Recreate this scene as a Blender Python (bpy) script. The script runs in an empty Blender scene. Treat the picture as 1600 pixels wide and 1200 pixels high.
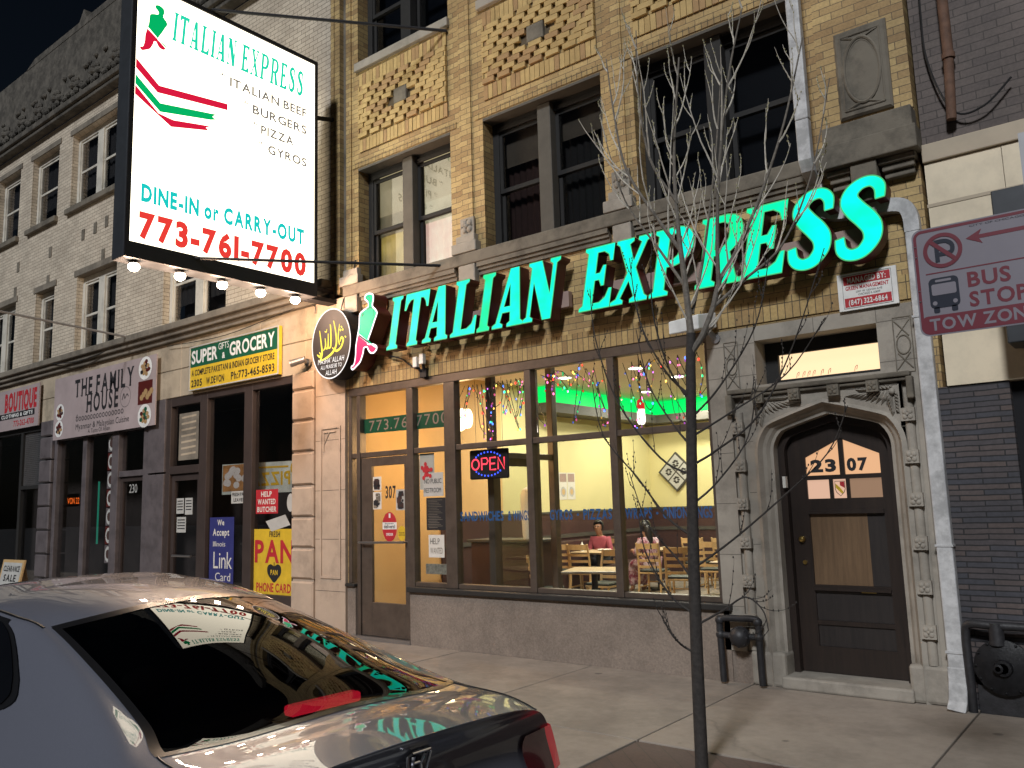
import bpy, bmesh, math, random
from mathutils import Vector, Matrix
R = math.radians
scene = bpy.context.scene
random.seed(7)

# ------------------------------------------------------------------ camera
cam_d = bpy.data.cameras.new("camera")
cam = bpy.data.objects.new("camera", cam_d)
scene.collection.objects.link(cam)
_r = Vector((0.78262230, 0.62175720, -0.03033664))
_u = Vector((0.11109143, -0.09155015, 0.98958438))
_f = Vector((-0.61250390, 0.77784096, 0.14072109))
cam.matrix_world = Matrix(((_r.x, _u.x, -_f.x, 0.0), (_r.y, _u.y, -_f.y, -7.953), (_r.z, _u.z, -_f.z, 1.8), (0, 0, 0, 1)))
cam_d.sensor_fit = 'HORIZONTAL'
cam_d.sensor_width = 36.0
cam_d.lens = 1300.0 * 36.0 / 1600.0
cam_d.clip_start = 0.05
cam_d.clip_end = 600.0
scene.camera = cam

# ------------------------------------------------------------------ night sky and the cool street-lamp-like sun
SUN_EL, SUN_AZ = R(36), R(14)          # above the horizon; swung to the right of the street front's normal
world = bpy.data.worlds.new("World")
scene.world = world
world.use_nodes = True
wn = world.node_tree
sky = wn.nodes.new('ShaderNodeTexSky')
sky.sky_type = 'NISHITA'
sky.sun_disc = False
sky.sun_elevation = SUN_EL
sky.sun_rotation = math.pi - SUN_AZ
sky.air_density = 1.0
sky.dust_density = 1.5
wn.links.new(sky.outputs[0], wn.nodes['Background'].inputs[0])
wn.nodes['Background'].inputs[1].default_value = 0.0022
sun_d = bpy.data.lights.new("sun", 'SUN')
sun_d.energy = 2.45
sun_d.angle = R(8)
sun_d.color = (0.95, 0.97, 1.0)
sun = bpy.data.objects.new("sun", sun_d)
scene.collection.objects.link(sun)
_to = Vector((math.sin(SUN_AZ) * math.cos(SUN_EL), -math.cos(SUN_AZ) * math.cos(SUN_EL), math.sin(SUN_EL)))
sun.location = _to * 40
sun.rotation_euler = (-_to).to_track_quat('-Z', 'Y').to_euler()

scene.view_settings.view_transform = 'Standard'
scene.view_settings.look = 'None'
scene.view_settings.exposure = 0.0
scene.view_settings.gamma = 1.0
scene.view_settings.use_curve_mapping = False
scene.render.engine = 'CYCLES'
scene.cycles.use_denoising = True
try: scene.cycles.denoiser = 'OPENIMAGEDENOISE'
except Exception: pass
scene.cycles.max_bounces = 10
scene.cycles.transparent_max_bounces = 16
scene.cycles.glossy_bounces = 4
scene.cycles.caustics_reflective = False
scene.cycles.caustics_refractive = False
scene.cycles.sample_clamp_indirect = 6.0

# ------------------------------------------------------------------ materials
M = {}
def _nt(name):
    m = bpy.data.materials.new(name); m.use_nodes = True
    nt = m.node_tree; b = nt.nodes['Principled BSDF']
    M[name] = m
    return m, nt, b
def _obj(nt): return nt.nodes.new('ShaderNodeTexCoord').outputs['Object']
def _ramp(nt, fac, stops):
    n = nt.nodes.new('ShaderNodeValToRGB'); e = n.color_ramp.elements
    e[0].position, e[0].color = stops[0][0], (*stops[0][1], 1)
    e[1].position, e[1].color = stops[-1][0], (*stops[-1][1], 1)
    for p, c in stops[1:-1]:
        k = e.new(p); k.color = (*c, 1)
    nt.links.new(fac, n.inputs[0]); return n.outputs[0]
def _noise(nt, vec, scale, detail=4, rough=.6):
    n = nt.nodes.new('ShaderNodeTexNoise'); n.inputs['Scale'].default_value = scale
    n.inputs['Detail'].default_value = detail; n.inputs['Roughness'].default_value = rough
    nt.links.new(vec, n.inputs['Vector']); return n.outputs['Fac']
def _mulc(nt, a, b, fac=1.0, mode='MULTIPLY'):
    n = nt.nodes.new('ShaderNodeMix'); n.data_type = 'RGBA'; n.blend_type = mode
    n.inputs[0].default_value = fac
    nt.links.new(a, n.inputs[6]); nt.links.new(b, n.inputs[7]); return n.outputs[2]
def _bump(nt, b, h, strength, dist=.01):
    n = nt.nodes.new('ShaderNodeBump'); n.inputs['Strength'].default_value = strength; n.inputs['Distance'].default_value = dist
    nt.links.new(h, n.inputs['Height']); nt.links.new(n.outputs[0], b.inputs['Normal'])
def sc(c, k): return tuple(min(1, x * k) for x in c)
def plain(name, col, rough=.6, metal=0.0, var=.12, nscale=6.0, bump=0.0, bscale=60.0, coat=0.0, stain=None, spots=0.0, cracks=0.0):
    m, nt, b = _nt(name)
    o = _obj(nt)
    c = _ramp(nt, _noise(nt, o, nscale), [(.3, sc(col, 1 - var)), (.7, sc(col, 1 + var))])
    if stain:                                   # (colour multiplier, scale, threshold)
        k = _ramp(nt, _noise(nt, o, stain[1], 6, .7), [(stain[2], (stain[0],) * 3), (stain[2] + .18, (1, 1, 1))])
        c = _mulc(nt, c, k)
    if spots:                                   # trodden gum and drips
        vo = nt.nodes.new('ShaderNodeTexVoronoi'); vo.inputs['Scale'].default_value = spots; nt.links.new(o, vo.inputs['Vector'])
        c = _mulc(nt, c, _ramp(nt, vo.outputs['Distance'], [(.055, (.42, .42, .43)), (.085, (1, 1, 1))]), .8)
    if cracks:
        nz = nt.nodes.new('ShaderNodeTexNoise'); nz.inputs['Scale'].default_value = 2.5; nz.inputs['Detail'].default_value = 5; nt.links.new(o, nz.inputs['Vector'])
        ma = nt.nodes.new('ShaderNodeVectorMath'); ma.operation = 'MULTIPLY_ADD'; ma.inputs[1].default_value = (.5, .5, .5); nt.links.new(nz.outputs['Color'], ma.inputs[0]); nt.links.new(o, ma.inputs[2])
        ve = nt.nodes.new('ShaderNodeTexVoronoi'); ve.feature = 'DISTANCE_TO_EDGE'; ve.inputs['Scale'].default_value = cracks; nt.links.new(ma.outputs[0], ve.inputs['Vector'])
        c = _mulc(nt, c, _ramp(nt, ve.outputs['Distance'], [(.0015, (.35,) * 3), (.005, (1, 1, 1))]), .38)
    nt.links.new(c, b.inputs['Base Color'])
    b.inputs['Roughness'].default_value = rough; b.inputs['Metallic'].default_value = metal
    if coat: b.inputs['Coat Weight'].default_value = coat; b.inputs['Coat Roughness'].default_value = .03
    if bump: _bump(nt, b, _noise(nt, o, bscale, 5), bump, .008)
    return m
def emis(name, col, strength):
    m, nt, b = _nt(name)
    b.inputs['Base Color'].default_value = (*sc(col, .10), 1); b.inputs['Specular IOR Level'].default_value = .12
    b.inputs['Emission Color'].default_value = (*col, 1); b.inputs['Emission Strength'].default_value = strength
    b.inputs['Roughness'].default_value = .5
    return m
def emis_var(name, c1, c2, strength, scale):       # a lit face with uneven lamps behind it
    m, nt, b = _nt(name)
    b.inputs['Base Color'].default_value = (*sc(c1, .10), 1); b.inputs['Specular IOR Level'].default_value = .12
    nt.links.new(_ramp(nt, _noise(nt, _obj(nt), scale, 2), [(.36, c1), (.64, c2)]), b.inputs['Emission Color']); b.inputs['Emission Strength'].default_value = strength
def brick(name, c1, c2, mortar, bw=.215, rh=.074, ms=.0045, soldier=False, bump=.5, dirt=.75, warp=0.0):
    m, nt, b = _nt(name)
    o = _obj(nt)
    sp = nt.nodes.new('ShaderNodeSeparateXYZ'); nt.links.new(o, sp.inputs[0])
    ad = nt.nodes.new('ShaderNodeMath'); ad.operation = 'ADD'
    nt.links.new(sp.outputs[0], ad.inputs[0]); nt.links.new(sp.outputs[1], ad.inputs[1])
    cb = nt.nodes.new('ShaderNodeCombineXYZ')
    nt.links.new(ad.outputs[0], cb.inputs[1 if soldier else 0]); nt.links.new(sp.outputs[2], cb.inputs[0 if soldier else 1])
    t = nt.nodes.new('ShaderNodeTexBrick')
    t.inputs['Scale'].default_value = 1; t.inputs['Brick Width'].default_value = bw; t.inputs['Row Height'].default_value = rh
    t.inputs['Mortar Size'].default_value = ms; t.inputs['Mortar Smooth'].default_value = .15; t.inputs['Bias'].default_value = -.15
    t.offset = 0.0 if soldier else .5
    t.inputs['Color1'].default_value = (*c1, 1); t.inputs['Color2'].default_value = (*c2, 1); t.inputs['Mortar'].default_value = (*mortar, 1)
    vec = cb.outputs[0]
    if warp:                                    # uneven courses
        nz = nt.nodes.new('ShaderNodeTexNoise'); nz.inputs['Scale'].default_value = 5; nt.links.new(o, nz.inputs['Vector'])
        ma = nt.nodes.new('ShaderNodeVectorMath'); ma.operation = 'MULTIPLY_ADD'; ma.inputs[1].default_value = (warp,) * 3
        nt.links.new(nz.outputs['Color'], ma.inputs[0]); nt.links.new(vec, ma.inputs[2]); vec = ma.outputs[0]
    nt.links.new(vec, t.inputs['Vector'])
    k = _ramp(nt, _noise(nt, o, 1.1, 6, .65), [(.25, (dirt,) * 3), (.65, (1.1, 1.1, 1.1))])
    c = _mulc(nt, t.outputs['Color'], k)
    k2 = _ramp(nt, _noise(nt, o, 38, 3), [(.3, (.82,) * 3), (.7, (1.1,) * 3)])
    c = _mulc(nt, c, k2)
    nt.links.new(c, b.inputs['Base Color']); b.inputs['Roughness'].default_value = .72
    iv = nt.nodes.new('ShaderNodeMath'); iv.operation = 'SUBTRACT'; iv.inputs[0].default_value = 1
    nt.links.new(t.outputs['Fac'], iv.inputs[1])
    _bump(nt, b, iv.outputs[0], bump, .012)
    return m
def glass(name, tint=(1, 1, 1), ior=1.5, rough=.0, refl=1.0):
    m, nt, b = _nt(name)
    nt.nodes.remove(b)
    tr = nt.nodes.new('ShaderNodeBsdfTransparent'); tr.inputs[0].default_value = (*tint, 1)
    gl = nt.nodes.new('ShaderNodeBsdfGlossy'); gl.inputs['Roughness'].default_value = rough; gl.inputs[0].default_value = (refl, refl, refl, 1)
    lw = nt.nodes.new('ShaderNodeLayerWeight'); lw.inputs[0].default_value = .5      # Schlick's curve, the same on both faces of the pane
    pw = nt.nodes.new('ShaderNodeMath'); pw.operation = 'POWER'; pw.inputs[1].default_value = 5; nt.links.new(lw.outputs['Facing'], pw.inputs[0])
    f0 = ((ior - 1) / (ior + 1)) ** 2
    fr = nt.nodes.new('ShaderNodeMath'); fr.operation = 'MULTIPLY_ADD'; fr.inputs[1].default_value = 1 - f0; fr.inputs[2].default_value = f0; nt.links.new(pw.outputs[0], fr.inputs[0])
    mx = nt.nodes.new('ShaderNodeMixShader')
    nt.links.new(fr.outputs[0], mx.inputs[0]); nt.links.new(tr.outputs[0], mx.inputs[1]); nt.links.new(gl.outputs[0], mx.inputs[2])
    nt.links.new(mx.outputs[0], nt.nodes['Material Output'].inputs[0])
    return m
def wood(name, c1, c2, rough=.45, scale=3.0, stretch=(9, 9, .7), coat=.0):
    m, nt, b = _nt(name)
    o = _obj(nt); mp = nt.nodes.new('ShaderNodeMapping'); mp.inputs['Scale'].default_value = stretch
    nt.links.new(o, mp.inputs[0])
    c = _ramp(nt, _noise(nt, mp.outputs[0], scale, 6, .7), [(.3, c1), (.7, c2)])
    nt.links.new(c, b.inputs['Base Color']); b.inputs['Roughness'].default_value = rough; b.inputs['Coat Weight'].default_value = coat
    return m

brick('yellow_brick', (.52, .375, .165), (.30, .185, .08), (.155, .115, .065), ms=.0038, dirt=.66)
brick('yellow_soldier', (.47, .335, .14), (.29, .185, .08), (.09, .07, .04), bw=.215, rh=.074, soldier=True, dirt=.6)
for k, c in enumerate(((.47, .335, .14), (.41, .285, .115), (.35, .22, .10))):
    plain('relief_brick_%d' % k, c, .72, var=.12, nscale=9, bump=.25)
plain('mortar', (.10, .075, .045), .85)
brick('cream_brick', (.60, .525, .42), (.48, .41, .325), (.17, .14, .105), bw=.21, rh=.076, dirt=.72)
brick('brown_brick', (.13, .105, .095), (.10, .08, .075), (.06, .05, .045), dirt=.7)
brick('slate_brick', (.055, .056, .068), (.115, .085, .075), (.018, .018, .02), bw=.37, rh=.046, ms=.005, bump=1.0, dirt=.5, warp=.014)
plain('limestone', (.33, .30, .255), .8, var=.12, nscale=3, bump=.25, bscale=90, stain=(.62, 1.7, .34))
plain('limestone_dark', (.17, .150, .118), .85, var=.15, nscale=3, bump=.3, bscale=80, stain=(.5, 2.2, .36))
plain('sandstone', (.46, .36, .275), .8, var=.10, nscale=2.5, bump=.3, bscale=70, stain=(.72, 1.5, .34))
plain('frieze_stone', (.41, .34, .25), .8, var=.12, nscale=2.5, bump=.25, bscale=70, stain=(.6, 1.3, .36))
plain('belt_stone', (.20, .175, .14), .85, var=.15, nscale=2.0, bump=.3, bscale=60, stain=(.55, 1.5, .38))
plain('dimmed_terracotta', (.10, .09, .075), .85, var=.3, nscale=8, bump=.6, bscale=25, stain=(.5, 3, .4))  # colour darkened to stand for the light fading towards the roofline
plain('dark_stone', (.14, .125, .105), .9)  # dark tone of the tile beading and the stone joints
plain('bronze_frame', (.115, .088, .07), .45, metal=.35, var=.12, nscale=4, stain=(.8, 6, .36))
plain('dark_frame', (.011, .0105, .010), .75, var=.2)
plain('mullion_stone', (.085, .078, .065), .8, var=.12, bump=.2)
plain('grey_paint', (.11, .095, .10), .5, var=.1, nscale=3, stain=(.75, 3, .36))
plain('brown_paint', (.045, .033, .030), .5, var=.15, nscale=3)
plain('white_paint', (.58, .55, .48), .55, var=.06, nscale=4, stain=(.8, 4, .34))
plain('downspout_white', (.57, .575, .58), .5, var=.08, nscale=14, stain=(.62, 4, .40))
plain('stucco', (.24, .195, .16), .9, var=.20, nscale=48, bump=.5, bscale=70, stain=(.78, 1.3, .40))
plain('sill_dark', (.025, .024, .023), .5)
plain('black_metal', (.018, .018, .019), .45, var=.2)
plain('black_iron', (.022, .022, .025), .5, var=.35, nscale=20, bump=.3)
plain('rust', (.13, .07, .045), .8, var=.35, nscale=12, bump=.3)
plain('galvanised', (.30, .30, .31), .4, metal=.7, var=.1)
plain('steel', (.45, .45, .46), .28, metal=.9, var=.05)
plain('brass', (.55, .38, .12), .28, metal=.95, var=.1)
plain('concrete', (.325, .280, .235), .88, var=.08, nscale=9, bump=.3, bscale=120, stain=(.80, 1.6, .38), spots=2.1, cracks=.22)
plain('concrete_b', (.298, .26, .22), .88, var=.08, nscale=11, bump=.3, bscale=120, stain=(.78, 1.2, .40), spots=1.7)
plain('joint_dirt', (.05, .043, .035), .95)
plain('asphalt', (.05, .05, .052), .85, var=.25, nscale=30, bump=.4, bscale=180)
brick('paver_brick', (.085, .045, .038), (.06, .035, .032), (.03, .024, .02), bw=.21, rh=.105, ms=.004, bump=.4, dirt=.8)
plain('kerb_stone', (.24, .225, .20), .9, var=.15)
plain('cream_panel', (.74, .64, .47), .5, var=.05, nscale=2, stain=(.86, 2, .36))
plain('panel_trim', (.42, .35, .255), .5, var=.06)
plain('sign_black', (.008, .008, .011), .7)
plain('sign_frame', (.05, .055, .062), .4, metal=.3)
plain('return_red', (.085, .012, .010), .45)
plain('raceway', (.34, .24, .21), .6, var=.1)
glass('clear_glass', (.93, .94, .92), 1.5)
glass('dark_glass', (.86, .86, .87), 1.6)
glass('upper_glass', (.75, .75, .75), 1.5)
plain('void', (.006, .006, .008), .9)
plain('blue_void', (.005, .008, .014), .35)
plain('room_yellow', (.62, .56, .28), .7, var=.04, nscale=1.5)
plain('room_orange', (.62, .40, .17), .7, var=.06, nscale=1.5)  # orange light of the pendant put into the entry wall's colour
plain('room_ceiling', (.80, .70, .62), .8, var=.03)
plain('room_white', (.70, .70, .68), .8, var=.03)
plain('room_dark', (.06, .055, .045), .6)
plain('room_floor', (.22, .19, .16), .45, var=.25, nscale=5)
plain('wainscot', (.062, .033, .030), .3, var=.15, nscale=4)
wood('chair_wood', (.48, .31, .14), (.60, .42, .21), .38, coat=.2)
plain('chair_seat', (.018, .03, .028), .5)
plain('table_laminate', (.60, .46, .28), .35, var=.06)
wood('door_wood', (.012, .008, .0065), (.026, .016, .012), .45, coat=.1)  # door browns darkened for the shade of the recess
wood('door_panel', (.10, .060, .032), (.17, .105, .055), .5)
wood('door_panel_shaded', (.012, .010, .010), (.028, .022, .020), .5)  # darker copy of the panel wood, painted as shade on the door
plain('paper', (.62, .60, .55), .7, var=.06)
plain('paper_grey', (.42, .42, .40), .7, var=.1)
plain('ink', (.015, .015, .018), .6)
plain('ink_red', (.42, .02, .03), .6)
plain('ink_yellow', (.62, .42, .03), .5)
plain('ink_green', (.008, .085, .045), .5)
plain('ink_blue', (.03, .035, .16), .5)
plain('ink_white', (.72, .72, .70), .5)
plain('sky_vinyl', (.015, .085, .24), .5)
plain('limb_bark_lit', (.15, .133, .112), .8, var=.3, nscale=40)  # bark lightened for the sign's light on the upper limbs
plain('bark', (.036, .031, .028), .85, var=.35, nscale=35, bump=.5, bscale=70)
plain('twig', (.52, .48, .41), .75, var=.25, nscale=30)  # colour raised to carry the sign's light on the twigs
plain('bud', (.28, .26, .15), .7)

# ------------------------------------------------------------------ mesh helpers
class MB:
    def __init__(self): self.v = []; self.f = []; self.m = []; self.k = 0
    def add(self, vs, fs):
        n = len(self.v); self.v += [tuple(p) for p in vs]
        self.f += [tuple(i + n for i in f) for f in fs]; self.m += [self.k] * len(fs)
        return self
    def box(self, x0, x1, y0, y1, z0, z1):
        v = [(x, y, z) for z in (z0, z1) for y in (y0, y1) for x in (x0, x1)]
        return self.add(v, [(0, 2, 3, 1), (4, 5, 7, 6), (0, 1, 5, 4), (2, 6, 7, 3), (0, 4, 6, 2), (1, 3, 7, 5)])
    def cham(self, x0, x1, y0, y1, z0, z1, c):      # box with chamfered -Y front edges (a rusticated block)
        v = [(x0, y1, z0), (x1, y1, z0), (x1, y1, z1), (x0, y1, z1),
             (x0, y0 + c, z0), (x1, y0 + c, z0), (x1, y0 + c, z1), (x0, y0 + c, z1),
             (x0 + c, y0, z0 + c), (x1 - c, y0, z0 + c), (x1 - c, y0, z1 - c), (x0 + c, y0, z1 - c)]
        return self.add(v, [(0, 4, 5, 1), (1, 5, 6, 2), (2, 6, 7, 3), (3, 7, 4, 0), (4, 8, 9, 5), (5, 9, 10, 6), (6, 10, 11, 7), (7, 11, 8, 4), (8, 11, 10, 9)])
    def quad(self, a, b, c, d): return self.add([a, b, c, d], [(0, 1, 2, 3)])
    def prism(self, pts, fr, d0, d1):               # 2-D outline in a frame, from depth d0 (front) to d1 (back) along the frame's normal
        n = len(pts); v = [fr(a, b, d0) for a, b in pts] + [fr(a, b, d1) for a, b in pts]
        return self.add(v, [tuple(range(n)), tuple(range(2 * n - 1, n - 1, -1))] + [(i, i + n, (i + 1) % n + n, (i + 1) % n) for i in range(n)])
    def flat(self, pts, fr, d):
        return self.add([fr(a, b, d) for a, b in pts], [tuple(range(len(pts)))])
    def rect(self, fr, a0, a1, b0, b1, d): return self.flat([(a0, b0), (a1, b0), (a1, b1), (a0, b1)], fr, d)
    def disc(self, fr, ca, cb, ra, rb, d, n=32, a0=0, a1=360):
        return self.flat([(ca + ra * math.cos(R(a0 + (a1 - a0) * i / n)), cb + rb * math.sin(R(a0 + (a1 - a0) * i / n))) for i in range(n if a1 - a0 == 360 else n + 1)], fr, d)
    def ring(self, fr, ca, cb, ra, rb, w, d, n=40, d1=None):
        for i in range(n):
            t0, t1 = 2 * math.pi * i / n, 2 * math.pi * (i + 1) / n
            p = [(ca + (ra - e) * math.cos(t), cb + (rb - e) * math.sin(t)) for e, t in ((0, t0), (0, t1), (w, t1), (w, t0))]
            self.flat(p, fr, d)
        return self
    def stroke(self, fr, pts, w, d, close=False):   # flat ribbon of width w (or list of widths) along 2-D points
        pts = [Vector(p) for p in pts]; n = len(pts); L = []; Rr = []
        ws = w if isinstance(w, (list, tuple)) else [w] * n
        for i in range(n):
            a = pts[i - 1] if i > 0 else (pts[-1] if close else pts[i]); b = pts[i + 1] if i < n - 1 else (pts[0] if close else pts[i])
            t = (b - a)
            t = t.normalized() if t.length > 1e-9 else Vector((1, 0)); nn = Vector((-t.y, t.x)) * ws[i] / 2
            L.append(pts[i] + nn); Rr.append(pts[i] - nn)
        v = [fr(p.x, p.y, d) for p in L] + [fr(p.x, p.y, d) for p in Rr]
        m = n if close else n - 1
        return self.add(v, [(i, (i + 1) % n, (i + 1) % n + n, i + n) for i in range(m)])
    def tube(self, pts, r, n=8, cap=True):
        pts = [Vector(p) for p in pts]
        rs = r if isinstance(r, (list, tuple)) else [r] * len(pts)
        up = None; rings = []
        for i, p in enumerate(pts):
            t = (pts[min(i + 1, len(pts) - 1)] - pts[max(i - 1, 0)])
            t = t.normalized() if t.length > 1e-9 else Vector((0, 0, 1))
            if up is None: up = Vector((0, 0, 1)) if abs(t.z) < .9 else Vector((1, 0, 0))
            s = t.cross(up)
            if s.length < 1e-6: s = t.orthogonal()
            s.normalize(); up = s.cross(t).normalized()
            rings.append([p + (s * math.cos(2 * math.pi * k / n) + up * math.sin(2 * math.pi * k / n)) * rs[i] for k in range(n)])
        v = [q for g in rings for q in g]; f = []
        for i in range(len(pts) - 1):
            for k in range(n): f.append((i * n + k, i * n + (k + 1) % n, (i + 1) * n + (k + 1) % n, (i + 1) * n + k))
        if cap: f.append(tuple(reversed(range(n)))); f.append(tuple((len(pts) - 1) * n + k for k in range(n)))
        return self.add(v, f)
    def lathe(self, prof, c, axis='Z', n=24):       # prof: (radius, height)
        v = []; f = []
        for r_, h in prof:
            for k in range(n):
                a = 2 * math.pi * k / n; x, y = r_ * math.cos(a), r_ * math.sin(a)
                v.append((c[0] + x, c[1] + y, c[2] + h) if axis == 'Z' else ((c[0] + x, c[1] + h, c[2] + y) if axis == 'Y' else (c[0] + h, c[1] + x, c[2] + y)))
        for i in range(len(prof) - 1):
            for k in range(n): f.append((i * n + k, i * n + (k + 1) % n, (i + 1) * n + (k + 1) % n, (i + 1) * n + k))
        f.append(tuple(reversed(range(n)))); f.append(tuple((len(prof) - 1) * n + k for k in range(n)))
        return self.add(v, f)
    def ball(self, c, r, n=12, sz=1.0, sx=1.0, sy=1.0):
        prof = [(max(1e-4, math.sin(math.pi * i / (n // 2 + 2))), -math.cos(math.pi * i / (n // 2 + 2))) for i in range(n // 2 + 3)]
        m = len(self.v); self.lathe([(a * r, b * r) for a, b in prof], (0, 0, 0), 'Z', n)
        for i in range(m, len(self.v)):
            x, y, z = self.v[i]; self.v[i] = (c[0] + x * sx, c[1] + y * sy, c[2] + z * sz)
        return self
    def build(self, name, mats, parent=None, smooth=False, bevel=0, local=False):
        if not isinstance(mats, (list, tuple)): mats = [mats]
        me = bpy.data.meshes.new(name)
        o = None
        off = Vector((0, 0, 0))
        if parent is not None and not local:
            p = parent
            while p is not None: off += p.location; p = p.parent
        me.from_pydata([(x - off.x, y - off.y, z - off.z) for x, y, z in self.v], [], self.f)
        for m in mats: me.materials.append(M[m] if isinstance(m, str) else m)
        me.polygons.foreach_set('material_index', [min(k, len(mats) - 1) for k in self.m])
        bm = bmesh.new(); bm.from_mesh(me); bmesh.ops.recalc_face_normals(bm, faces=bm.faces); bm.to_mesh(me); bm.free()
        if smooth:
            me.polygons.foreach_set('use_smooth', [True] * len(me.polygons))
            try: me.set_sharp_from_angle(angle=R(40 if smooth is True else smooth))
            except Exception: pass
        o = bpy.data.objects.new(name, me); scene.collection.objects.link(o)
        if parent is not None: o.parent = parent
        if bevel:
            b = o.modifiers.new('bevel', 'BEVEL'); b.width = bevel; b.segments = 2; b.limit_method = 'ANGLE'; b.angle_limit = R(40)
        return o
def tag(o, label, cat, group=None, kind=None):
    o['label'] = label; o['category'] = cat
    if group: o['group'] = group
    if kind: o['kind'] = kind
    return o
def thing(name, label, cat, loc=(0, 0, 0), group=None):
    o = bpy.data.objects.new(name, None); o.empty_display_size = .2
    scene.collection.objects.link(o); o.location = loc
    return tag(o, label, cat, group)
def structure(o): o['kind'] = 'structure'; return o
def copy_thing(root, loc, rz, label):
    r = root.copy(); scene.collection.objects.link(r); r.location = loc; r.rotation_euler = (0, 0, rz); r['label'] = label
    for ch in root.children:
        c = ch.copy(); scene.collection.objects.link(c); c.parent = r
        for g in ch.children:
            d = g.copy(); scene.collection.objects.link(d); d.parent = c
    return r
def front(Yp):                                       # frame on a plane facing the street: a = X, b = Z, d = towards the street
    return lambda a, b, d=0.0: (a, Yp - d, b)
def side(Xp):                                        # frame on a plane facing +X: a = Y, b = Z
    return lambda a, b, d=0.0: (Xp + d, a, b)
def crs(pts, n=6, close=False):                      # Catmull-Rom through points of any dimension
    P = [Vector(p) for p in pts]; out = []; N = len(P)
    for i in range(N if close else N - 1):
        if close: p0, p1, p2, p3 = P[(i - 1) % N], P[i], P[(i + 1) % N], P[(i + 2) % N]
        else: p0, p1, p2, p3 = P[max(i - 1, 0)], P[i], P[i + 1], P[min(i + 2, N - 1)]
        for k in range(n):
            t = k / n
            out.append(.5 * ((2 * p1) + (p2 - p0) * t + (2 * p0 - 5 * p1 + 4 * p2 - p3) * t * t + (3 * p1 - p0 - 3 * p2 + p3) * t ** 3))
    if not close: out.append(P[-1])
    return out

# glyphs of the built-in font, read once as flat meshes
GL = {}
def _glyphs():
    chars = "ABCDEFGHIJKLMNOPQRSTUVWXYZabcdefghijklmnopqrstuvwxyz0123456789&.:-()!,'*"
    for w, off in (('r', 0.0), ('b', .028), ('x', .052)):
        obs = []
        for ch in chars:
            cu = bpy.data.curves.new('glyph', 'FONT'); cu.body = ch; cu.offset = off; cu.resolution_u = 3
            o = bpy.data.objects.new('glyph', cu); scene.collection.objects.link(o); obs.append((ch, o))
        dg = bpy.context.evaluated_depsgraph_get()
        for ch, o in obs:
            me = bpy.data.meshes.new_from_object(o.evaluated_get(dg))
            V = [(v.co.x, v.co.y) for v in me.vertices]
            if w != 'r':                            # trim mitre spikes of the fattened outline
                Vr = GL['r', ch][0]; e = off * 1.1
                lo = (min(p[0] for p in Vr) - e, min(p[1] for p in Vr) - e); hi = (max(p[0] for p in Vr) + e, max(p[1] for p in Vr) + e)
                V = [(min(max(x, lo[0]), hi[0]), min(max(y, lo[1]), hi[1])) for x, y in V]
            GL[w, ch] = (V, [tuple(p.vertices) for p in me.polygons])
            bpy.data.meshes.remove(me)
        for ch, o in obs:
            cu = o.data; bpy.data.objects.remove(o); bpy.data.curves.remove(cu)
    for w in 'rbx':
        H = max(y for x, y in GL[w, 'H'][0])
        for ch in chars:
            v, f = GL[w, ch]; GL[w, ch] = ([(x / H, y / H) for x, y in v], f)
_glyphs()
def text(mb, s, fr, a0, a1, b, h, d=.004, w='b', space=.12, shear=0.0, slope=0.0, mirror=False):
    """lay a line of lettering from a0 to a1, baseline b, capital height h"""
    x = 0.0; items = []
    for ch in s:
        if ch == ' ': x += .38; continue
        v, f = GL[w, ch]; x0 = min(p[0] for p in v); x1 = max(p[0] for p in v)
        items.append((v, f, x - x0)); x += (x1 - x0) + space
    tot = x - space; k = (a1 - a0) / tot
    for v, f, dx in items:
        pts = []
        for px, py in v:
            u = (px + dx) * k
            if mirror: u = (a1 - a0) - u
            pts.append(fr(a0 + u + shear * py * h, b + py * h + slope * u, d))
        mb.add(pts, f)
def wall_holes(mb, x0, x1, z0, z1, holes, y0, y1, reveal=True):
    xs = sorted({x0, x1, *[h[0] for h in holes], *[h[1] for h in holes]}); zs = sorted({z0, z1, *[h[2] for h in holes], *[h[3] for h in holes]})
    for i in range(len(xs) - 1):
        for j in range(len(zs) - 1):
            cx, cz = (xs[i] + xs[i + 1]) / 2, (zs[j] + zs[j + 1]) / 2
            if any(h[0] < cx < h[1] and h[2] < cz < h[3] for h in holes): continue
            for y in (y0, y1): mb.quad((xs[i], y, zs[j]), (xs[i + 1], y, zs[j]), (xs[i + 1], y, zs[j + 1]), (xs[i], y, zs[j + 1]))
    for h in holes:
        a, b, c, e = h[:4]
        mb.quad((a, y0, c), (a, y1, c), (a, y1, e), (a, y0, e)); mb.quad((b, y0, c), (b, y1, c), (b, y1, e), (b, y0, e))
        mb.quad((a, y0, c), (b, y0, c), (b, y1, c), (a, y1, c)); mb.quad((a, y0, e), (b, y0, e), (b, y1, e), (a, y1, e))
    mb.quad((x0, y0, z0), (x0, y1, z0), (x0, y1, z1), (x0, y0, z1)); mb.quad((x1, y0, z0), (x1, y1, z0), (x1, y1, z1), (x1, y0, z1))
    mb.quad((x0, y0, z1), (x1, y0, z1), (x1, y1, z1), (x0, y1, z1))
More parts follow.
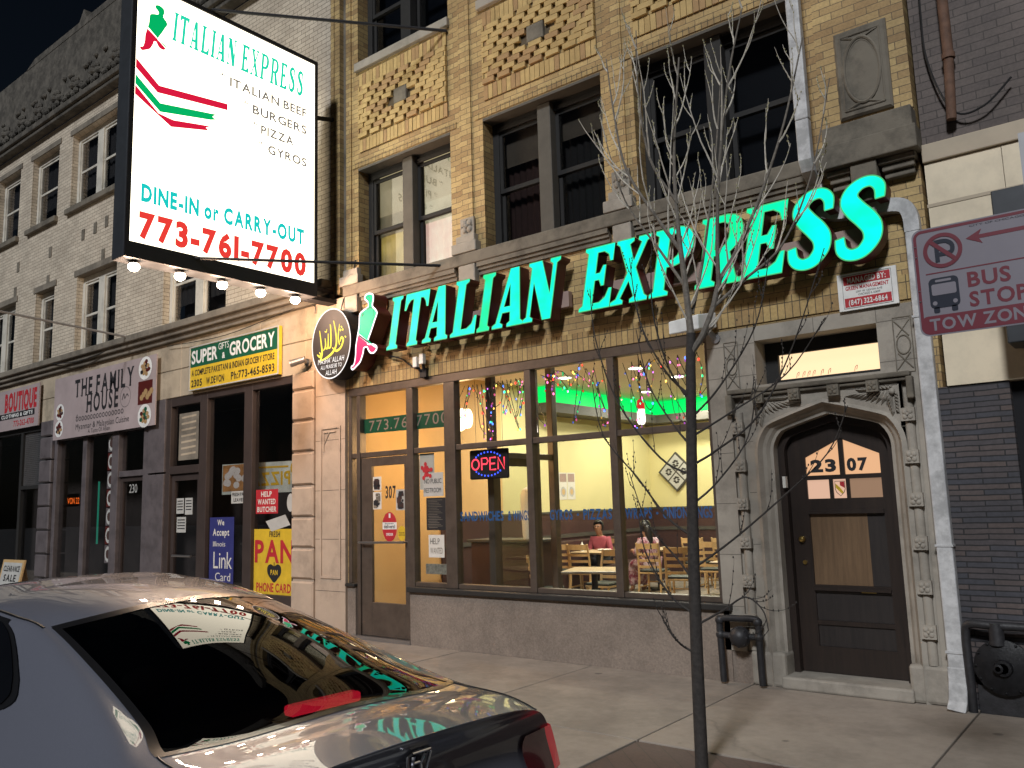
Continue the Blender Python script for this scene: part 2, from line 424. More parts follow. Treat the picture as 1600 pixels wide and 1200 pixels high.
# ================================================================== ground
m = MB(); m.box(-160, 160, -60, -4.45, -.5, -.15); structure(m.build('road', 'asphalt'))
m = MB(); m.box(-160, 160, -4.45, -4.25, -.4, 0.0); structure(m.build('kerb', 'kerb_stone', bevel=.02))
m = MB(); m.box(-160, 160, -4.25, 14, -.4, -.022); structure(m.build('ground', 'joint_dirt'))
xj = [-60 + 1.9 * i for i in range(25)] + [-14.75, -12.85, -10.95, -9.05, -7.15, -5.25, -3.40, -1.46, .45, 2.35, 4.25, 6.2, 20]
xj = sorted(x for x in xj if x < -15 or x >= -14.8)
m = MB(); rnd = random.Random(3)
for i in range(len(xj) - 1):
    a, b = xj[i] + .007, xj[i + 1] - .007
    m.k = rnd.choice((0, 0, 1)); m.box(a, b, -2.235, .3, -.1, rnd.uniform(-.003, 0))
    if not (-3.5 < xj[i] < 1 or abs(xj[i] + 7.15) < .1): m.k = rnd.choice((0, 1)); m.box(a, b, -4.25, -2.25, -.1, rnd.uniform(-.003, 0))
structure(m.build('sidewalk', ['concrete', 'concrete_b'], bevel=.006))
m = MB(); m.box(-3.39, 2.35, -4.24, -2.252, -.1, -.008); m.box(-7.14, -5.26, -4.24, -2.252, -.1, -.008)
structure(m.build('pavement', 'paver_brick'))

# ================================================================== the yellow brick restaurant building
bb = thing('brick_building', 'three storey yellow brick building with a lit restaurant and a carved stone doorway', 'building', (-5.5, 0, 0))
WIN = [(-9.06, -7.20), (-6.62, -4.80), (-4.37, -2.50)]
Z2, Z2T, Z3, Z3T = 5.02, 6.80, 8.46, 10.3
holes = [(a, b, Z2, Z2T) for a, b in WIN] + [(a, b, Z3, Z3T) for a, b in WIN] + [(-9.31, -1.52, -.01, 3.46)]
m = MB(); wall_holes(m, -9.31, -1.50, 0, 11.6, holes[:6] + [(-9.30, -3.66, 0, 3.46), (-3.661, -1.66, 0, 3.45)], 0, .32)
m.box(-9.58, -9.46, -.02, .3, 4.95, 11.6)                      # party-wall pier, a dark slot between
m.build('wall', 'yellow_brick', bb)
m = MB(); m.box(-9.459, -9.311, .06, .3, 4.6, 11.6); m.build('slot', 'limestone_dark', bb)
# raised strips on the piers and the soldier course over the shop window
m = MB()
for x in (-6.91, -4.585): m.box(x - .10, x + .10, -.022, .0, 5.40, 11.6)
m.box(-9.31, -9.2, -.022, 0, 5.0, 11.6); m.box(-2.32, -1.5, -.03, 0, 5.25, 11.6)
m.build('pier_strip', 'yellow_brick', bb)
m = MB(); m.box(-9.36, -1.51, -.018, .0, 3.50, 3.725); m.build('soldier_course', 'yellow_soldier', bb)
m = MB()
for a, b in WIN: m = MB(); m.box(a - .12, b + .12, -.012, 0.0, Z2T + .02, Z2T + .10); m.build('header_course', 'yellow_soldier', bb)
# relief panels of staggered bricks between the storeys
def relief_panel(x0, x1, z0, z1):
    m = MB(); rr = random.Random(int(-x0 * 10)); rh, bl = .074, .205
    m.k = 3; m.quad((x0, -.003, z0), (x1, -.003, z0), (x1, -.003, z1), (x0, -.003, z1))
    n = int((x1 - x0) / .074)                                   # soldier border top and bottom
    for zz in (z0, z1 - .2):
        for i in range(n):
            a = x0 + (x1 - x0) * i / n; m.k = rr.choice((0, 0, 1, 2)); m.box(a + .004, a + (x1 - x0) / n - .004, -.022 + rr.uniform(-.003, .003), 0, zz + .005, zz + .2)
    zz = z0 + .212; row = 0
    cx, cz = (x0 + x1) / 2, (z0 + z1) / 2
    while zz + rh < z1 - .205:
        a = x0 - .26 + (row * .087) % .257
        k = 0
        while a < x1:
            a0, a1 = max(a + .004, x0 + .003), min(a + bl - .004, x1 - .003)
            proud = k % 2 == 0
            edge = a < x0 + .18 or a > x1 - .4
            if a1 - a0 > .02 and not (abs((a0 + a1) / 2 - cx) < .20 and abs(zz + rh / 2 - cz) < .12):
                m.k = rr.choice((0, 0, 0, 1, 1, 2))
                w = bl if proud else .052
                a1 = min(a + w - .004, x1 - .003)
                if a1 > a0: m.box(a0, a1, (-.052 if proud else (-.006 if not edge else -.040)) + rr.uniform(-.003, .003), 0, zz + .004, zz + rh - .003)
            a += bl if proud else .052
            k += 1
        zz += rh; row += 1
    p = m.build('brick_panel', ['relief_brick_0', 'relief_brick_1', 'relief_brick_2', 'mortar'], bb)
    s = MB(); s.cham(cx - .13, cx + .13, -.050, 0, cz - .115, cz + .115, .01); s.build('panel_stone', 'limestone_dark', p)
for a, b in WIN: relief_panel(a + .05, b - .02, 7.03, 8.27)
# upper windows
def upper_window(x0, x1, z0, z1, look):
    fr = MB(); c = (x0 + x1) / 2
    fr.box(x0, x1, .20, .27, z1 - .10, z1); fr.box(x0, x1, .20, .27, z0, z0 + .06)
    fr.box(x0, x0 + .10, .20, .27, z0 + .06, z1 - .10); fr.box(x1 - .10, x1, .20, .27, z0 + .06, z1 - .10)
    fr.box(x0 + .10, x1 - .10, .17, .20, z1 - .16, z1 - .10)
    w = fr.build('window', 'dark_frame', bb, bevel=.006)
    mu = MB(); mu.box(c - .10, c + .10, .10, .24, z0, z1 - .05); mu.build('mullion', 'mullion_stone' if look != 'dark' else 'dark_frame', w, bevel=.008)
    li = MB(); li.box(x0 + .002, x1 - .002, -.004, .19, z1 - .035, z1 - .001); li.build('steel_lintel', 'mullion_stone', w)
    zm = z0 + (z1 - z0) * .44
    for k, (a, b) in enumerate(((x0 + .10, c - .10), (c + .10, x1 - .10))):
        s = MB()
        for p, q, y in ((zm, z1 - .16, .215), (z0 + .06, zm + .05, .25)):
            s.box(a, b, y, y + .03, p, p + .055); s.box(a, b, y, y + .03, q - .05, q); s.box(a, a + .05, y, y + .03, p + .055, q - .05); s.box(b - .05, b, y, y + .03, p + .055, q - .05)
        s.build('sash', 'dark_frame', w)
        g = MB(); g.box(a + .045, b - .045, .228, .232, zm + .05, z1 - .205); g.box(a + .045, b - .045, .263, .267, z0 + .11, zm + .005)
        g.build('pane', 'upper_glass', w)
        if look == 'lit':
            s = MB(); s.quad((a, .34, z1 - .7), (b, .34, z1 - .7), (b, .34, z1), (a, .34, z1)); s.build('blind', 'blind_top', w)
            s = MB(); s.quad((a, .345, zm - .02), (b, .345, zm - .02), (b, .345, z1 - .28), (a, .345, z1 - .28)); s.build('blind', 'blind_lit%d' % k, w)
            s = MB()
            for i in range(12):
                p, q = a + (b - a) * i / 12, a + (b - a) * (i + 1) / 12
                s.quad((p, .36 + .015 * (i % 2), z0), (q, .36 + .015 * ((i + 1) % 2), z0), (q, .36 + .015 * ((i + 1) % 2), zm + .1), (p, .36 + .015 * (i % 2), zm + .1))
            s.build('curtain', 'curtain_lit%d' % k, w)
        elif look == 'shade':
            s = MB(); s.quad((a, .33, z1 - .62 + .1 * k), (b, .33, z1 - .62 + .1 * k), (b, .33, z1), (a, .33, z1)); s.build('blind', 'blind_grey', w)
            s = MB()
            for i in range(14):
                p, q = a + (b - a) * i / 14, a + (b - a) * (i + 1) / 14
                s.quad((p, .40 + .03 * (i % 2), z0), (q, .40 + .03 * ((i + 1) % 2), z0), (q, .40 + .03 * ((i + 1) % 2), z1), (p, .40 + .03 * (i % 2), z1))
            s.build('curtain', 'curtain_red' if k == 0 else 'curtain_dim', w)
    v = MB(); v.box(x0 - .2, x1 + .2, .5, 1.4, z0 - .2, z1 + .2); v.build('back_room', 'void' if look != 'dark' else 'blue_void', w)
    return w
plain('curtain_dim', (.022, .022, .022), .9); plain('curtain_red', (.055, .028, .024), .9); plain('blind_grey', (.13, .11, .085), .9)
def lit_cloth(name, c1, c2, st, scale):
    m_, nt, b = _nt(name)
    c = _ramp(nt, _noise(nt, _obj(nt), scale, 5, .6), [(.35, c1), (.68, c2)])
    b.inputs['Base Color'].default_value = (.3, .27, .2, 1)
    nt.links.new(c, b.inputs['Emission Color']); b.inputs['Emission Strength'].default_value = st
lit_cloth('blind_top', (.42, .36, .20), (.58, .50, .30), .75, 3)
lit_cloth('blind_lit0', (.16, .14, .07), (.34, .30, .17), .5, 1.6)
lit_cloth('blind_lit1', (.42, .39, .24), (.80, .74, .50), .85, 3)
lit_cloth('curtain_lit0', (.06, .055, .04), (.80, .60, .14), .8, 1.2)
lit_cloth('curtain_lit1', (.9, .58, .48), (1.0, .93, .74), 1.15, 3)
for (a, b), k in zip(WIN, ('lit', 'shade', 'dark')): upper_window(a, b, Z2, Z2T, k)
for a, b in WIN: upper_window(a, b, Z3, Z3T, 'dark')
for a, b in WIN: m = MB(); m.box(a - .03, b + .03, -.06, .2, Z3 - .13, Z3 + .002); m.build('upper_sill', 'limestone', bb, bevel=.012)
# stone band under the second-floor windows with stepped mouldings and bracket blocks
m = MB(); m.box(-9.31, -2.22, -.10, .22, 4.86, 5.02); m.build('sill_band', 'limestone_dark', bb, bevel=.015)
m = MB()
for a, b in ((-8.95, -7.10), (-6.72, -4.75), (-4.42, -2.46)):
    m.box(a, b, -.085, 0, 4.80, 4.86); m.box(a, b, -.06, 0, 4.755, 4.80); m.box(a, b, -.035, 0, 4.70, 4.755)
m.build('sill_moulding', 'limestone_dark', bb)
for x0, x1 in ((-9.31, -9.0), (-7.06, -6.74), (-4.72, -4.44)):
    m = MB(); m.box(x0 - .06, x1 + .04, -.115, 0, 5.021, 5.16); m.box(x0, x1, -.09, 0, 5.16, 5.26); m.box(x0 + .04, x1, -.095, 0, 4.60, 4.858)
    m.build('bracket', 'limestone', bb, bevel=.012)
def rosette(mb, fr, ca, cb, s, d):                             # a square tile with a raised four-petal flower
    mb.prism([(ca - s, cb - s), (ca + s, cb - s), (ca + s, cb + s), (ca - s, cb + s)], fr, d, 0)
    for k in range(4):
        a = math.pi / 4 + k * math.pi / 2
        p = fr(ca + math.cos(a) * s * .52, cb + math.sin(a) * s * .52, d); mb.ball(p, s * .40, 8, sy=.6)
    mb.ball(fr(ca, cb, d + s * .1), s * .26, 8)
for x in (-6.91, -4.585):
    m = MB(); rosette(m, front(-.022), x + .02, 5.385, .115, .03); m.build('rosette_tile', 'limestone', bb)
    m = MB()
    for q in range(12):
        a = q * math.pi / 6; m.ball((x + .02 + math.cos(a) * .085, -.053, 5.385 + math.sin(a) * .085), .012, 6)
    m.build('tile_beading', 'dark_stone', bb)
# right-hand pier: tablet with an oval cartouche above a stepped bracket
F0 = front(-.03)
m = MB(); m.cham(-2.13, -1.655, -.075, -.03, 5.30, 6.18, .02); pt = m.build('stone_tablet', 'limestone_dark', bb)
m = MB(); FT = front(-.0755)
m.ring(FT, -1.893, 5.74, .17, .335, .02, .012); m.ring(FT, -1.893, 5.74, .145, .305, .012, .004)
for (p, q) in (((-2.07, 5.37), (-1.715, 5.37)), ((-1.715, 5.37), (-1.715, 6.11)), ((-1.715, 6.11), (-2.07, 6.11)), ((-2.07, 6.11), (-2.07, 5.37))):
    m.tube([FT(*p, .002), FT(*q, .002)], .010, 6)
m.tube([FT(-1.893 + .16 * math.cos(R(t)), 5.74 + .325 * math.sin(R(t)), .004) for t in range(0, 361, 12)], .016, 6)
for sx in (-1, 1):
    for sz in (-1, 1):
        for q in range(3): m.tube([FT(-1.893 + sx * .165, 5.74 + sz * .36, .0), FT(-1.893 + sx * (.10 - .03 * q), 5.74 + sz * (.345 - .012 * q), .002)], [.006, .014], 5)
m.build('cartouche', 'limestone_dark', pt)
m = MB()
m.box(-2.28, -1.49, -.19, 0, 5.02, 5.22); m.box(-2.33, -1.46, -.24, 0, 4.80, 5.019); m.box(-2.05, -1.82, -.20, 0, 4.42, 4.799)
for a, b in ((-2.28, -2.055), (-1.815, -1.50)):
    m.box(a, b, -.16, 0, 4.74, 4.799); m.box(a + .02, b - .02, -.12, 0, 4.68, 4.74); m.box(a + .03, b - .03, -.08, 0, 4.62, 4.68)
m.build('pier_bracket', 'limestone_dark', bb, bevel=.012)

# ---- street window: bulkhead, sill, frame, panes, door
m = MB(); m.box(-8.05, -3.60, -.03, .25, 0, .675); m.box(-9.29, -9.125, -.03, .2, 0, .70); m.build('bulkhead', 'stucco', bb)
m = MB(); m.box(-8.07, -3.56, -.085, .2, .677, .742); m.box(-9.31, -9.115, -.07, .1, .702, .745); m.build('window_sill', 'sill_dark', bb, bevel=.012)
m = MB()
m.box(-9.30, -3.64, -.005, .11, 3.385, 3.50)                   # header
for a, b, z0 in ((-9.30, -9.235, .746), (-9.125, -9.055, .03), (-8.115, -7.99, .0), (-7.42, -7.23, .743), (-6.08, -5.985, .743), (-4.905, -4.812, .743), (-3.705, -3.642, .743)):
    m.box(a, b, .0, .12, z0, 3.384)
for a, b in ((-9.234, -9.126), (-9.054, -8.116), (-7.989, -7.421), (-7.229, -6.081), (-5.984, -4.906), (-4.811, -3.706)):
    m.box(a, b, .012, .11, 2.49, 2.56)
    if b > -8: m.box(a, b, .012, .11, .743, .80)
m.build('window_frame', 'bronze_frame', bb, bevel=.006)
for a, b in ((-9.234, -9.126), (-9.054, -8.116), (-7.989, -7.421), (-7.229, -6.081), (-5.984, -4.906), (-4.811, -3.706)):
    g = MB(); g.box(a - .005, b + .005, .058, .064, 2.555, 3.39)
    if not (-9.1 < a < -9.0): g.box(a - .005, b + .005, .058, .064, .79, 2.495)
    g.build('pane', 'clear_glass', bb)
m = MB(); m.box(-9.3, -8.05, -.05, .3, 0, .05); m.build('threshold', 'steel', bb)
m = MB(); m.box(-9.045, -8.84, .02, .07, .055, 2.48); m.box(-8.185, -8.122, .02, .07, .055, 2.48); m.box(-8.84, -8.185, .02, .07, 2.36, 2.48); m.box(-8.84, -8.185, .02, .07, .055, .50)
dr = m.build('door', 'bronze_frame', bb, bevel=.005)
m = MB(); m.box(-8.845, -8.18, .042, .048, .495, 2.365); m.build('door_pane', 'clear_glass', dr)
m = MB(); m.tube([(-9.03, -.055, 1.31), (-8.13, -.055, 1.315)], .016, 10); m.tube([(-9.0, -.055, 1.31), (-9.0, .02, 1.31)], .012, 8); m.tube([(-8.15, -.055, 1.315), (-8.15, .02, 1.315)], .012, 8)
m.build('handle', 'steel', dr, smooth=True)

# ---- carved stone doorway
CX = -2.525
def tudor(hw, zs, za, n=14, x0=CX):                            # four-centred arch outline from right spring over the apex to the left spring
    pts = []
    for i in range(n + 1):
        t = i / n
        a = t * math.pi / 2
        if t < .45: x = hw - (1 - math.cos(a * 1.0)) * hw * .75; z = zs + (za - zs) * .62 * math.sin(a) / math.sin(.45 * math.pi / 2)
        else:
            a1 = .45 * math.pi / 2; xb = hw - (1 - math.cos(a1)) * hw * .75; zb = zs + (za - zs) * .62
            u = (t - .45) / .55; x = xb * (1 - u); z = zb + (za - zb) * (u + .10 * u * (1 - u))
        pts.append((x, z))
    return [(x0 + x, z) for x, z in pts] + [(x0 - x, z) for x, z in reversed(pts[:-1])]
def arch_ring(mb, o_hw, o_zs, o_za, i_hw, i_zs, i_za, y0, y1, zb=0.0):
    O = [(CX + o_hw, zb)] + tudor(o_hw, o_zs, o_za) + [(CX - o_hw, zb)]; I = [(CX + i_hw, zb)] + tudor(i_hw, i_zs, i_za) + [(CX - i_hw, zb)]
    n = len(O)
    for i in range(n - 1):
        mb.quad((O[i][0], y0, O[i][1]), (O[i + 1][0], y0, O[i + 1][1]), (I[i + 1][0], y1, I[i + 1][1]), (I[i][0], y1, I[i][1]))
HW, ZS, ZA = .545, 2.21, 2.545
m = MB()
# flat stone face around the arch: left part, right part, above
OUT = tudor(.70, 2.20, 2.68)
def spandrel(mb, y, ztop, xl, xr):
    half = len(OUT) // 2
    for pts, xe in ((OUT[:half + 1], xr), (list(reversed(OUT[half:])), xl)):
        for i in range(len(pts) - 1):
            (xa, za), (xb, zb) = pts[i], pts[i + 1]
            ta, tb = i / (len(pts) - 1), (i + 1) / (len(pts) - 1)
            # border path: up the outer edge, then along the top to the centre
            L1 = ztop - pts[0][1]; L2 = abs(xe - CX)
            def bp(t):
                s = t * (L1 + L2)
                return (xe, pts[0][1] + s) if s < L1 else (xe + (CX - xe) * (s - L1) / L2, ztop)
            ts = [ta, tb]; tc = L1 / (L1 + L2)
            pa, pb = bp(ta), bp(tb)
            poly = [(xa, za), pa] + ([(xe, ztop)] if ta < tc < tb else []) + [pb, (xb, zb)]
            mb.add([(p[0], y, p[1]) for p in poly], [tuple(range(len(poly)))])
# piers
for a, b in ((-3.66, -3.44), (-3.30, CX - .70), (CX + .70, -1.86), (-1.72, -1.66)):
    m.box(a, b, -.03, .3, .30, 2.79)
m.box(-3.44, -3.30, .005, .3, .30, 2.79); m.box(-1.86, -1.72, .005, .3, .30, 2.79)
spandrel(m, -.03, 2.79, CX - .70, CX + .70)
m.box(-3.66, -3.15, -.03, .3, 2.835, 3.465); m.box(-1.99, -1.66, -.03, .3, 2.835, 3.465); m.box(-3.15, -1.99, -.03, .3, 3.32, 3.465); m.box(-3.15, -1.99, -.03, .3, 2.835, 2.875)
m.box(-3.66, -3.45, -.03, .3, 2.79, 2.835); m.box(-1.74, -1.66, -.03, .3, 2.79, 2.835)
sur = m.build('door_surround', 'limestone', bb)
m = MB()
arch_ring(m, .70, 2.20, 2.68, .66, 2.20, 2.645, -.03, -.055); arch_ring(m, .66, 2.20, 2.645, .63, 2.20, 2.62, -.055, .0); arch_ring(m, .63, 2.20, 2.62, .60, 2.20, 2.595, .0, .02)
arch_ring(m, .60, 2.20, 2.595, .575, 2.205, 2.57, .02, .055); arch_ring(m, .575, 2.205, 2.57, HW, ZS, ZA, .055, .06); arch_ring(m, HW, ZS, ZA, HW, ZS, ZA - .0005, .06, .3)
m.build('arch_moulding', 'limestone', sur)
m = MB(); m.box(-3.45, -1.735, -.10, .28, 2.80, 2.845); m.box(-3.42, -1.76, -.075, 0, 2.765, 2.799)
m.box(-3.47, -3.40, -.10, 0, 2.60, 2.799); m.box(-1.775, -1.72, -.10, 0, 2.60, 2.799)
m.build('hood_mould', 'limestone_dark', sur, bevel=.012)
for x in (-3.126, -2.768, -2.40, -2.053):
    m = MB(); rosette(m, front(-.07), x, 2.74, .052, .05); m.build('rosette', 'limestone_dark', sur)
for x in (-3.37, -1.79):
    m = MB(); m.tube([(x, -.005, .32), (x, -.005, 2.62)], .042, 12); m.build('colonnette', 'limestone', sur, smooth=True)
    for i in range(6):
        z = 2.463 - i * .3725
        m = MB(); rosette(m, front(-.03), x, z, .058, .045); m.build('rosette', 'limestone', sur)
# leaf carving in the spandrels
for sgn in (-1, 1):
    m = MB(); rr = random.Random(5)
    cx, cz = CX + sgn * .52, 2.70
    FS = front(-.032)
    m.stroke(FS, [(CX + sgn * .67, 2.745), (CX + sgn * .22, 2.745)], .012, .004); m.stroke(FS, [(CX + sgn * .67, 2.745), (CX + sgn * .67, 2.42)], .012, .004)
    def leaf(p, q, w):
        d = Vector(q) - Vector(p); n = Vector((-d.y, d.x)).normalized() * w
        a = Vector(p); mid = a + d * .55
        v = [FS(*a, .004), FS(*(mid + n), .004), FS(*q, .004), FS(*(mid - n), .004), FS(*mid, .040)]
        m.add(v, [(0, 1, 4), (1, 2, 4), (2, 3, 4), (3, 0, 4)])
    for i in range(9):
        t = i / 8
        leaf((cx + sgn * .09 - sgn * t * .22, cz - .00 - t * .01), (cx + sgn * .06 - sgn * (.02 + t * .36), cz - .15 + t * .125), .022)
        leaf((cx + sgn * .10 - sgn * t * .20, cz + .005), (cx + sgn * .08 - sgn * (t * .30), cz + .04 - .01 * t), .014)
    for i in range(6):
        t = i / 5
        leaf((cx + sgn * .10, cz - .02 - t * .12), (cx + sgn * (.03 + .01 * i), cz - .10 - t * .15), .018)
        leaf((cx + sgn * .11, cz - .02 - t * .14), (cx + sgn * .145, cz - .06 - t * .16), .014)
    m.ball(FS(cx + sgn * .10, cz - .02, .02), .03, 8)
    m.build('leaf_carving', 'limestone', sur)
# incised ovals beside the transom
for x, hw in ((-3.40, .055), (-1.775, .058)):
    m = MB(); FO = front(-.03)
    m.tube([FO(x + hw * math.cos(R(t)), 3.09 + .085 * math.sin(R(t)), .003) for t in range(0, 361, 20)], .007, 5)
    for s1 in (-1, 1):
        m.tube([FO(x - hw * 1.1, 3.09 + s1 * .22, .002), FO(x + hw * .9, 3.09 + s1 * .075, .002)], .006, 5); m.tube([FO(x + hw * 1.1, 3.09 + s1 * .22, .002), FO(x - hw * .9, 3.09 + s1 * .075, .002)], .006, 5)
    for p, q in (((-1.3, -.25), (1.3, -.25)), ((-1.3, .25), (1.3, .25)), ((-1.3, -.25), (-1.3, .25)), ((1.3, -.25), (1.3, .25))):
        m.tube([FO(x + hw * p[0], 3.09 + p[1], 0), FO(x + hw * q[0], 3.09 + q[1], 0)], .006, 5)
    m.build('incised_oval', 'limestone_dark', sur)
for a, b in ((-3.40, -3.06), (-1.985, -1.645)):
    m = MB(); m.box(a, b, -.05, .28, 0, .32); m.build('base_stone', 'limestone', sur, bevel=.03)
m = MB(); m.box(-3.65, -3.40, -.015, .28, 0, .30); m.build('base_stone', 'stucco', sur)
m = MB(); m.box(-3.10, -1.95, -.09, .5, 0, .115); m.build('step', 'limestone', sur, bevel=.02)
m = MB()                                                        # mortar joints of the stonework
for z in (.72, 1.22, 1.72, 2.22): m.box(-3.659, -3.44, -.0315, -.0302, z, z + .006); m.box(-3.30, CX - .705, -.0315, -.0302, z + .1, z + .106); m.box(CX + .705, -1.862, -.0315, -.0302, z + .14, z + .146)
for x in (-3.15, -2.56, -1.99): m.box(x, x + .006, -.0315, -.0302, 3.321, 3.464)
for x0, x1, z in ((-3.659, -3.151, 2.98), (-3.659, -3.151, 3.30), (-1.989, -1.661, 2.95), (-1.989, -1.661, 3.32)): m.box(x0, x1, -.0317, -.0302, z, z + .006)
m.build('stone_joint', 'dark_stone', sur)
# the lit transom window over the arch
m = MB(); m.box(-3.15, -1.99, .24, .30, 3.19, 3.32); m.box(-3.15, -1.99, .24, .30, 2.875, 2.935); m.box(-3.15, -3.02, .24, .30, 2.935, 3.19); m.box(-2.05, -1.99, .24, .30, 2.935, 3.19)
tw = m.build('transom_window', 'dark_frame', bb)
emis('transom_glow', (1.0, .72, .42), 1.25)
m = MB(); m.box(-3.03, -2.04, .285, .295, 2.93, 3.20); m.build('lit_pane', 'transom_glow', tw)
m = MB(); FW = front(.285)
for x in (-2.86, -2.80, -2.75, -2.70, -2.62, -2.55, -2.30): m.stroke(FW, crs([(x, 2.945), (x + .01, 2.985), (x + .03, 3.0), (x + .02, 2.96)], 3), .005, .004)
m.build('scribble', 'ink_red', tw)
# 2307 door
m = MB()
arch_ring(m, HW, ZS, ZA, HW - .065, ZS - .02, ZA - .075, .17, .17, .115); arch_ring(m, HW - .065, ZS - .02, ZA - .075, HW - .065, ZS - .02, ZA - .076, .17, .27, .115)
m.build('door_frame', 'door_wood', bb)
IH, IZ, IA = HW - .065, ZS - .02, ZA - .075
def in_arch(x):                                                # height of the arch soffit at x
    T = tudor(IH, IZ, IA)
    for (xa, za), (xb, zb) in zip(T, T[1:]):
        if min(xa, xb) - 1e-6 <= x <= max(xa, xb) + 1e-6 and abs(xa - xb) > 1e-6: return za + (zb - za) * (x - xa) / (xb - xa)
    return IZ
XL, XR = CX - IH + .002, CX + IH - .002
gl, gr = -2.832, -2.140                                         # glazed area
m = MB(); Fd = front(.25)
T = tudor(IH - .002, IZ, IA - .003)
m.box(XL, gl, .25, .30, .12, 2.02); m.box(gr, XR, .25, .30, .12, 2.02)        # stiles
m.box(gl, gr, .25, .30, .12, .36); m.box(gl, gr, .25, .30, .86, .93); m.box(gl, gr, .25, .30, .56, .60); m.box(gl, gr, .25, .30, 1.63, 1.745)
m.box(gl, gr, .25, .30, 1.925, 1.968); m.box(-2.51, -2.463, .25, .30, 1.968, 2.31); m.box(-2.62, -2.585, .25, .30, 1.745, 1.925); m.box(-2.463, -2.43, .25, .30, 1.745, 1.925)
# arched head between the glass tops and the arch
top = [(x, z) for x, z in T]
low = [(XR, 2.02), (gr, 2.02), (gr, 2.15), (-2.463, 2.30), (-2.51, 2.30), (gl, 2.145), (gl, 2.02), (XL, 2.02)]
poly = list(reversed(top)) + low
m.prism([(x, z) for x, z in poly], lambda a, b, d: (a, .25 + d, b), 0, .05)
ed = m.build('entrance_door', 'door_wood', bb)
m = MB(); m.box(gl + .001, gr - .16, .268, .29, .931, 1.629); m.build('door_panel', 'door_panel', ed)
m = MB(); m.box(gr - .159, gr - .001, .268, .29, .931, 1.629); m.box(gl + .001, gr - .001, .268, .29, .361, .559); m.box(gl + .001, gr - .001, .268, .29, .601, .859); m.build('door_panel', 'door_panel_shaded', ed)
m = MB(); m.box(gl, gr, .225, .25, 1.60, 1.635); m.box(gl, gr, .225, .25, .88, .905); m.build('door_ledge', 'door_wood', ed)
emis('door_glow', (1.0, .56, .30), .78); emis('door_glow_dim', (.62, .38, .24), .45); emis('door_glow_pink', (1.0, .62, .44), .70)
m = MB(); m.prism([(gl, 1.968), (-2.51, 1.968), (-2.51, 2.30), (gl, 2.145)], lambda a, b, d: (a, .272 + d, b), 0, .006); m.prism([(-2.463, 1.968), (gr, 1.968), (gr, 2.15), (-2.463, 2.30)], lambda a, b, d: (a, .272 + d, b), 0, .006); m.build('lit_pane', 'door_glow', ed)
m = MB(); m.box(gl, -2.62, .272, .278, 1.745, 1.925); m.box(-2.585, -2.463, .272, .278, 1.745, 1.925); m.build('lit_pane', 'door_glow_pink', ed)
m = MB(); m.box(-2.43, gr, .272, .278, 1.745, 1.925); m.build('lit_pane', 'door_glow_dim', ed)
Fg = front(.27)
m = MB(); text(m, '23', Fg, -2.79, -2.545, 2.005, .115, .004, 'x'); text(m, '07', Fg, -2.445, -2.255, 2.005, .115, .004, 'x'); m.build('house_number', 'ink', ed)
m = MB(); S = [(-2.57, 1.905), (-2.478, 1.905), (-2.478, 1.83), (-2.49, 1.80), (-2.524, 1.765), (-2.558, 1.80), (-2.57, 1.83)]
m.stroke(Fg, S, .006, .004, True); m.k = 1; m.flat([(-2.524, 1.90), (-2.482, 1.90), (-2.482, 1.84), (-2.524, 1.865)], Fg, .003); m.k = 2; m.flat([(-2.566, 1.885), (-2.524, 1.845), (-2.495, 1.80), (-2.51, 1.785), (-2.566, 1.845)], Fg, .0035)
m.build('shield_emblem', ['ink', 'ink_red', 'ink_yellow'], ed)
m = MB(); m.lathe([(.0, 0), (.022, 0), (.03, -.012), (.032, -.03), (.022, -.045), (.005, -.05)], (-2.915, .25, 1.36), 'Y', 16); m.lathe([(.02, 0), (.02, -.02)], (-2.905, .25, 1.14), 'Y', 12); m.build('knob', 'brass', ed, smooth=True)
m = MB(); m.box(-2.40, -2.27, .235, .25, .87, .895); m.build('letter_slot', 'brass', ed)
m = MB(); m.box(-3.02, -2.99, .11, .165, 1.86, 1.97); m.build('buzzer', 'paper', bb)
m = MB(); m.box(-3.2, -1.8, .42, .8, .12, 2.6); m.build('hall', 'void', bb)
# ================================================================== inside the restaurant
XW, YB, ZC, XR_ = -9.30, 8.8, 3.92, -2.2
rm = thing('dining_room', 'yellow walled dining room with dark red wainscot behind the street window', 'room', (-5.7, 4.4, 0))
m = MB(); m.box(XW, XR_, .26, YB + .1, -.08, .09); m.build('room_floor', 'room_floor', rm)
m = MB(); m.box(XW, XR_, .34, YB + .1, ZC, ZC + .1); m.build('room_ceiling', 'room_ceiling', rm)
m = MB(); m.box(XW - .1, XW, 3.5, YB, .09, ZC); m.box(XW, XR_, YB, YB + .1, .09, ZC); m.box(XR_, XR_ + .1, .5, YB, .09, ZC); m.k = 1; m.box(XW - .1, XW, .13, 3.5, .09, ZC); m.box(-3.64, -3.54, .13, 1.2, .09, ZC)
m.build('room_wall', ['room_yellow', 'room_orange'], rm)
m = MB(); m.box(XW, XW + .03, 1.9, YB, .09, 1.56); m.box(XW + .03, XR_, YB - .03, YB, .09, 1.56); m.k = 1
m.box(XW, XW + .045, 1.9, YB, 1.56, 1.60); m.box(XW + .045, XR_, YB - .045, YB, 1.56, 1.60); m.box(XW, XW + .05, 1.9, YB, 1.10, 1.17); m.box(XW + .05, XR_, YB - .05, YB, 1.10, 1.17)
m.build('wainscot', ['wainscot', 'room_dark'], rm)
m = MB(); m.box(XW, XW + .5, 4.35, YB, 3.42, 3.60); m.box(XW + .5, XR_, YB - .5, YB, 3.42, 3.60); m.build('soffit', 'room_dark', rm)
emis('cove_green', (0.0, 1.0, .16), 1.15)
plain('cove_wall', (.5, .6, .5), .8, var=.03)
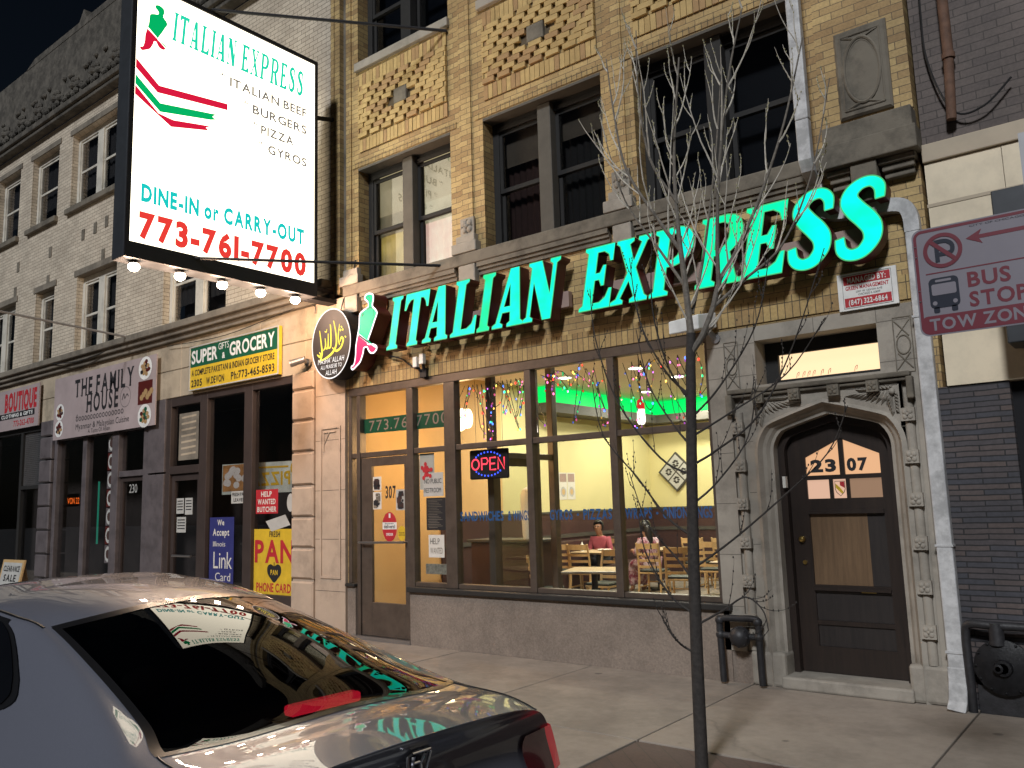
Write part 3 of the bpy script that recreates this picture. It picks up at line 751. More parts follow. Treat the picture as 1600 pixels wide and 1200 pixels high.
m = MB(); m.box(XW + .001, XW + .38, 4.37, YB - .001, 3.61, 3.90); m.box(XW + .38, XR_ - .01, YB - .38, YB - .001, 3.61, 3.90); m.build('cove_glow', 'cove_green', rm)  # glowing block stands for the wall lit by a hidden strip
# booth bench along the left wall
m = MB(); m.box(XW + .03, XW + .12, 2.9, 8.2, .09, 1.05); m.box(XW + .12, XW + .58, 2.9, 8.2, .09, .55)
tag(m.build('booth_bench', 'wainscot', bevel=.03), 'dark red upholstered bench running along the yellow left wall', 'bench')
# vestibule partition behind the entrance
vp = thing('glass_partition', 'bronze framed glass partition with an inner door behind the OPEN sign', 'partition', (-7.0, 1.0, .09))
m = MB()
for y0, y1 in ((.42, .52), (1.36, 1.46), (1.78, 1.90)): m.box(-7.05, -6.95, y0, y1, .09, 3.92)
m.box(-7.04, -6.96, .52, 1.36, 2.38, 2.46); m.box(-7.04, -6.96, 1.46, 1.78, 2.38, 2.46); m.box(-7.04, -6.96, .13, .42, 2.38, 2.44)
m.build('frame', 'bronze_frame', vp, bevel=.006)
m = MB(); m.box(-7.02, -6.98, .52, .60, .1, 2.38); m.box(-7.02, -6.98, 1.28, 1.36, .1, 2.38); m.box(-7.02, -6.98, .6, 1.28, .1, .35); m.box(-7.02, -6.98, .6, 1.28, 2.28, 2.38); d = m.build('door', 'bronze_frame', vp)
m = MB(); m.tube(crs([(-6.98, 1.31, 1.42), (-6.92, 1.31, 1.41), (-6.91, 1.31, 1.25), (-6.92, 1.31, 1.09), (-6.98, 1.31, 1.08)], 4), .014, 8); m.build('handle', 'steel', d, smooth=True)
m = MB(); m.box(-7.003, -6.997, .6, 1.28, .35, 2.28); m.build('pane', 'clear_glass', d)
# counter with an upright panel seen through the sidelight
ct = thing('counter', 'dark red service counter standing behind the sidelight of the entrance', 'counter', (-8.3, 2.2, .09))
m = MB(); m.box(-8.75, -7.45, 2.0, 2.5, .09, 1.20); m.build('base', 'wainscot', ct, bevel=.01)
m = MB(); m.box(-8.80, -7.40, 1.95, 2.55, 1.201, 1.245); m.build('top', 'room_dark', ct, bevel=.01)
m = MB(); m.lathe([(.09, 0), (.10, .05), (.12, .55), (.12, .65), (.09, .74), (.02, .78)], (-7.75, 2.2, 1.246), 'Z', 20)
tag(m.build('water_dispenser', 'room_white', smooth=True), 'rounded white dispenser on the counter behind the OPEN sign', 'dispenser')

# ceiling lights
emis('disc_white', (1.0, .96, .86), 6.0)
def area(name, loc, size, power, col, parent, rot=(0, 0, 0)):
    l = bpy.data.lights.new(name, 'AREA'); l.shape = 'DISK'; l.size = size; l.energy = power; l.color = col
    o = bpy.data.objects.new(name, l); scene.collection.objects.link(o); o.parent = parent; o.location = loc; o.rotation_euler = rot
    return o
def point(name, loc, rad, power, col, parent):
    l = bpy.data.lights.new(name, 'POINT'); l.shadow_soft_size = rad; l.energy = power; l.color = col
    o = bpy.data.objects.new(name, l); scene.collection.objects.link(o); o.parent = parent; o.location = loc
    return o
cl_labels = ['round ceiling light nearest the middle mullion, left of the hanging red lamp', 'round ceiling light above the bare tree trunk, upper of its pair', 'round ceiling light just above the right hanging red lamp',
             'round ceiling light low beside the trunk, over the green cove', 'round ceiling light seen between the string lights of the centre window']
for (x, y), lb in zip(((-6.67, 3.77), (-6.65, 5.18), (-8.05, 6.58), (-7.75, 7.85), (-8.05, 3.74)), cl_labels):
    t = thing('ceiling_light', lb, 'ceiling light', (x, y, ZC), 'round ceiling lights in the dining room')
    m = MB(); m.lathe([(.15, 0), (.15, -.012), (.12, -.03)], (x, y, ZC), 'Z', 28); m.build('rim', 'room_white', t, smooth=True)
    m = MB(); m.lathe([(.118, -.022), (.11, -.036), (.01, -.038)], (x, y, ZC), 'Z', 28); m.build('diffuser', 'disc_white', t, smooth=True)
    area('lamp', (0, 0, -.06), .24, 74, (1.0, .94, .80), t)
# pendant over the counter, red lamps by the window
emis('globe_warm', (1.0, .80, .52), 5.0); emis('lamp_white', (1.0, .86, .80), 3.0); emis('lamp_red', (.9, .04, .04), .9)
t = thing('pendant_lamp', 'glowing scalloped pendant lamp over the entrance lobby', 'lamp', (-8.12, 1.05, ZC))
m = MB(); m.tube([(-8.12, 1.05, ZC), (-8.12, 1.05, 3.2)], .01, 6); m.build('cord', 'black_metal', t)
m = MB()
for i in range(14):
    a = 2 * math.pi * i / 14; m.ball((-8.12 + .17 * math.cos(a), 1.05 + .17 * math.sin(a), 3.03), .058, 10, sz=2.4)
m.ball((-8.12, 1.05, 3.0), .16, 14); m.build('lamp_shade', 'globe_warm', t, smooth=True)
point('lamp', (0, 0, -1.25), .12, 85, (1.0, .60, .26), t)
for (x, y, z), lb in (((-5.22, 1.3, 2.86), 'hanging lamp with red cap right of the middle mullion, under the green cove'), ((-6.42, .62, 2.78), 'tall hanging lamp with red flame shape beside the second mullion')):
    t = thing('hanging_lamp', lb, 'lamp', (x, y, ZC), 'red and white hanging lamps')
    m = MB(); m.tube([(x, y, ZC), (x, y, z + .18)], .006, 6); m.build('cord', 'black_metal', t)
    m = MB(); m.lathe([(.015, .19), (.045, .17), (.052, .07), (.05, .06)], (x, y, z), 'Z', 16); m.build('cap', 'lamp_red', t, smooth=True)
    m = MB(); m.lathe([(.047, .058), (.052, -.03), (.055, -.09), (.04, -.13), (.01, -.14)], (x, y, z), 'Z', 16); m.build('lamp_shade', 'lamp_white', t, smooth=True)

# tables and chairs
def make_table():
    t = thing('dining_table', '', 'table', (0, 0, 0), 'square laminate dining tables')
    m = MB(); m.box(-.38, .38, -.38, .38, .725, .762); m.build('top', 'table_laminate', t, bevel=.012, local=True)
    m = MB(); m.box(-.385, .385, -.385, .385, .738, .750); m.build('edge_band', 'door_wood', t, local=True)
    m = MB(); m.tube([(0, 0, .03), (0, 0, .724)], .045, 12); m.build('column', 'black_metal', t, smooth=True, local=True)
    m = MB(); m.box(-.28, .28, -.045, .045, 0, .035); m.box(-.045, .045, -.28, .28, .001, .036); m.build('base', 'black_metal', t, bevel=.01, local=True)
    return t
def make_chair():                                               # faces local +Y, backrest at -Y
    t = thing('dining_chair', '', 'chair', (0, 0, 0), 'ladder back wooden dining chairs')
    for sx in (-1, 1):
        m = MB(); m.tube([(sx * .20, .20, 0), (sx * .195, .19, .43)], .019, 8); m.build('leg', 'chair_wood', t, smooth=True, local=True)
        m = MB(); m.tube([(sx * .205, -.25, 0), (sx * .20, -.20, .30), (sx * .20, -.19, .46), (sx * .20, -.215, .72), (sx * .20, -.27, .94)], [.018, .021, .022, .020, .017], 8); m.build('leg', 'chair_wood', t, smooth=True, local=True)
        m = MB(); m.tube([(sx * .198, .195, .18), (sx * .203, -.22, .18)], .012, 6); m.build('stretcher', 'chair_wood', t, local=True)
    m = MB(); m.tube([(-.2, .195, .24), (.2, .195, .24)], .012, 6); m.build('stretcher', 'chair_wood', t, local=True)
    m = MB(); m.box(-.215, .215, -.21, .22, .405, .435); m.build('seat_frame', 'chair_wood', t, bevel=.008, local=True)
    m = MB(); m.box(-.21, .21, -.20, .215, .436, .475); m.build('seat', 'chair_seat', t, bevel=.018, local=True)
    for z, h in ((.53, .045), (.64, .045), (.75, .045), (.885, .095)):
        m = MB(); y = -.197 - max(0, z - .5) * .17
        P = [(-.19, y, z), (-.1, y - .025, z), (0, y - .033, z), (.1, y - .025, z), (.19, y, z)]
        v = []
        for p in P:
            for dy, dz in ((-.009, -h / 2), (.009, -h / 2), (.009, h / 2), (-.009, h / 2)): v.append((p[0], p[1] + dy, p[2] + dz))
        f = [(0, 1, 2, 3), (16, 19, 18, 17)]
        for i in range(4):
            for k in range(4): f.append((i * 4 + k, i * 4 + (k + 1) % 4, i * 4 + 4 + (k + 1) % 4, i * 4 + 4 + k))
        m.add(v, f); m.build('slat', 'chair_wood', t, local=True)
    return t
tables = [((-6.45, 1.95), .35, 'bare square table nearest the street window'), ((-8.62, 5.45), 0, 'square table by the left bench, in front of the man in pink'),
          ((-7.85, 6.35), 0, 'square table between the seated man and the woman in the patterned dress'), ((-5.75, 6.6), 0, 'square table behind the tree trunk, far right of the room'),
          ((-7.0, 7.75), 0, 'square table by the back wall under the diamond picture'), ((-5.1, 3.9), 0, 'square table right of the trunk, partly hidden by the stone pier')]
tb = make_table()
for i, (p, rz, lb) in enumerate(tables):
    if i == 0: tb.location = (*p, .09); tb.rotation_euler = (0, 0, rz); tb['label'] = lb
    else: copy_thing(tb, (*p, .09), rz, lb)
chairs = [((-7.32, 2.05), -1.05, 'chair at the left end of the nearest table, back towards the door'), ((-6.95, 3.0), 3.1, 'chair tucked behind the nearest table, facing the street'),
          ((-8.45, 4.75), .05, 'chair with its back to the street at the table of the man in pink'), ((-9.0, 6.2), 3.0, 'chair partly hidden by the second mullion near the bench'),
          ((-8.9, 4.75), .1, 'chair left of the one before the man in pink'), ((-7.35, 5.25), .10, 'chair seen from behind just right of the woman in the patterned dress'),
          ((-6.35, 4.35), .22, 'nearer chair seen from behind, lowest in the right window'), ((-6.5, 5.85), .1, 'chair seen from behind beside the tree trunk'),
          ((-5.9, 5.8), -.1, 'chair hidden mostly by the tree trunk'), ((-6.75, 7.05), .0, 'chair before the back wall table, seen from behind'),
          ((-7.4, 7.05), .15, 'chair at the back wall table nearest the corner'), ((-5.15, 4.75), 3.2, 'chair right of the trunk facing the street')]
ch = make_chair()
for i, (p, rz, lb) in enumerate(chairs):
    if i == 0: ch.location = (*p, .09); ch.rotation_euler = (0, 0, rz); ch['label'] = lb
    else: copy_thing(ch, (*p, .09), rz, lb)
m = MB(); m.lathe([(.0, 0), (.10, 0), (.13, .02), (.125, .025), (.09, .012)], (-8.55, 5.55, .853), 'Z', 20); tag(m.build('plate', 'ink_white', smooth=True), 'white plate on the table before the man in pink', 'plate')
m = MB(); m.lathe([(.032, 0), (.032, .12), (.012, .15), (.012, .17)], (-8.88, 5.3, .853), 'Z', 12); tag(m.build('sauce_bottle', 'ink_white', smooth=True), 'small white sauce bottle on the table beside the bench', 'bottle')

# wall pictures
t = thing('framed_picture', 'diamond hung picture of four leaf panels in a dark frame', 'picture', (-8.62, YB - .02, 2.36))
FD = front(YB - .02); cxp, czp = -8.62, 2.36
def dia(r): return [(cxp - r, czp), (cxp, czp - r), (cxp + r, czp), (cxp, czp + r)]
m = MB(); m.prism(dia(.44), FD, .035, .0); m.build('frame', 'room_dark', t)
m = MB(); m.flat(dia(.385), FD, .038); m.k = 1
for dx, dz in ((-.18, 0), (.18, 0), (0, .18), (0, -.18)):
    for q in range(7):
        a = q * .9; m.disc(FD, cxp + dx + .05 * math.cos(a), czp + dz + .06 * math.sin(a), .035, .022, .041, 8)
m.k = 2; m.stroke(FD, [(cxp - .2, czp - .2), (cxp + .2, czp + .2)], .03, .043); m.stroke(FD, [(cxp - .2, czp + .2), (cxp + .2, czp - .2)], .03, .0435)
m.build('print', ['paper_grey', 'bark', 'room_dark'], t)
FP = lambda a, b, d=0.0: (XW + d, a, b)
t = thing('wall_poster', 'pair of pale food posters on the yellow wall beside the inner door', 'poster', (XW, 5.5, 2.1))
m = MB(); rr = random.Random(2)
for y0 in (5.22, 5.50):
    m.k = 0; m.rect(FP, y0, y0 + .26, 1.82, 2.34, .006)
    m.k = 1; m.disc(FP, y0 + .13, 1.97, .09, .10, .008, 14); m.k = 2; m.disc(FP, y0 + .13, 1.97, .05, .06, .010, 12)
    m.k = 3; m.rect(FP, y0 + .02, y0 + .24, 2.16, 2.32, .008)
m.build('print', ['paper', 'paper_grey', 'chair_wood', 'raceway'], t)

# string lights in the upper panes
bulb_cols = [('red', (1, .05, .03)), ('green', (.05, 1, .35)), ('blue', (.08, .2, 1)), ('amber', (1, .55, .1)), ('violet', (.7, .15, 1)), ('pink', (1, .15, .4))]
for n_, c in bulb_cols: emis('bulb_' + n_, c, 4.0); emis('faint_' + n_, c, .9)
def string_lights(x0, x1, seed, dense, label):
    rr = random.Random(seed)
    t = thing('string_lights', label, 'string lights', ((x0 + x1) / 2, .16, 3.34), 'coloured string lights inside the street window')
    w = MB(); bulbs = []
    n = dense; top = [(x0 + (x1 - x0) * i / n) for i in range(n + 1)]
    for i in range(n):
        zl = rr.uniform(2.60, 3.15); xm = top[i] + rr.gauss(.06, .16)
        P = crs([(top[i], .16, 3.33), ((top[i] + xm) / 2 + rr.uniform(-.06, .06), .17, (3.33 + zl) / 2 + rr.uniform(-.05, .1)), (xm, .17, zl), ((xm + top[i + 1]) / 2 + rr.uniform(-.1, .1), .18, zl + rr.uniform(.05, .3)), (top[i + 1], .16, 3.33)], 6)
        w.tube(P, .0045, 4, False)
        for k in range(2, len(P) - 1, rr.choice((2, 3, 4))):
            p = P[k] + Vector((rr.uniform(-.02, .02), rr.uniform(-.02, .02), -.02)); bulbs.append(p)
            w.tube([P[k], p], .004, 4, False)
    w.build('wire', 'black_metal', t)
    for p in rr.sample(bulbs, min(len(bulbs), 85)):
        c = rr.choice(bulb_cols)[0]
        b = MB(); b.ball(p, rr.choice((.007, .009, .0115)), 6, sz=1.5); b.build('bulb', ('bulb_' if rr.random() < .55 else 'faint_') + c, t)
string_lights(-7.18, -6.12, 11, 15, 'densest tangle of coloured lights, in the window above the OPEN sign')
string_lights(-5.94, -4.95, 23, 9, 'coloured lights in the window between the second and third mullions')
string_lights(-4.78, -3.75, 31, 9, 'coloured lights in the rightmost window behind the tree')

# OPEN sign
t = thing('open_sign', 'lit LED OPEN sign in red and blue hanging inside the glass', 'sign', (-6.78, .14, 2.3))
m = MB(); m.box(-7.10, -6.465, .125, .165, 2.10, 2.475); m.build('panel', 'sign_black', t, bevel=.02)
FO = front(.124); emis('neon_red', (1.0, .06, .10), 2.2); emis('neon_blue', (.05, .10, 1.0), 2.6)
plain('panel_glow', (.10, .02, .05), .5)
m = MB()
for q in range(9):
    a = R(38 + q * 104 / 8); m.disc(FO, -6.782 + .25 * math.cos(a), 2.29 + .150 * math.sin(a), .0125, .0125, .004, 8)
    m.disc(FO, -6.782 - .25 * math.cos(a), 2.29 - .150 * math.sin(a), .0125, .0125, .004, 8)
m.build('dot_ring', 'neon_blue', t)
m = MB()
def led(P, w=.020): m.stroke(FO, P, w, .004)
h0, h1 = 2.215, 2.365
x = -7.045; led([(x + .055 * (1 + math.cos(R(k))), 2.29 + .065 * math.sin(R(k))) for k in range(0, 361, 15)])
x = -6.895; led([(x, h0), (x, h1), (x + .075, h1), (x + .095, 2.325), (x + .075, 2.29), (x, 2.29)])
x = -6.77; led([(x + .09, h1), (x, h1), (x, h0), (x + .09, h0)]); led([(x, 2.29), (x + .075, 2.29)])
x = -6.65; led([(x, h0), (x, h1), (x + .09, h0), (x + .09, h1)])
for v_i, q in enumerate(m.v): m.v[v_i] = (-6.782 + (q[0] + 6.80) * 1.10, q[1], q[2])
m.build('lettering', 'neon_red', t)
m = MB()
for x in (-7.0, -6.56): m.tube([(x, .15, 2.475), (x, .15, 3.38)], .003, 4)
m.build('hanging_chain', 'black_metal', t)

# vinyl lettering and papers on the glass
FG = front(.056)
m = MB(); text(m, 'SANDWICHES', FG, -7.21, -6.50, 1.585, .115, .001); text(m, '& WINGS', FG, -6.43, -6.10, 1.585, .115, .001); text(m, 'GYROS', FG, -5.80, -5.48, 1.585, .115, .001); text(m, '.', FG, -5.42, -5.39, 1.63, .115, .001); text(m, 'PIZZAS', FG, -5.33, -4.95, 1.585, .115, .001)
text(m, 'WRAPS', FG, -4.78, -4.45, 1.585, .115, .001); text(m, '.', FG, -4.40, -4.37, 1.63, .115, .001); text(m, 'ONION RINGS', FG, -4.32, -3.75, 1.585, .115, .001)
tag(m.build('window_lettering', 'sky_vinyl'), 'blue vinyl lettering naming sandwiches, gyros and pizzas on the street window', 'lettering')
FB = front(.085)
t = thing('phone_banner', 'green strip with a pale telephone number across the transom panes', 'banner', (-8.2, .085, 2.93))
m = MB(); m.prism([(-9.06, 2.84), (-7.39, 2.81), (-7.385, 3.035), (-9.06, 3.045)], FB, .0, -.004); m.build('strip', 'ink_green', t)
m = MB(); text(m, '773.761.7700', FB, -8.95, -7.43, 2.865, .145, .002, 'r', .22); m.build('lettering', 'raceway', t)
def flyer(name, label, cat, fr, a0, a1, b0, b1, paper, parts, d=0.0):
    """a sheet on glass or wall; parts: (material, builder)"""
    t = thing(name, label, cat, fr((a0 + a1) / 2, (b0 + b1) / 2, d))
    m = MB(); m.prism([(a0, b0), (a1, b0), (a1, b1), (a0, b1)], fr, d, d - .002); m.build('sheet', paper, t)
    for nm, mat_, fn in parts:
        m = MB(); fn(m); m.build(nm, mat_, t)
    return t
FDG = front(.040)
def photo_marks(a0, a1, b0, b1, seed):
    def fn(m):
        rr = random.Random(seed)
        for _ in range(9):
            a, b = rr.uniform(a0, a1 - .03), rr.uniform(b0, b1 - .03); w, h = rr.uniform(.02, min(.09, a1 - a)), rr.uniform(.02, min(.09, b1 - b))
            m.rect(FDG, a, a + w, b, b + h, .0015 + .0004 * _)
    return fn
flyer('photo_sheet', 'upper photo sheet at the left edge of the entrance door glass', 'photo', FDG, -8.83, -8.66, 2.02, 2.21, 'paper', [('picture', 'curtain_red', photo_marks(-8.82, -8.67, 2.03, 2.20, 1)), ('picture', 'ink', photo_marks(-8.82, -8.67, 2.03, 2.15, 9))])
flyer('photo_sheet', 'lower photo sheet at the left edge of the entrance door glass', 'photo', FDG, -8.83, -8.66, 1.76, 2.0, 'paper', [('picture', 'belt_stone', photo_marks(-8.82, -8.67, 1.77, 1.99, 2)), ('picture', 'ink', photo_marks(-8.82, -8.67, 1.77, 1.9, 8))])
flyer('photo_sheet', 'dark photo of figures at the right edge of the entrance door glass', 'photo', FDG, -8.37, -8.20, 1.74, 2.02, 'paper_grey', [('picture', 'ink', photo_marks(-8.36, -8.21, 1.75, 2.0, 3)), ('picture', 'curtain_red', photo_marks(-8.36, -8.21, 1.75, 2.0, 4))])
m = MB(); text(m, '307', FDG, -8.575, -8.37, 1.91, .165, .002); tag(m.build('door_number', 'ink'), 'black numerals 307 on the entrance door glass', 'numerals')
t = thing('round_sticker', 'red oval sticker with a white band reading delivers on the door', 'sticker', FDG(-8.50, 1.52))
m = MB(); m.disc(FDG, -8.50, 1.52, .145, .20, .001, 32); m.build('disc', 'ink_red', t)
m = MB(); m.rect(FDG, -8.64, -8.36, 1.485, 1.58, .002); m.rect(FDG, -8.515, -8.48, 1.64, 1.70, .002); text(m, 'ORDER', FDG, -8.57, -8.43, 1.40, .035, .002); m.build('band', 'ink_white', t)
m = MB(); text(m, 'delivers!', FDG, -8.61, -8.39, 1.50, .05, .003); text(m, 'Restaurant', FDG, -8.59, -8.42, 1.555, .018, .003); m.build('lettering', 'ink', t)
t = thing('round_sticker', 'yellow sticker on the door just above the push bar', 'sticker', FDG(-8.26, 1.42))
m = MB(); m.disc(FDG, -8.262, 1.43, .075, .10, .001, 28); m.build('disc', 'ink_yellow', t)
m = MB(); text(m, 'PLEASE', FDG, -8.31, -8.215, 1.43, .016, .002); text(m, 'USE DOOR', FDG, -8.32, -8.205, 1.40, .016, .002); m.build('lettering', 'ink', t)
flyer('notice_paper', 'handwritten no public restroom notice in the sidelight', 'notice', FG, -7.86, -7.50, 1.91, 2.22, 'paper_grey', [('lettering', 'ink', lambda m: (text(m, 'NO PUBLIC', FG, -7.84, -7.53, 2.08, .06, .002, 'r'), text(m, 'RESTROOM', FG, -7.84, -7.54, 1.96, .06, .002, 'r')))])
flyer('food_poster', 'pale poster with a red pizza at the top of the sidelight', 'poster', FG, -7.93, -7.66, 2.0, 2.48, 'paper_grey', [('picture', 'ink_red', lambda m: [m.disc(FG, -7.80 + .09 * math.cos(q * 1.3) * (q % 3) / 2, 2.24 + .10 * math.sin(q * 1.3) * (q % 3) / 2, .028, .03, .0012 + .0003 * q, 8) for q in range(17)])], -.004)
flyer('menu_board', 'black menu sheet in the middle of the sidelight', 'menu', FG, -7.81, -7.46, 1.47, 1.89, 'ink', [('lettering', 'belt_stone', lambda m: [m.stroke(FG, [(-7.79 + .01 * (q % 3), 1.86 - .021 * q), (-7.52 - .03 * (q * 7 % 4), 1.86 - .021 * q)], .005, .002) for q in range(18)])])
flyer('notice_paper', 'handwritten help wanted paper taped low in the sidelight', 'notice', FG, -7.78, -7.50, 1.12, 1.41, 'paper', [('lettering', 'belt_stone', lambda m: (text(m, 'HELP', FG, -7.75, -7.58, 1.29, .075, .002, 'r'), text(m, 'WANTED', FG, -7.75, -7.53, 1.17, .075, .002, 'r')))])
plain('newsprint', (.22, .21, .19), .8, var=.5, nscale=22)
t = thing('newspaper', 'folded newspaper leaning behind the bottom of the sidelight', 'newspaper', (-7.75, .13, .80))
m = MB(); m.box(-7.90, -7.52, .12, .15, .90, 1.03); m.build('sheet', 'newsprint', t)
# ================================================================== channel letters
emis_var('letter_teal', (0.0, 1.0, .56), (.0, 1.0, .84), 1.15, 3.2); emis_var('letter_green', (0.0, .95, .34), (0.0, 1.0, .62), 1.05, 3.0); emis('letter_edge', (.10, .62, .22), .8)
GS = {}
GS['I'] = (.29, [[(0,0),(.29,0),(.29,.05),(.235,.09),(.235,.91),(.29,.95),(.29,1),(0,1),(0,.95),(.055,.91),(.055,.09),(0,.05)]])
GS['T'] = (.61, [[(.17,0),(.44,0),(.44,.05),(.395,.09),(.395,.88),(.47,.87),(.53,.80),(.57,.69),(.61,.69),(.61,1),(0,1),(0,.69),(.04,.69),(.08,.80),(.14,.87),(.215,.88),(.215,.09),(.17,.05)]])
GS['A'] = (.635, [[(0,0),(.22,0),(.22,.05),(.155,.09),(.185,.25),(.345,.25),(.365,.09),(.31,.05),(.31,0),(.635,0),(.635,.05),(.575,.09),(.43,1),(.25,1),(.07,.09),(0,.05)], [(.205,.35),(.285,.74),(.335,.35)]])
GS['L'] = (.58, [[(0,0),(.58,0),(.58,.32),(.53,.32),(.48,.18),(.38,.11),(.24,.11),(.24,.91),(.31,.95),(.31,1),(0,1),(0,.95),(.06,.91),(.06,.09),(0,.05)]])
GS['N'] = (.63, [[(0,0),(.20,0),(.20,.05),(.14,.09),(.14,.66),(.40,0),(.565,0),(.565,.91),(.63,.95),(.63,1),(.43,1),(.43,.95),(.49,.91),(.49,.42),(.26,1),(0,1),(0,.95),(.065,.91),(.065,.09),(0,.05)]])
GS['E'] = (.57, [[(0,0),(.57,0),(.57,.30),(.52,.30),(.47,.17),(.37,.10),(.24,.10),(.24,.46),(.32,.46),(.37,.36),(.42,.36),(.42,.68),(.37,.68),(.32,.57),(.24,.57),(.24,.90),(.36,.90),(.45,.84),(.49,.73),(.54,.73),(.54,1),(0,1),(0,.95),(.06,.91),(.06,.09),(0,.05)]])
GS['X'] = (.64, [[(0,0),(.22,0),(.22,.05),(.165,.09),(.285,.34),(.40,.09),(.34,.05),(.34,0),(.64,0),(.64,.05),(.585,.09),(.385,.53),(.53,.91),(.60,.95),(.60,1),(.38,1),(.38,.95),(.44,.91),(.335,.64),(.235,.91),(.30,.95),(.30,1),(0,1),(0,.95),(.06,.91),(.245,.47),(.09,.09),(0,.05)]])
bowl = [(.36,.42),(.48,.45),(.58,.53),(.635,.65),(.64,.78),(.59,.90),(.50,.97),(.38,1)]
ctr = [(.24,.52),(.24,.90),(.34,.90),(.41,.86),(.445,.78),(.44,.66),(.40,.57),(.33,.52)]
GS['P'] = (.67, [[(0,0),(.31,0),(.31,.05),(.24,.09),(.24,.42)] + bowl + [(0,1),(0,.95),(.06,.91),(.06,.09),(0,.05)], ctr])
GS['R'] = (.67, [[(0,0),(.30,0),(.30,.05),(.24,.09),(.24,.43),(.285,.43),(.42,.0),(.67,0),(.67,.05),(.61,.09),(.475,.45),(.58,.54),(.635,.66),(.635,.78),(.59,.90),(.50,.97),(.38,1),(0,1),(0,.95),(.06,.91),(.06,.09),(0,.05)], ctr])
def _S():
    c = crs([(.475,.70),(.455,.84),(.37,.925),(.25,.925),(.155,.85),(.14,.74),(.22,.62),(.35,.48),(.43,.36),(.44,.22),(.35,.095),(.22,.075),(.12,.15),(.08,.30)], 6)
    wk = [.10,.12,.12,.14,.17,.20,.215,.22,.21,.19,.16,.13,.12,.10]; n = len(c); L = []; Rr = []
    for i, p in enumerate(c):
        t = c[min(i + 1, n - 1)] - c[max(i - 1, 0)]; t.normalize(); nn = Vector((-t.y, t.x))
        s = i / (n - 1) * 13; k = min(int(s), 12); w = wk[k] + (wk[k + 1] - wk[k]) * (s - k)
        L.append(p + nn * w / 2); Rr.append(p - nn * w / 2)
    def dec(P): return [tuple(q) for q in P]
    return (.57, [dec(L) + dec(reversed(Rr))])
GS['S'] = _S()
def glyph_mesh(ch, fr, x, z, w, h, shear, d_front, d_back=None):
    """face (filled outline with its counters) and, if d_back is given, the return wall"""
    gw, loops = GS[ch]
    kx = w / gw
    P = [[(x + a * kx + shear * b * h, z + b * h) for a, b in lp] for lp in loops]
    cu = bpy.data.curves.new('glyph', 'CURVE'); cu.dimensions = '2D'; cu.fill_mode = 'BOTH'
    for lp in P:
        s = cu.splines.new('POLY'); s.points.add(len(lp) - 1); s.use_cyclic_u = True
        for p, q in zip(s.points, lp): p.co = (q[0], q[1], 0, 1)
    o = bpy.data.objects.new('glyph', cu)
    me = o.to_mesh()
    V = [(v.co.x, v.co.y) for v in me.vertices]; F = [tuple(p.vertices) for p in me.polygons]
    o.to_mesh_clear(); bpy.data.objects.remove(o); bpy.data.curves.remove(cu)
    face = ([fr(a, b, d_front) for a, b in V], F)
    walls = []
    if d_back is not None:
        for lp in P:
            for i in range(len(lp)):
                a, b = lp[i], lp[(i + 1) % len(lp)]
                walls.append([fr(*a, d_front - .002), fr(*b, d_front - .002), fr(*b, d_back), fr(*a, d_back)])
    return face, walls, P
t = thing('channel_letter_sign', 'big lit green channel letters reading ITALIAN EXPRESS over the restaurant window', 'sign', (-5.0, -.02, 4.2))
F0 = front(0)
spec = [('I', -8.17, .205), ('T', -7.905, .435), ('A', -7.50, .445), ('L', -7.005, .41), ('I', -6.56, .20), ('A', -6.315, .47), ('N', -5.845, .455),
        ('E', -5.045, .40), ('X', -4.635, .455), ('P', -4.155, .475), ('R', -3.625, .475), ('E', -3.155, .435), ('S', -2.715, .445), ('S', -2.275, .455)]
green = {4, 10, 11}
m = MB(); m.box(-7.95, -5.30, -.11, -.03, 4.03, 4.22); m.box(-4.95, -2.0, -.11, -.03, 4.03, 4.22); m.build('raceway', 'raceway', t, bevel=.006)
for i, (c, x, w) in enumerate(spec):
    zb = 3.885 - (.02 if c == 'S' else 0); hh = .70 + (.05 if c == 'S' else 0)
    (V, Fc), walls, P = glyph_mesh(c, F0, x, zb, w, hh, .20, .30, .112)
    m = MB()
    for q in walls: m.add(q, [(0, 1, 2, 3)])
    (V2, F2), _, _ = glyph_mesh(c, F0, x, zb, w, hh, .20, .113); m.add(V2, F2)
    L = m.build('letter', 'return_red', t)
    m = MB(); m.add(V, Fc); m.build('letter_face', 'letter_green' if i in green else 'letter_teal', L)
    m = MB()
    for lp in P: m.stroke(front(-.0), lp, .012, .301, True)
    m.build('trim_cap', 'letter_edge', L)

# ---- chili and oval signs at the left end
emis('chili_green', (.0, .85, .38), 1.0); emis('chili_red', (1.0, .02, .17), 1.0); emis('halo_white', (1.0, .97, 1.0), 1.8); emis('neon_yellow', (.92, .80, .10), 1.25); emis('sign_white', (1, 1, 1), 1.1)
z2m = lambda a, b: (-8.883 + (a - 460) * .001905 + (915 - b) * .00003, 3.700 + (915 - b) * .00131 - (a - 460) * .00002)
CHILI = [z2m(a, b) for a, b in ((648,114),(690,140),(697,195),(688,262),(722,310),(737,355),(712,430),(682,520),(650,605),(640,655),(690,668),(732,700),(735,740),(705,775),(665,770),(640,735),(625,700),(600,705),(590,760),(560,845),(520,885),(478,918),(456,900),(458,870),(485,850),(500,760),(503,660),(520,550),(535,450),(537,360),(548,310),(590,280),(628,262),(632,225),(612,195),(596,178),(597,140),(620,118))]
out = crs(CHILI, 4, True)
out = [(p.x, p.y) for p in out]
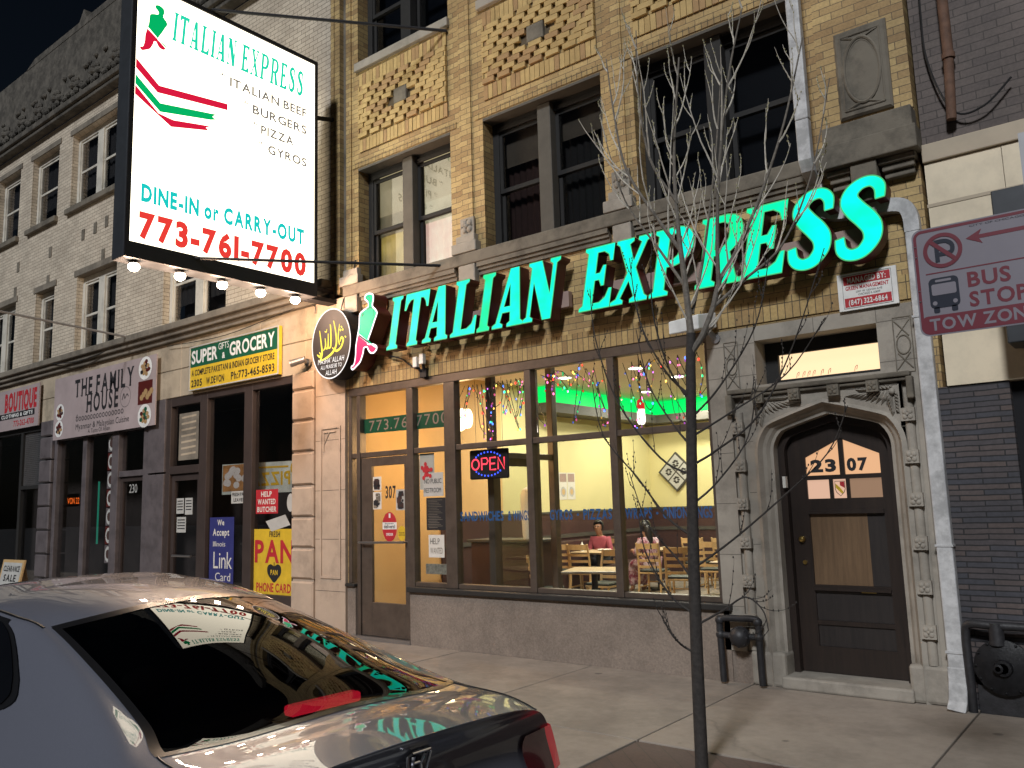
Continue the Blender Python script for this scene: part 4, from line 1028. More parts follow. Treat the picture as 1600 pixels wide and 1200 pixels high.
def inset(pts, w):
    n = len(pts); o = []
    A = sum(pts[i][0] * pts[(i + 1) % n][1] - pts[(i + 1) % n][0] * pts[i][1] for i in range(n))
    for i in range(n):
        d = Vector(pts[(i + 1) % n]) - Vector(pts[i - 1]); d.normalize(); nn = Vector((-d.y, d.x)) * (1 if A > 0 else -1)
        o.append((pts[i][0] + nn.x * w, pts[i][1] + nn.y * w))
    return o
def fill(mb, pts, fr, d):                                       # concave outline filled through a curve
    cu = bpy.data.curves.new('fill', 'CURVE'); cu.dimensions = '2D'; cu.fill_mode = 'BOTH'
    s = cu.splines.new('POLY'); s.points.add(len(pts) - 1); s.use_cyclic_u = True
    for p, q in zip(s.points, pts): p.co = (q[0], q[1], 0, 1)
    o = bpy.data.objects.new('fill', cu); me = o.to_mesh()
    V = [fr(v.co.x, v.co.y, d) for v in me.vertices]; Fq = [tuple(p.vertices) for p in me.polygons]
    o.to_mesh_clear(); bpy.data.objects.remove(o); bpy.data.curves.remove(cu)
    mb.add(V, Fq)
t = thing('chili_sign', 'lit chili pepper sign, green above and red below, left of the big letters', 'sign', (-8.5, -.02, 4.2))
m = MB()
for i in range(len(out)):
    a, b = out[i], out[(i + 1) % len(out)]; m.quad(F0(*a, .30), F0(*b, .30), F0(*b, .05), F0(*a, .05))
fill(m, out, F0, .05)
m.build('can', 'return_red', t)
m = MB(); fill(m, out, F0, .301); m.build('halo_face', 'halo_white', t)
ins = inset(out, .022)
line = lambda x: z2m(0, 545 + (( (x + 8.883) / .001905 + 460) - 530) * .95)[1]                         # split between green and red
m = MB(); up = [p for p in ins if p[1] > line(p[0])]; fill(m, up, F0, .303); m.build('green_face', 'chili_green', t)
m = MB(); lo = [p for p in ins if p[1] <= line(p[0])]; fill(m, lo, F0, .303); m.build('red_face', 'chili_red', t)
m = MB(); XA, XB = z2m(533, 0)[0], z2m(640, 0)[0]; m.stroke(F0, [(XA, line(XA)), (XB, line(XB))], .022, .305)
def ol(P, w): m.stroke(F0, crs([z2m(*p) for p in P], 4), w, .305)
ol([(607,283),(630,278),(637,292),(655,278),(672,285),(688,292)], .009); ol([(610,165),(640,155),(655,175),(660,215),(655,270)], .006); ol([(612,170),(635,185),(640,220),(633,270)], .006)
ol([(690,300),(700,360),(675,450)], .006); ol([(585,322),(578,355)], .018); ol([(597,688),(618,682),(640,690),(652,705)], .006); m.build('outline', 'sign_black', t)
t = thing('oval_sign', 'black oval sign with yellow Arabic calligraphy and white words beside the chili', 'sign', (-9.32, -.02, 4.14))
ox, oz, ra, rb = -9.322, 4.145, .425, .51
m = MB(); E_ = [(ox + ra * math.cos(R(k)), oz + rb * math.sin(R(k))) for k in range(0, 360, 5)]
m.prism(E_, F0, .30, .03); m.build('can', 'sign_black', t)
m = MB(); m.ring(F0, ox, oz, ra + .006, rb + .006, .018, .302, 60); m.build('rim', 'sign_white', t)
m = MB()
for P, w in (([(-9.57,3.90),(-9.52,4.02),(-9.54,4.18),(-9.575,4.37)], [.03,.032,.022,.012]), ([(-9.63,4.02),(-9.58,3.985),(-9.53,3.99),(-9.58,4.05)], [.012,.03,.03,.012]),
             ([(-9.55,3.92),(-9.42,3.945),(-9.28,4.01),(-9.20,4.12),(-9.215,4.30),(-9.26,4.47)], [.012,.03,.035,.03,.022,.012]),
             ([(-9.49,4.06),(-9.44,4.12),(-9.45,4.24)], [.012,.028,.012]), ([(-9.44,4.09),(-9.385,4.10),(-9.38,4.30)], [.02,.028,.012]), ([(-9.38,4.09),(-9.325,4.11),(-9.325,4.36),(-9.34,4.43)], [.02,.028,.022,.012]),
             ([(-9.29,4.08),(-9.20,4.02),(-9.10,4.06),(-9.05,4.16),(-9.09,4.20),(-9.12,4.14)], [.012,.03,.03,.03,.03,.012]), ([(-9.13,4.10),(-9.16,4.22),(-9.13,4.40)], [.02,.02,.01]),
             ([(-9.12,4.30),(-9.10,4.32)], [.03,.03]), ([(-9.07,4.30),(-9.05,4.32)], [.03,.03]), ([(-9.095,4.345),(-9.08,4.36)], [.03,.03]), ([(-9.01,4.19),(-8.995,4.205)], [.03,.03]), ([(-9.46,4.34),(-9.42,4.33),(-9.41,4.37)], [.01,.016,.01])):
    n = 5; ww = []
    for i in range(len(w) - 1): ww += [w[i] + (w[i + 1] - w[i]) * k / n for k in range(n)]
    m.stroke(F0, [(p.x + 0.0, p.y) for p in crs(P, n)], [q * 1.15 for q in ww + [w[-1]]], .303 + .0003 * len(m.f) % .002)
m.build('calligraphy', 'neon_yellow', t)
m = MB(); text(m, "MASHA' ALLAH", F0, -9.61, -9.04, 3.865, .075, .304, 'r', .16, .12); text(m, 'ALL PRAISE BE TO', F0, -9.55, -9.09, 3.785, .055, .304, 'r', .16, .12); text(m, 'ALLAH', F0, -9.44, -9.20, 3.69, .07, .304, 'r', .16, .12); m.build('lettering', 'sign_white', t)
m = MB(); m.tube(crs([(-9.35, -.1, 4.66), (-9.32, -.06, 4.85), (-9.2, -.03, 5.05), (-9.1, -.03, 5.4)], 5), .012, 6); tag(m.build('cable', 'black_metal'), 'black cable rising from the top of the oval sign', 'cable')

# ================================================================== the projecting lightbox
XS = -9.40; y0, y1, zb, zt = -3.26, -.545, 5.01, 8.36
t = thing('lightbox_sign', 'large glowing white lightbox sign hung out over the pavement, listing food and telephone number', 'sign', (XS - .15, -1.9, zb - .18))
FSg = side(XS)
m = MB(); m.box(XS - .30, XS - .012, y0 - .06, y1 + .05, zb - .20, zt + .06)
cab = m.build('cabinet', 'sign_frame', t, bevel=.012)
m = MB(); m.box(XS - .012, XS + .012, y0 - .06, y0 - .005, zb - .20, zt + .06); m.box(XS - .012, XS + .012, y1 + .005, y1 + .05, zb - .20, zt + .06); m.box(XS - .012, XS + .012, y0 - .005, y1 + .005, zt + .004, zt + .06); m.box(XS - .012, XS + .012, y0 - .005, y1 + .005, zb - .20, zb - .005)
m.build('retainer', 'sign_black', t)
emis('lightbox_white', (1.0, .90, .70), 3.4); emis('lightbox_back', (1.0, .88, .66), 4.5)
m = MB(); m.rect(FSg, y0, y1, zb, zt, -.003); m.build('face', 'lightbox_white', t)
m = MB(); m.rect(side(XS - .304), y0, y1, zb, zt, 0); m.build('back_face', 'lightbox_back', t)
emis('lb_teal', (.02, .72, .46), .95); emis('lb_dteal', (.01, .62, .58), .95); emis('lb_red', (.86, .05, .04), .95); emis('lb_grey', (.20, .19, .18), .9); emis('lb_green', (.0, .50, .14), .9); emis('lb_crimson', (.72, .01, .05), .95)
m = MB()
x = -2.80; tot = sum(GS[c][0] + .10 if c != ' ' else .30 for c in 'ITALIAN EXPRESS') - .10; k = (-.66 + 2.80 - .10) / tot
for c in 'ITALIAN EXPRESS':
    if c == ' ': x += .30 * k; continue
    w = GS[c][0] * k
    (V, Fq), _, _ = glyph_mesh(c, FSg, x, 7.765, w * .98, .40, .07, .0); m.add(V, Fq); x += w + .10 * k
m.build('headline', 'lb_teal', t)
m = MB(); text(m, '* ITALIAN BEEF', FSg, -2.12, -.69, 7.475, .125, .001, 'b'); text(m, '* BURGERS', FSg, -1.77, -.69, 7.215, .125, .001, 'b'); text(m, '* PIZZA', FSg, -1.61, -.92, 6.965, .125, .001, 'b'); text(m, '* GYROS', FSg, -1.50, -.69, 6.715, .125, .001, 'b')
m.build('menu_lettering', 'lb_grey', t)
m = MB(); text(m, 'DINE-IN or CARRY-OUT', FSg, -3.135, -.725, 5.545, .215, .001, 'x', .13); m.build('dine_lettering', 'lb_dteal', t)
m = MB(); text(m, '773-761-7700', FSg, -3.15, -.69, 5.09, .315, .001, 'x', .12); m.build('phone_lettering', 'lb_red', t)
m = MB(); fill(m, [(-3.255, 7.33), (-2.95, 7.085), (-1.99, 7.20), (-1.99, 7.11), (-2.97, 6.985), (-3.255, 7.205)], FSg, .001)
fill(m, [(-3.255, 6.98), (-2.95, 6.72), (-2.75, 6.70), (-2.23, 6.80), (-2.30, 6.76), (-2.26, 6.73), (-2.36, 6.705), (-2.78, 6.60), (-3.255, 6.86)], FSg, .001); m.build('red_stripe', 'lb_crimson', t)
m = MB(); fill(m, [(-3.255, 7.12), (-2.93, 6.86), (-2.16, 6.99), (-2.21, 6.94), (-2.16, 6.915), (-2.24, 6.885), (-2.93, 6.745), (-3.255, 6.995)], FSg, .001); m.build('green_stripe', 'lb_green', t)
# chili emblem on the lightbox
def to_lb(p): return (-3.03 + (p[0] + 8.60) * .62, 7.46 + (p[1] - 3.70) * .66)
o2 = [to_lb(p) for p in out]
m = MB(); up = [q for p, q in zip(out, o2) if p[1] > line(p[0])]; fill(m, up, FSg, .001); m.build('chili_top', 'lb_green', t)
m = MB(); lo = [q for p, q in zip(out, o2) if p[1] <= line(p[0])]; fill(m, lo, FSg, .001); m.build('chili_bottom', 'lb_crimson', t)
# five bulbs below
emis('bulb_glow', (1.0, .80, .60), 30)
for i, y in enumerate((-3.137, -2.543, -1.949, -1.362, -.789)):
    m = MB(); m.lathe([(.045, 0), (.06, -.03), (.05, -.045)], (XS - .11, y, zb - .20), 'Z', 14); h = m.build('bulb_holder', 'sign_black', t, smooth=True)
    m = MB(); m.ball((XS - .11, y, zb - .275), .068, 14, sz=.85); b = m.build('bulb', 'bulb_glow', h, smooth=True)
    point('lamp', (0.0, 0, 0), .06, 72, (1.0, .64, .42), t).location = (XS - .11 - t.location.x, y - t.location.y, zb - .42 - t.location.z)
def rod(pts, r, label, mat_='sign_black'):
    m = MB(); m.tube(pts, r, 8); tag(m.build('guy_rod', mat_), label, 'rod', 'guy rods holding the lightbox sign')
rod([(-7.20, -.02, 8.27), (-9.40, -2.25, 8.44)], .022, 'upper steel rod from the third floor sill to the top of the lightbox')
rod([(-7.28, -.02, 4.94), (-9.385, -2.42, 4.97)], .020, 'lower steel rod from the stone band to the bottom of the lightbox')
m = MB(); m.tube([(-9.55, -.5, 7.6), (-9.62, -.02, 7.75)], .035, 8); m.tube([(-9.55, -.5, 5.0), (-9.62, -.02, 5.0)], .035, 8); m.box(-9.7, -9.5, -.5, -.0, 4.80, 4.86)
m.build('wall_bracket', 'sign_black', t)

# ================================================================== small signs on the building
def board(name, label, cat, fr, a0, a1, b0, b1, mat_, th=.03, lip=None):
    t = thing(name, label, cat, fr((a0 + a1) / 2, b0, 0))
    m = MB(); m.prism([(a0, b0), (a1, b0), (a1, b1), (a0, b1)], fr, 0, -th); m.build('panel', mat_, t)
    if lip:
        m = MB(); w = .02
        for q in ((a0, a1, b0, b0 + w), (a0, a1, b1 - w, b1), (a0, a0 + w, b0 + w, b1 - w), (a1 - w, a1, b0 + w, b1 - w)): m.prism([(q[0], q[2]), (q[1], q[2]), (q[1], q[3]), (q[0], q[3])], fr, .012, 0.0005)
        m.build('edge_frame', lip, t)
    return t
FM = lambda a, b, d=0.0: (a, -.065 - d, b)
t = board('notice_board', 'white and red managing agent notice above the stone doorway', 'sign', FM, -2.29, -1.77, 3.465, 3.815, 'ink_white', .03)
m = MB(); m.rect(FM, -2.235, -1.825, 3.705, 3.785, .002); m.rect(FM, -2.235, -1.825, 3.495, 3.58, .002); text(m, 'GREEN MANAGEMENT', FM, -2.22, -1.84, 3.655, .035, .002)
m.k = 0; m.build('red_band', 'ink_red', t)
m = MB(); text(m, 'MANAGED BY:', FM, -2.20, -1.86, 3.72, .05, .004); text(m, '(847) 322-6864', FM, -2.20, -1.86, 3.513, .048, .004); m.build('lettering', 'ink_white', t)
m = MB(); text(m, '2307 W. DEVON AVE', FM, -2.13, -1.90, 3.622, .018, .002, 'r'); text(m, 'CHICAGO IL 60659', FM, -2.11, -1.92, 3.594, .018, .002, 'r'); m.stroke(FM, [(-2.245, 3.485), (-1.815, 3.485), (-1.815, 3.795), (-2.245, 3.795)], .005, .002, True); m.build('small_print', 'ink', t)

FGs = lambda a, b, d=0.0: (a, -.10 - d, b)
GX0, GX1, GZ0, GZ1 = -13.40, -10.83, 3.90, 4.68
t = board('shop_sign', 'yellow and green board reading SUPER GIFTS and GROCERY', 'sign', FGs, GX0, GX1, GZ0, GZ1, 'ink_yellow', .06, 'paper_grey')
m = MB(); m.rect(FGs, GX0 + .025, GX1 - .04, 4.31, GZ1 - .025, .002); m.build('green_panel', 'ink_green', t)
m = MB(); text(m, 'SUPER', FGs, GX0 + .06, GX0 + .86, 4.375, .225, .004, 'b', .08); text(m, 'GIFTS', FGs, GX0 + .89, GX0 + 1.20, 4.52, .11, .004, 'r'); text(m, '&', FGs, GX0 + 1.0, GX0 + 1.09, 4.36, .10, .004); text(m, 'GROCERY', FGs, GX0 + 1.22, GX1 - .11, 4.375, .225, .004, 'b', .08); m.build('headline', 'ink_white', t)
m = MB(); text(m, 'A COMPLETE PAKISTANI & INDIAN GROCERY STORE', FGs, GX0 + .07, GX1 - .11, 4.155, .105, .002, 'b', .10); text(m, '2305', FGs, GX0 + .06, GX0 + .40, 3.965, .12, .002); text(m, 'W.DEVON', FGs, GX0 + .53, GX0 + 1.07, 3.965, .12, .002); text(m, 'Ph:773-465-8593', FGs, GX0 + 1.27, GX1 - .11, 3.965, .125, .002); m.build('lettering', 'ink', t)

# restaurant banner with serif headline
FF = lambda a, b, d=0.0: (a, -.12 - d, b)
plain('banner_vinyl', (.40, .33, .33), .25, var=.12, nscale=1.4)
t = board('shop_banner', 'glossy pale banner reading THE FAMILY HOUSE with food photographs', 'banner', FF, -18.7, -14.5, 3.40, 4.72, 'banner_vinyl', .02)
def serif(mb, s, a0, a1, b, h, d):
    i0 = len(mb.v); text(mb, s, FF, a0, a1, b, h, d, 'b', .30)
    x = 0.0; its = []
    for ch in s:
        if ch == ' ': x += .38; continue
        v, f = GL['b', ch]; lo, hi = min(p[0] for p in v), max(p[0] for p in v); its.append((ch, x, hi - lo)); x += hi - lo + .30
    k = (a1 - a0) / (x - .30)
    for ch, x, w in its:
        L, Rr, c = a0 + x * k, a0 + (x + w) * k, a0 + (x + w / 2) * k; s_ = .07 * h
        foot = {'T': [(c, 0)], 'H': [(L + s_ * .6, 0), (Rr - s_ * .6, 0), (L + s_ * .6, 1), (Rr - s_ * .6, 1)], 'E': [], 'F': [(L + s_ * .6, 0)], 'A': [(L + s_ * .3, 0), (Rr - s_ * .3, 0)], 'M': [(L + s_ * .6, 0), (Rr - s_ * .6, 0)], 'I': [(c, 0), (c, 1)], 'L': [(L + s_ * .6, 1)], 'Y': [(c, 0), (L + s_, 1), (Rr - s_, 1)], 'U': [(L + s_ * .6, 1), (Rr - s_ * .6, 1)]}.get(ch, [])
        for q, e in foot: mb.rect(FF, q - s_ * 1.5, q + s_ * 1.5, b + (0 if e == 0 else h - s_ * .7), b + (s_ * .7 if e == 0 else h), d + .0012)
m = MB(); serif(m, 'THE FAMILY', -17.75, -15.33, 4.235, .36, .002); serif(m, 'HOUSE', -17.2, -15.9, 3.88, .36, .002); m.build('headline', 'ink', t)
m = MB(); text(m, 'Myanmar & Malaysian Cuisine', FF, -17.65, -15.45, 3.545, .12, .002, 'r', .16); text(m, 'A Taste Of Asian', FF, -17.1, -16.2, 3.44, .085, .002, 'r', .16)
for q in range(16): m.ring(FF, -17.6 + .125 * q, 3.765, .05, .05, .018, .002 + .0002 * (q % 3), 12)
m.stroke(FF, [(-17.65, 3.80), (-17.6, 3.86), (-17.55, 3.80)], .014, .003); m.ring(FF, -15.62, 4.03, .20, .20, .008, .002, 30); m.stroke(FF, crs([(-15.74, 3.98), (-15.68, 4.10), (-15.64, 4.0), (-15.56, 4.08), (-15.5, 4.03)], 4), .02, .003); m.build('lettering', 'ink', t)
for k, (px, pz, r_) in enumerate(((-14.90, 4.50, .21), (-14.88, 3.60, .21), (-18.40, 3.98, .17), (-18.42, 3.63, .17))):
    m = MB(); rr = random.Random(k)
    m.disc(FF, px, pz, r_ * 1.15, r_ * 1.05, .003, 24); m.k = 1
    for q in range(14): a = q * 2.4; d_ = r_ * .7 * math.sqrt(q / 14); m.disc(FF, px + d_ * math.cos(a), pz + d_ * math.sin(a), r_ * .26, r_ * .2, .0035 + .0003 * q, 8); m.k = rr.choice((1, 2, 3))
    m.build('food_picture', ['ink_white', ('ink', 'ink_green', 'wainscot', 'curtain_red')[k], 'relief_brick_2', 'return_red'], t)
m = MB(); m.rect(FF, -15.14, -14.62, 3.82, 4.26, .002); m.build('food_picture', 'return_red', t)
m = MB()
for q in range(6): m.disc(FF, -15.0 + .07 * q, 3.95 + .05 * (q % 3), .07, .06, .004 + .0003 * q, 8)
m.build('food_picture', 'relief_brick_2', t)
FBo = lambda a, b, d=0.0: (a, -.11 - d, b)
t = board('shop_sign', 'pink and white board reading BOUTIQUE at the far left', 'sign', FBo, -23.2, -19.50, 3.80, 4.75, 'banner_vinyl', .03)
m = MB(); text(m, 'BOUTIQUE', FBo, -21.35, -19.62, 4.25, .42, .002, 'x', .10); text(m, '773-262-4700', FBo, -20.8, -19.72, 3.87, .13, .002); m.build('headline', 'ink_red', t)
m = MB(); m.rect(FBo, -22.5, -19.7, 4.06, 4.20, .002); m.build('band', 'ink', t)
m = MB(); text(m, 'CLOTHING & GIFTS', FBo, -21.5, -19.8, 4.09, .08, .004); m.build('lettering', 'ink_white', t)
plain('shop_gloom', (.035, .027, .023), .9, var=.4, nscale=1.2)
# ================================================================== long cream brick building on the left
gb = thing('shop_building', 'long cream brick three storey building with shopfronts and an ornate parapet', 'building', (-18, 0, 0))
W2 = [(-14.56, -12.48), (-18.16, -16.40), (-20.22, -19.25), (-23.2, -21.33), (-25.4, -24.4), (-28.6, -26.8)]
W3 = [(-18.66, -16.52), (-20.75, -19.33), (-22.75, -21.45), (-25.5, -24.4), (-28.7, -26.9), (-14.6, -12.5)]
BZ = (5.19, 6.92); TZ = (8.56, 10.30)
m = MB(); wall_holes(m, -40, -9.60, 4.95, 10.75, [(a, b, *BZ) for a, b in W2] + [(a, b, *TZ) for a, b in W3], 0, .3)
m.build('wall', 'cream_brick', gb)
m = MB(); m.box(-9.66, -9.585, -.03, .3, 4.95, 10.75); m.build('quoin', 'yellow_brick', gb)
def sash_window(x0, x1, z0, z1, sill=True):
    m = MB(); dbl = x1 - x0 > 1.5; c = (x0 + x1) / 2; w = .10
    m.box(x0, x1, .14, .20, z1 - .14, z1); m.box(x0, x1, .14, .20, z0, z0 + .05); m.box(x0, x0 + w, .13, .20, z0 + .05, z1 - .14); m.box(x1 - w, x1, .13, .20, z0 + .05, z1 - .14)
    if dbl: m.box(c - .13, c + .13, .12, .20, z0 + .05, z1 - .14)
    win = m.build('window', 'white_paint', gb, bevel=.008)
    for a, b in (((x0 + w, c - .13), (c + .13, x1 - w)) if dbl else ((x0 + w, x1 - w),)):
        zm = (z0 + z1) / 2
        m = MB(); m.box(a, b, .165, .195, zm - .025, zm + .025); m.box(a, a + .035, .16, .19, z0 + .05, z1 - .14); m.box(b - .035, b, .16, .19, z0 + .05, z1 - .14); m.box(a + .035, b - .035, .165, .19, z1 - .19, z1 - .14)
        m.build('sash', 'white_paint', win)
        m = MB(); m.box(a + .03, b - .03, .178, .182, z0 + .05, z1 - .15); m.build('pane', 'dark_glass', win)
        m = MB()
        n = 10
        for i in range(n):
            p, q = a + (b - a) * i / n, a + (b - a) * (i + 1) / n; y, yy = .27 + .02 * (i % 2), .27 + .02 * ((i + 1) % 2)
            m.quad((p, y, zm - .4), (q, yy, zm - .4), (q, yy, z1), (p, y, z1))
        m.build('blind', 'curtain_dim', win)
        m = MB(); m.box(a - .1, b + .1, .45, .9, z0 - .1, z1 + .1); m.build('back_room', 'void', win)
    if sill: m = MB(); m.box(x0 - .10, x1 + .08, -.09, .13, z0 - .13, z0); m.build('sill', 'limestone_dark', win, bevel=.015)
    return win
for a, b in W2: sash_window(a, b, *BZ, sill=False)
for a, b in W3: sash_window(a, b, *TZ)
m = MB(); rr = random.Random(4)
for x, z in ((-16.9, 7.75), (-17.4, 7.72), (-17.95, 7.70), (-17.0, 7.05), (-19.55, 7.65), (-19.6, 7.0), (-21.3, 7.65), (-21.4, 7.05), (-22.9, 7.6), (-15.4, 7.7), (-14.7, 7.7)):
    m.box(x - .07, x + .07, -.012, 0, z, z + .24)
m.build('inset_brick', 'limestone_dark', gb)
for q, z in [(w, BZ[1]) for w in W2] + [(w, TZ[1]) for w in W3]:
    m = MB(); m.box(q[0] - .1, q[1] + .1, -.02, 0, z + .005, z + .13); m.build('lintel', 'belt_stone', gb)
m = MB(); m.box(-40, -9.62, -.20, 0, 10.76, 10.86); m.box(-40, -9.62, -.26, 0, 10.861, 11.0); m.box(-40, -9.62, -.16, 0, 11.001, 11.10); m.build('cornice', 'dimmed_terracotta', gb, bevel=.02)
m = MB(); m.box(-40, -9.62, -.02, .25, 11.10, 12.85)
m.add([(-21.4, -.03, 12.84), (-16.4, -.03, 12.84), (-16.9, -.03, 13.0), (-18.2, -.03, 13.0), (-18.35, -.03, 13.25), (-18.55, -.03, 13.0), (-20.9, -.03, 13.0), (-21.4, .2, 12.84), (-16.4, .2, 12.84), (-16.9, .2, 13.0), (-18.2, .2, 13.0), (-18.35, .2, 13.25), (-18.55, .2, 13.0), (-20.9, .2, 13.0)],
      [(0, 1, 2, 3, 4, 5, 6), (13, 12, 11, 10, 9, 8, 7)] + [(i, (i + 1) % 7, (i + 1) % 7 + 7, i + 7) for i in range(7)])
m.build('parapet', 'dimmed_terracotta', gb)
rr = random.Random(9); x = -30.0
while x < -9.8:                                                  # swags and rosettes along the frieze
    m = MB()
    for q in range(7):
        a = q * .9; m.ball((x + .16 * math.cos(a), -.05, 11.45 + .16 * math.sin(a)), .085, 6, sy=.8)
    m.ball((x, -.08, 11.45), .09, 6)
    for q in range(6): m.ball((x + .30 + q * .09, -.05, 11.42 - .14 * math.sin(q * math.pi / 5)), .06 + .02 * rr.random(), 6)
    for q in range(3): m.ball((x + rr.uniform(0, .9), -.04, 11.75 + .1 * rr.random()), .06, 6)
    m.build('frieze_ornament', 'dimmed_terracotta', gb); x += .95
# stone belt and frieze over the shops
m = MB(); m.box(-40, -9.62, -.24, 0, 5.06, 5.185); m.box(-40, -9.60, -.17, 0, 4.97, 5.06); m.box(-40, -9.58, -.10, 0, 4.88, 4.97); m.build('belt_course', 'belt_stone', gb, bevel=.015)
m = MB()
for i in range(26):
    a, b = -40 + i * 1.19, -40 + (i + 1) * 1.19
    if b > -9.32: b = -9.32
    for z0, z1 in ((3.86, 4.36), (4.37, 4.879)): m.cham(a + .004, b - .004, -.02, .28, z0, z1, .008)
m.build('frieze', 'frieze_stone', gb)
# stone pilaster between the grocery and the restaurant
m = MB()
for z0, z1 in ((0, .74), (.78, 1.21), (1.24, 1.66), (1.69, 2.12), (2.155, 2.63), (2.66, 3.10), (3.13, 3.57), (3.60, 3.86)): m.cham(-10.50, -9.99, -.10, .3, z0, z1, .025)
m.build('rusticated_pier', 'sandstone', gb)
m = MB(); m.box(-10.49, -10.0, -.06, .3, 0, 3.86); m.box(-9.985, -9.32, -.045, .3, 0, 4.879)
m.build('pilaster', 'sandstone', gb)
m = MB()
for q in ((-9.86, -9.83, .80, 2.98), (-9.44, -9.41, .80, 2.98), (-9.83, -9.44, 2.95, 2.98), (-9.83, -9.44, .80, .83)): m.box(q[0], q[1], -.062, -.045, q[2], q[3])
m.tube([(-9.79, -.05, 2.90), (-9.79, -.05, 2.62)], .012, 6); m.tube([(-9.79, -.05, 2.90), (-9.52, -.05, 2.90)], .012, 6); m.tube([(-9.79, -.05, 2.72), (-9.66, -.05, 2.90)], .010, 6)
m.build('panel_moulding', 'sandstone', gb)
m = MB()
for z in (.62, 1.35, 2.05, 2.78, 3.45, 4.15): m.box(-9.984, -9.321, -.0465, -.0452, z, z + .006)
m.build('stone_joint', 'joint_dirt', gb)
# ---- grocery shopfront
def pane(x0, x1, z0, z1, y=.07, mat_='dark_glass', parent=gb):
    m = MB(); m.box(x0 - .005, x1 + .005, y - .003, y + .003, z0 - .005, z1 + .005); return m.build('shop_pane', mat_, parent)
gs = MB()
for a, b in ((-14.30, -14.16), (-13.21, -12.98), (-11.89, -11.66), (-10.61, -10.50)): gs.box(a, b, .0, .14, 0, 3.859)
gs.box(-14.16, -13.21, .0, .14, 2.48, 2.62); gs.box(-14.16, -13.21, .0, .14, 3.70, 3.859); gs.box(-12.98, -11.89, 0, .14, 3.74, 3.859); gs.box(-11.66, -10.61, 0, .14, 3.74, 3.859)
gs.box(-12.98, -11.89, 0, .14, 0, .50); gs.box(-11.66, -10.61, 0, .14, 0, .50)
gs.build('shopfront', 'brown_paint', gb, bevel=.008)
pane(-12.98, -11.89, .5, 3.74); pane(-11.66, -10.61, .5, 3.74); pane(-14.16, -13.21, 2.62, 3.70)
m = MB(); m.box(-14.15, -14.05, .05, .11, .02, 2.47); m.box(-13.32, -13.22, .05, .11, .02, 2.47); m.box(-14.05, -13.32, .05, .11, 2.36, 2.47); m.box(-14.05, -13.32, .05, .11, .02, .32); d = m.build('shop_door', 'brown_paint', gb); pane(-14.05, -13.32, .32, 2.36, .08, parent=d)
m = MB(); m.tube([(-14.0, .0, 1.05), (-13.4, .0, 1.05)], .02, 8); m.build('handle', 'steel', d)
# grey pilasters, family-house front
m = MB()
for a, b in ((-14.89, -14.31),): m.box(a, b, -.03, .14, 0, 2.50); m.box(a, b, -.03, .14, 2.53, 3.859)
m.box(-18.82, -18.68, -.02, .14, 0, 3.859); m.box(-17.56, -17.38, -.0, .14, .35, 3.859); m.box(-16.28, -16.02, -.02, .14, 0, 3.859); m.box(-15.09, -14.90, -.01, .14, 0, 3.859)
m.box(-16.02, -15.09, 0, .14, 2.51, 2.62); m.box(-16.02, -15.09, 0, .14, 3.4, 3.859); m.box(-18.68, -17.56, 0, .14, 0, .35); m.box(-17.38, -16.28, 0, .14, 0, .35); m.box(-18.68, -16.28, 0, .14, 3.4, 3.859)
m.build('shopfront', 'grey_paint', gb, bevel=.008)
pane(-18.68, -17.56, .35, 3.4); pane(-17.38, -16.28, .35, 3.4); pane(-16.02, -15.09, 2.62, 3.4)
m = MB(); m.box(-16.01, -15.93, .05, .11, .02, 2.50); m.box(-15.18, -15.10, .05, .11, .02, 2.50); m.box(-15.93, -15.18, .05, .11, 2.42, 2.50); m.box(-15.93, -15.18, .05, .11, .02, .28); d2 = m.build('shop_door', 'brown_paint', gb); pane(-15.93, -15.18, .28, 2.42, .08, parent=d2)
m = MB(); text(m, '230', front(.07), -15.72, -15.42, 2.20, .16, .002, 'r'); m.build('house_number', 'paper_grey', d2)
m = MB()
for z0, z1 in ((0, .5), (.53, 1.0), (1.03, 1.5), (1.53, 2.0), (2.03, 2.5), (2.53, 3.0), (3.03, 3.5), (3.53, 3.86)): m.cham(-19.39, -18.84, -.09, .3, z0, z1, .025)
m.build('rusticated_pier', 'grey_paint', gb)
# boutique with a roll grille
m = MB()
for i in range(26): m.box(-20.50 + i * .043, -20.49 + i * .043, .05, .06, 2.5, 3.8)
for i in range(30): m.box(-20.55, -19.40, .052, .058, 2.5 + .043 * i, 2.508 + .043 * i)
m.build('window_grille', 'galvanised', gb)
m = MB(); m.box(-23.4, -19.4, .0, .1, 3.7, 3.86); m.box(-20.62, -20.5, 0, .1, 0, 3.7); m.box(-20.5, -19.4, 0, .1, 2.42, 2.5); m.box(-22.2, -22.05, 0, .1, 0, 3.7); m.build('shopfront', 'dark_frame', gb)
pane(-20.5, -19.4, .02, 2.42); pane(-22.05, -20.62, .02, 3.7); pane(-23.4, -22.2, .02, 3.7)
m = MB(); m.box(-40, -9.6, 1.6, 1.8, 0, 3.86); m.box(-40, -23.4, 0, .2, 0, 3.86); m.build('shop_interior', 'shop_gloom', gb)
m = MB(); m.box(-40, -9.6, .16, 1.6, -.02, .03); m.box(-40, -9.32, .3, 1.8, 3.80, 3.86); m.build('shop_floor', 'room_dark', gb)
m = MB(); m.tube([(-12.35, .45, .03), (-12.35, .45, 3.8)], .085, 14); tag(m.build('pipe_column', 'cream_panel', smooth=True), 'pale round column standing inside the grocery window', 'column')
m = MB()
for z in (.7, 1.2): m.box(-13.0, -10.6, .7, 1.2, z, z + .04)
rr = random.Random(12)
sh = tag(m.build('shop_shelf', 'room_dark'), 'dim shelf inside the grocery window', 'shelf')
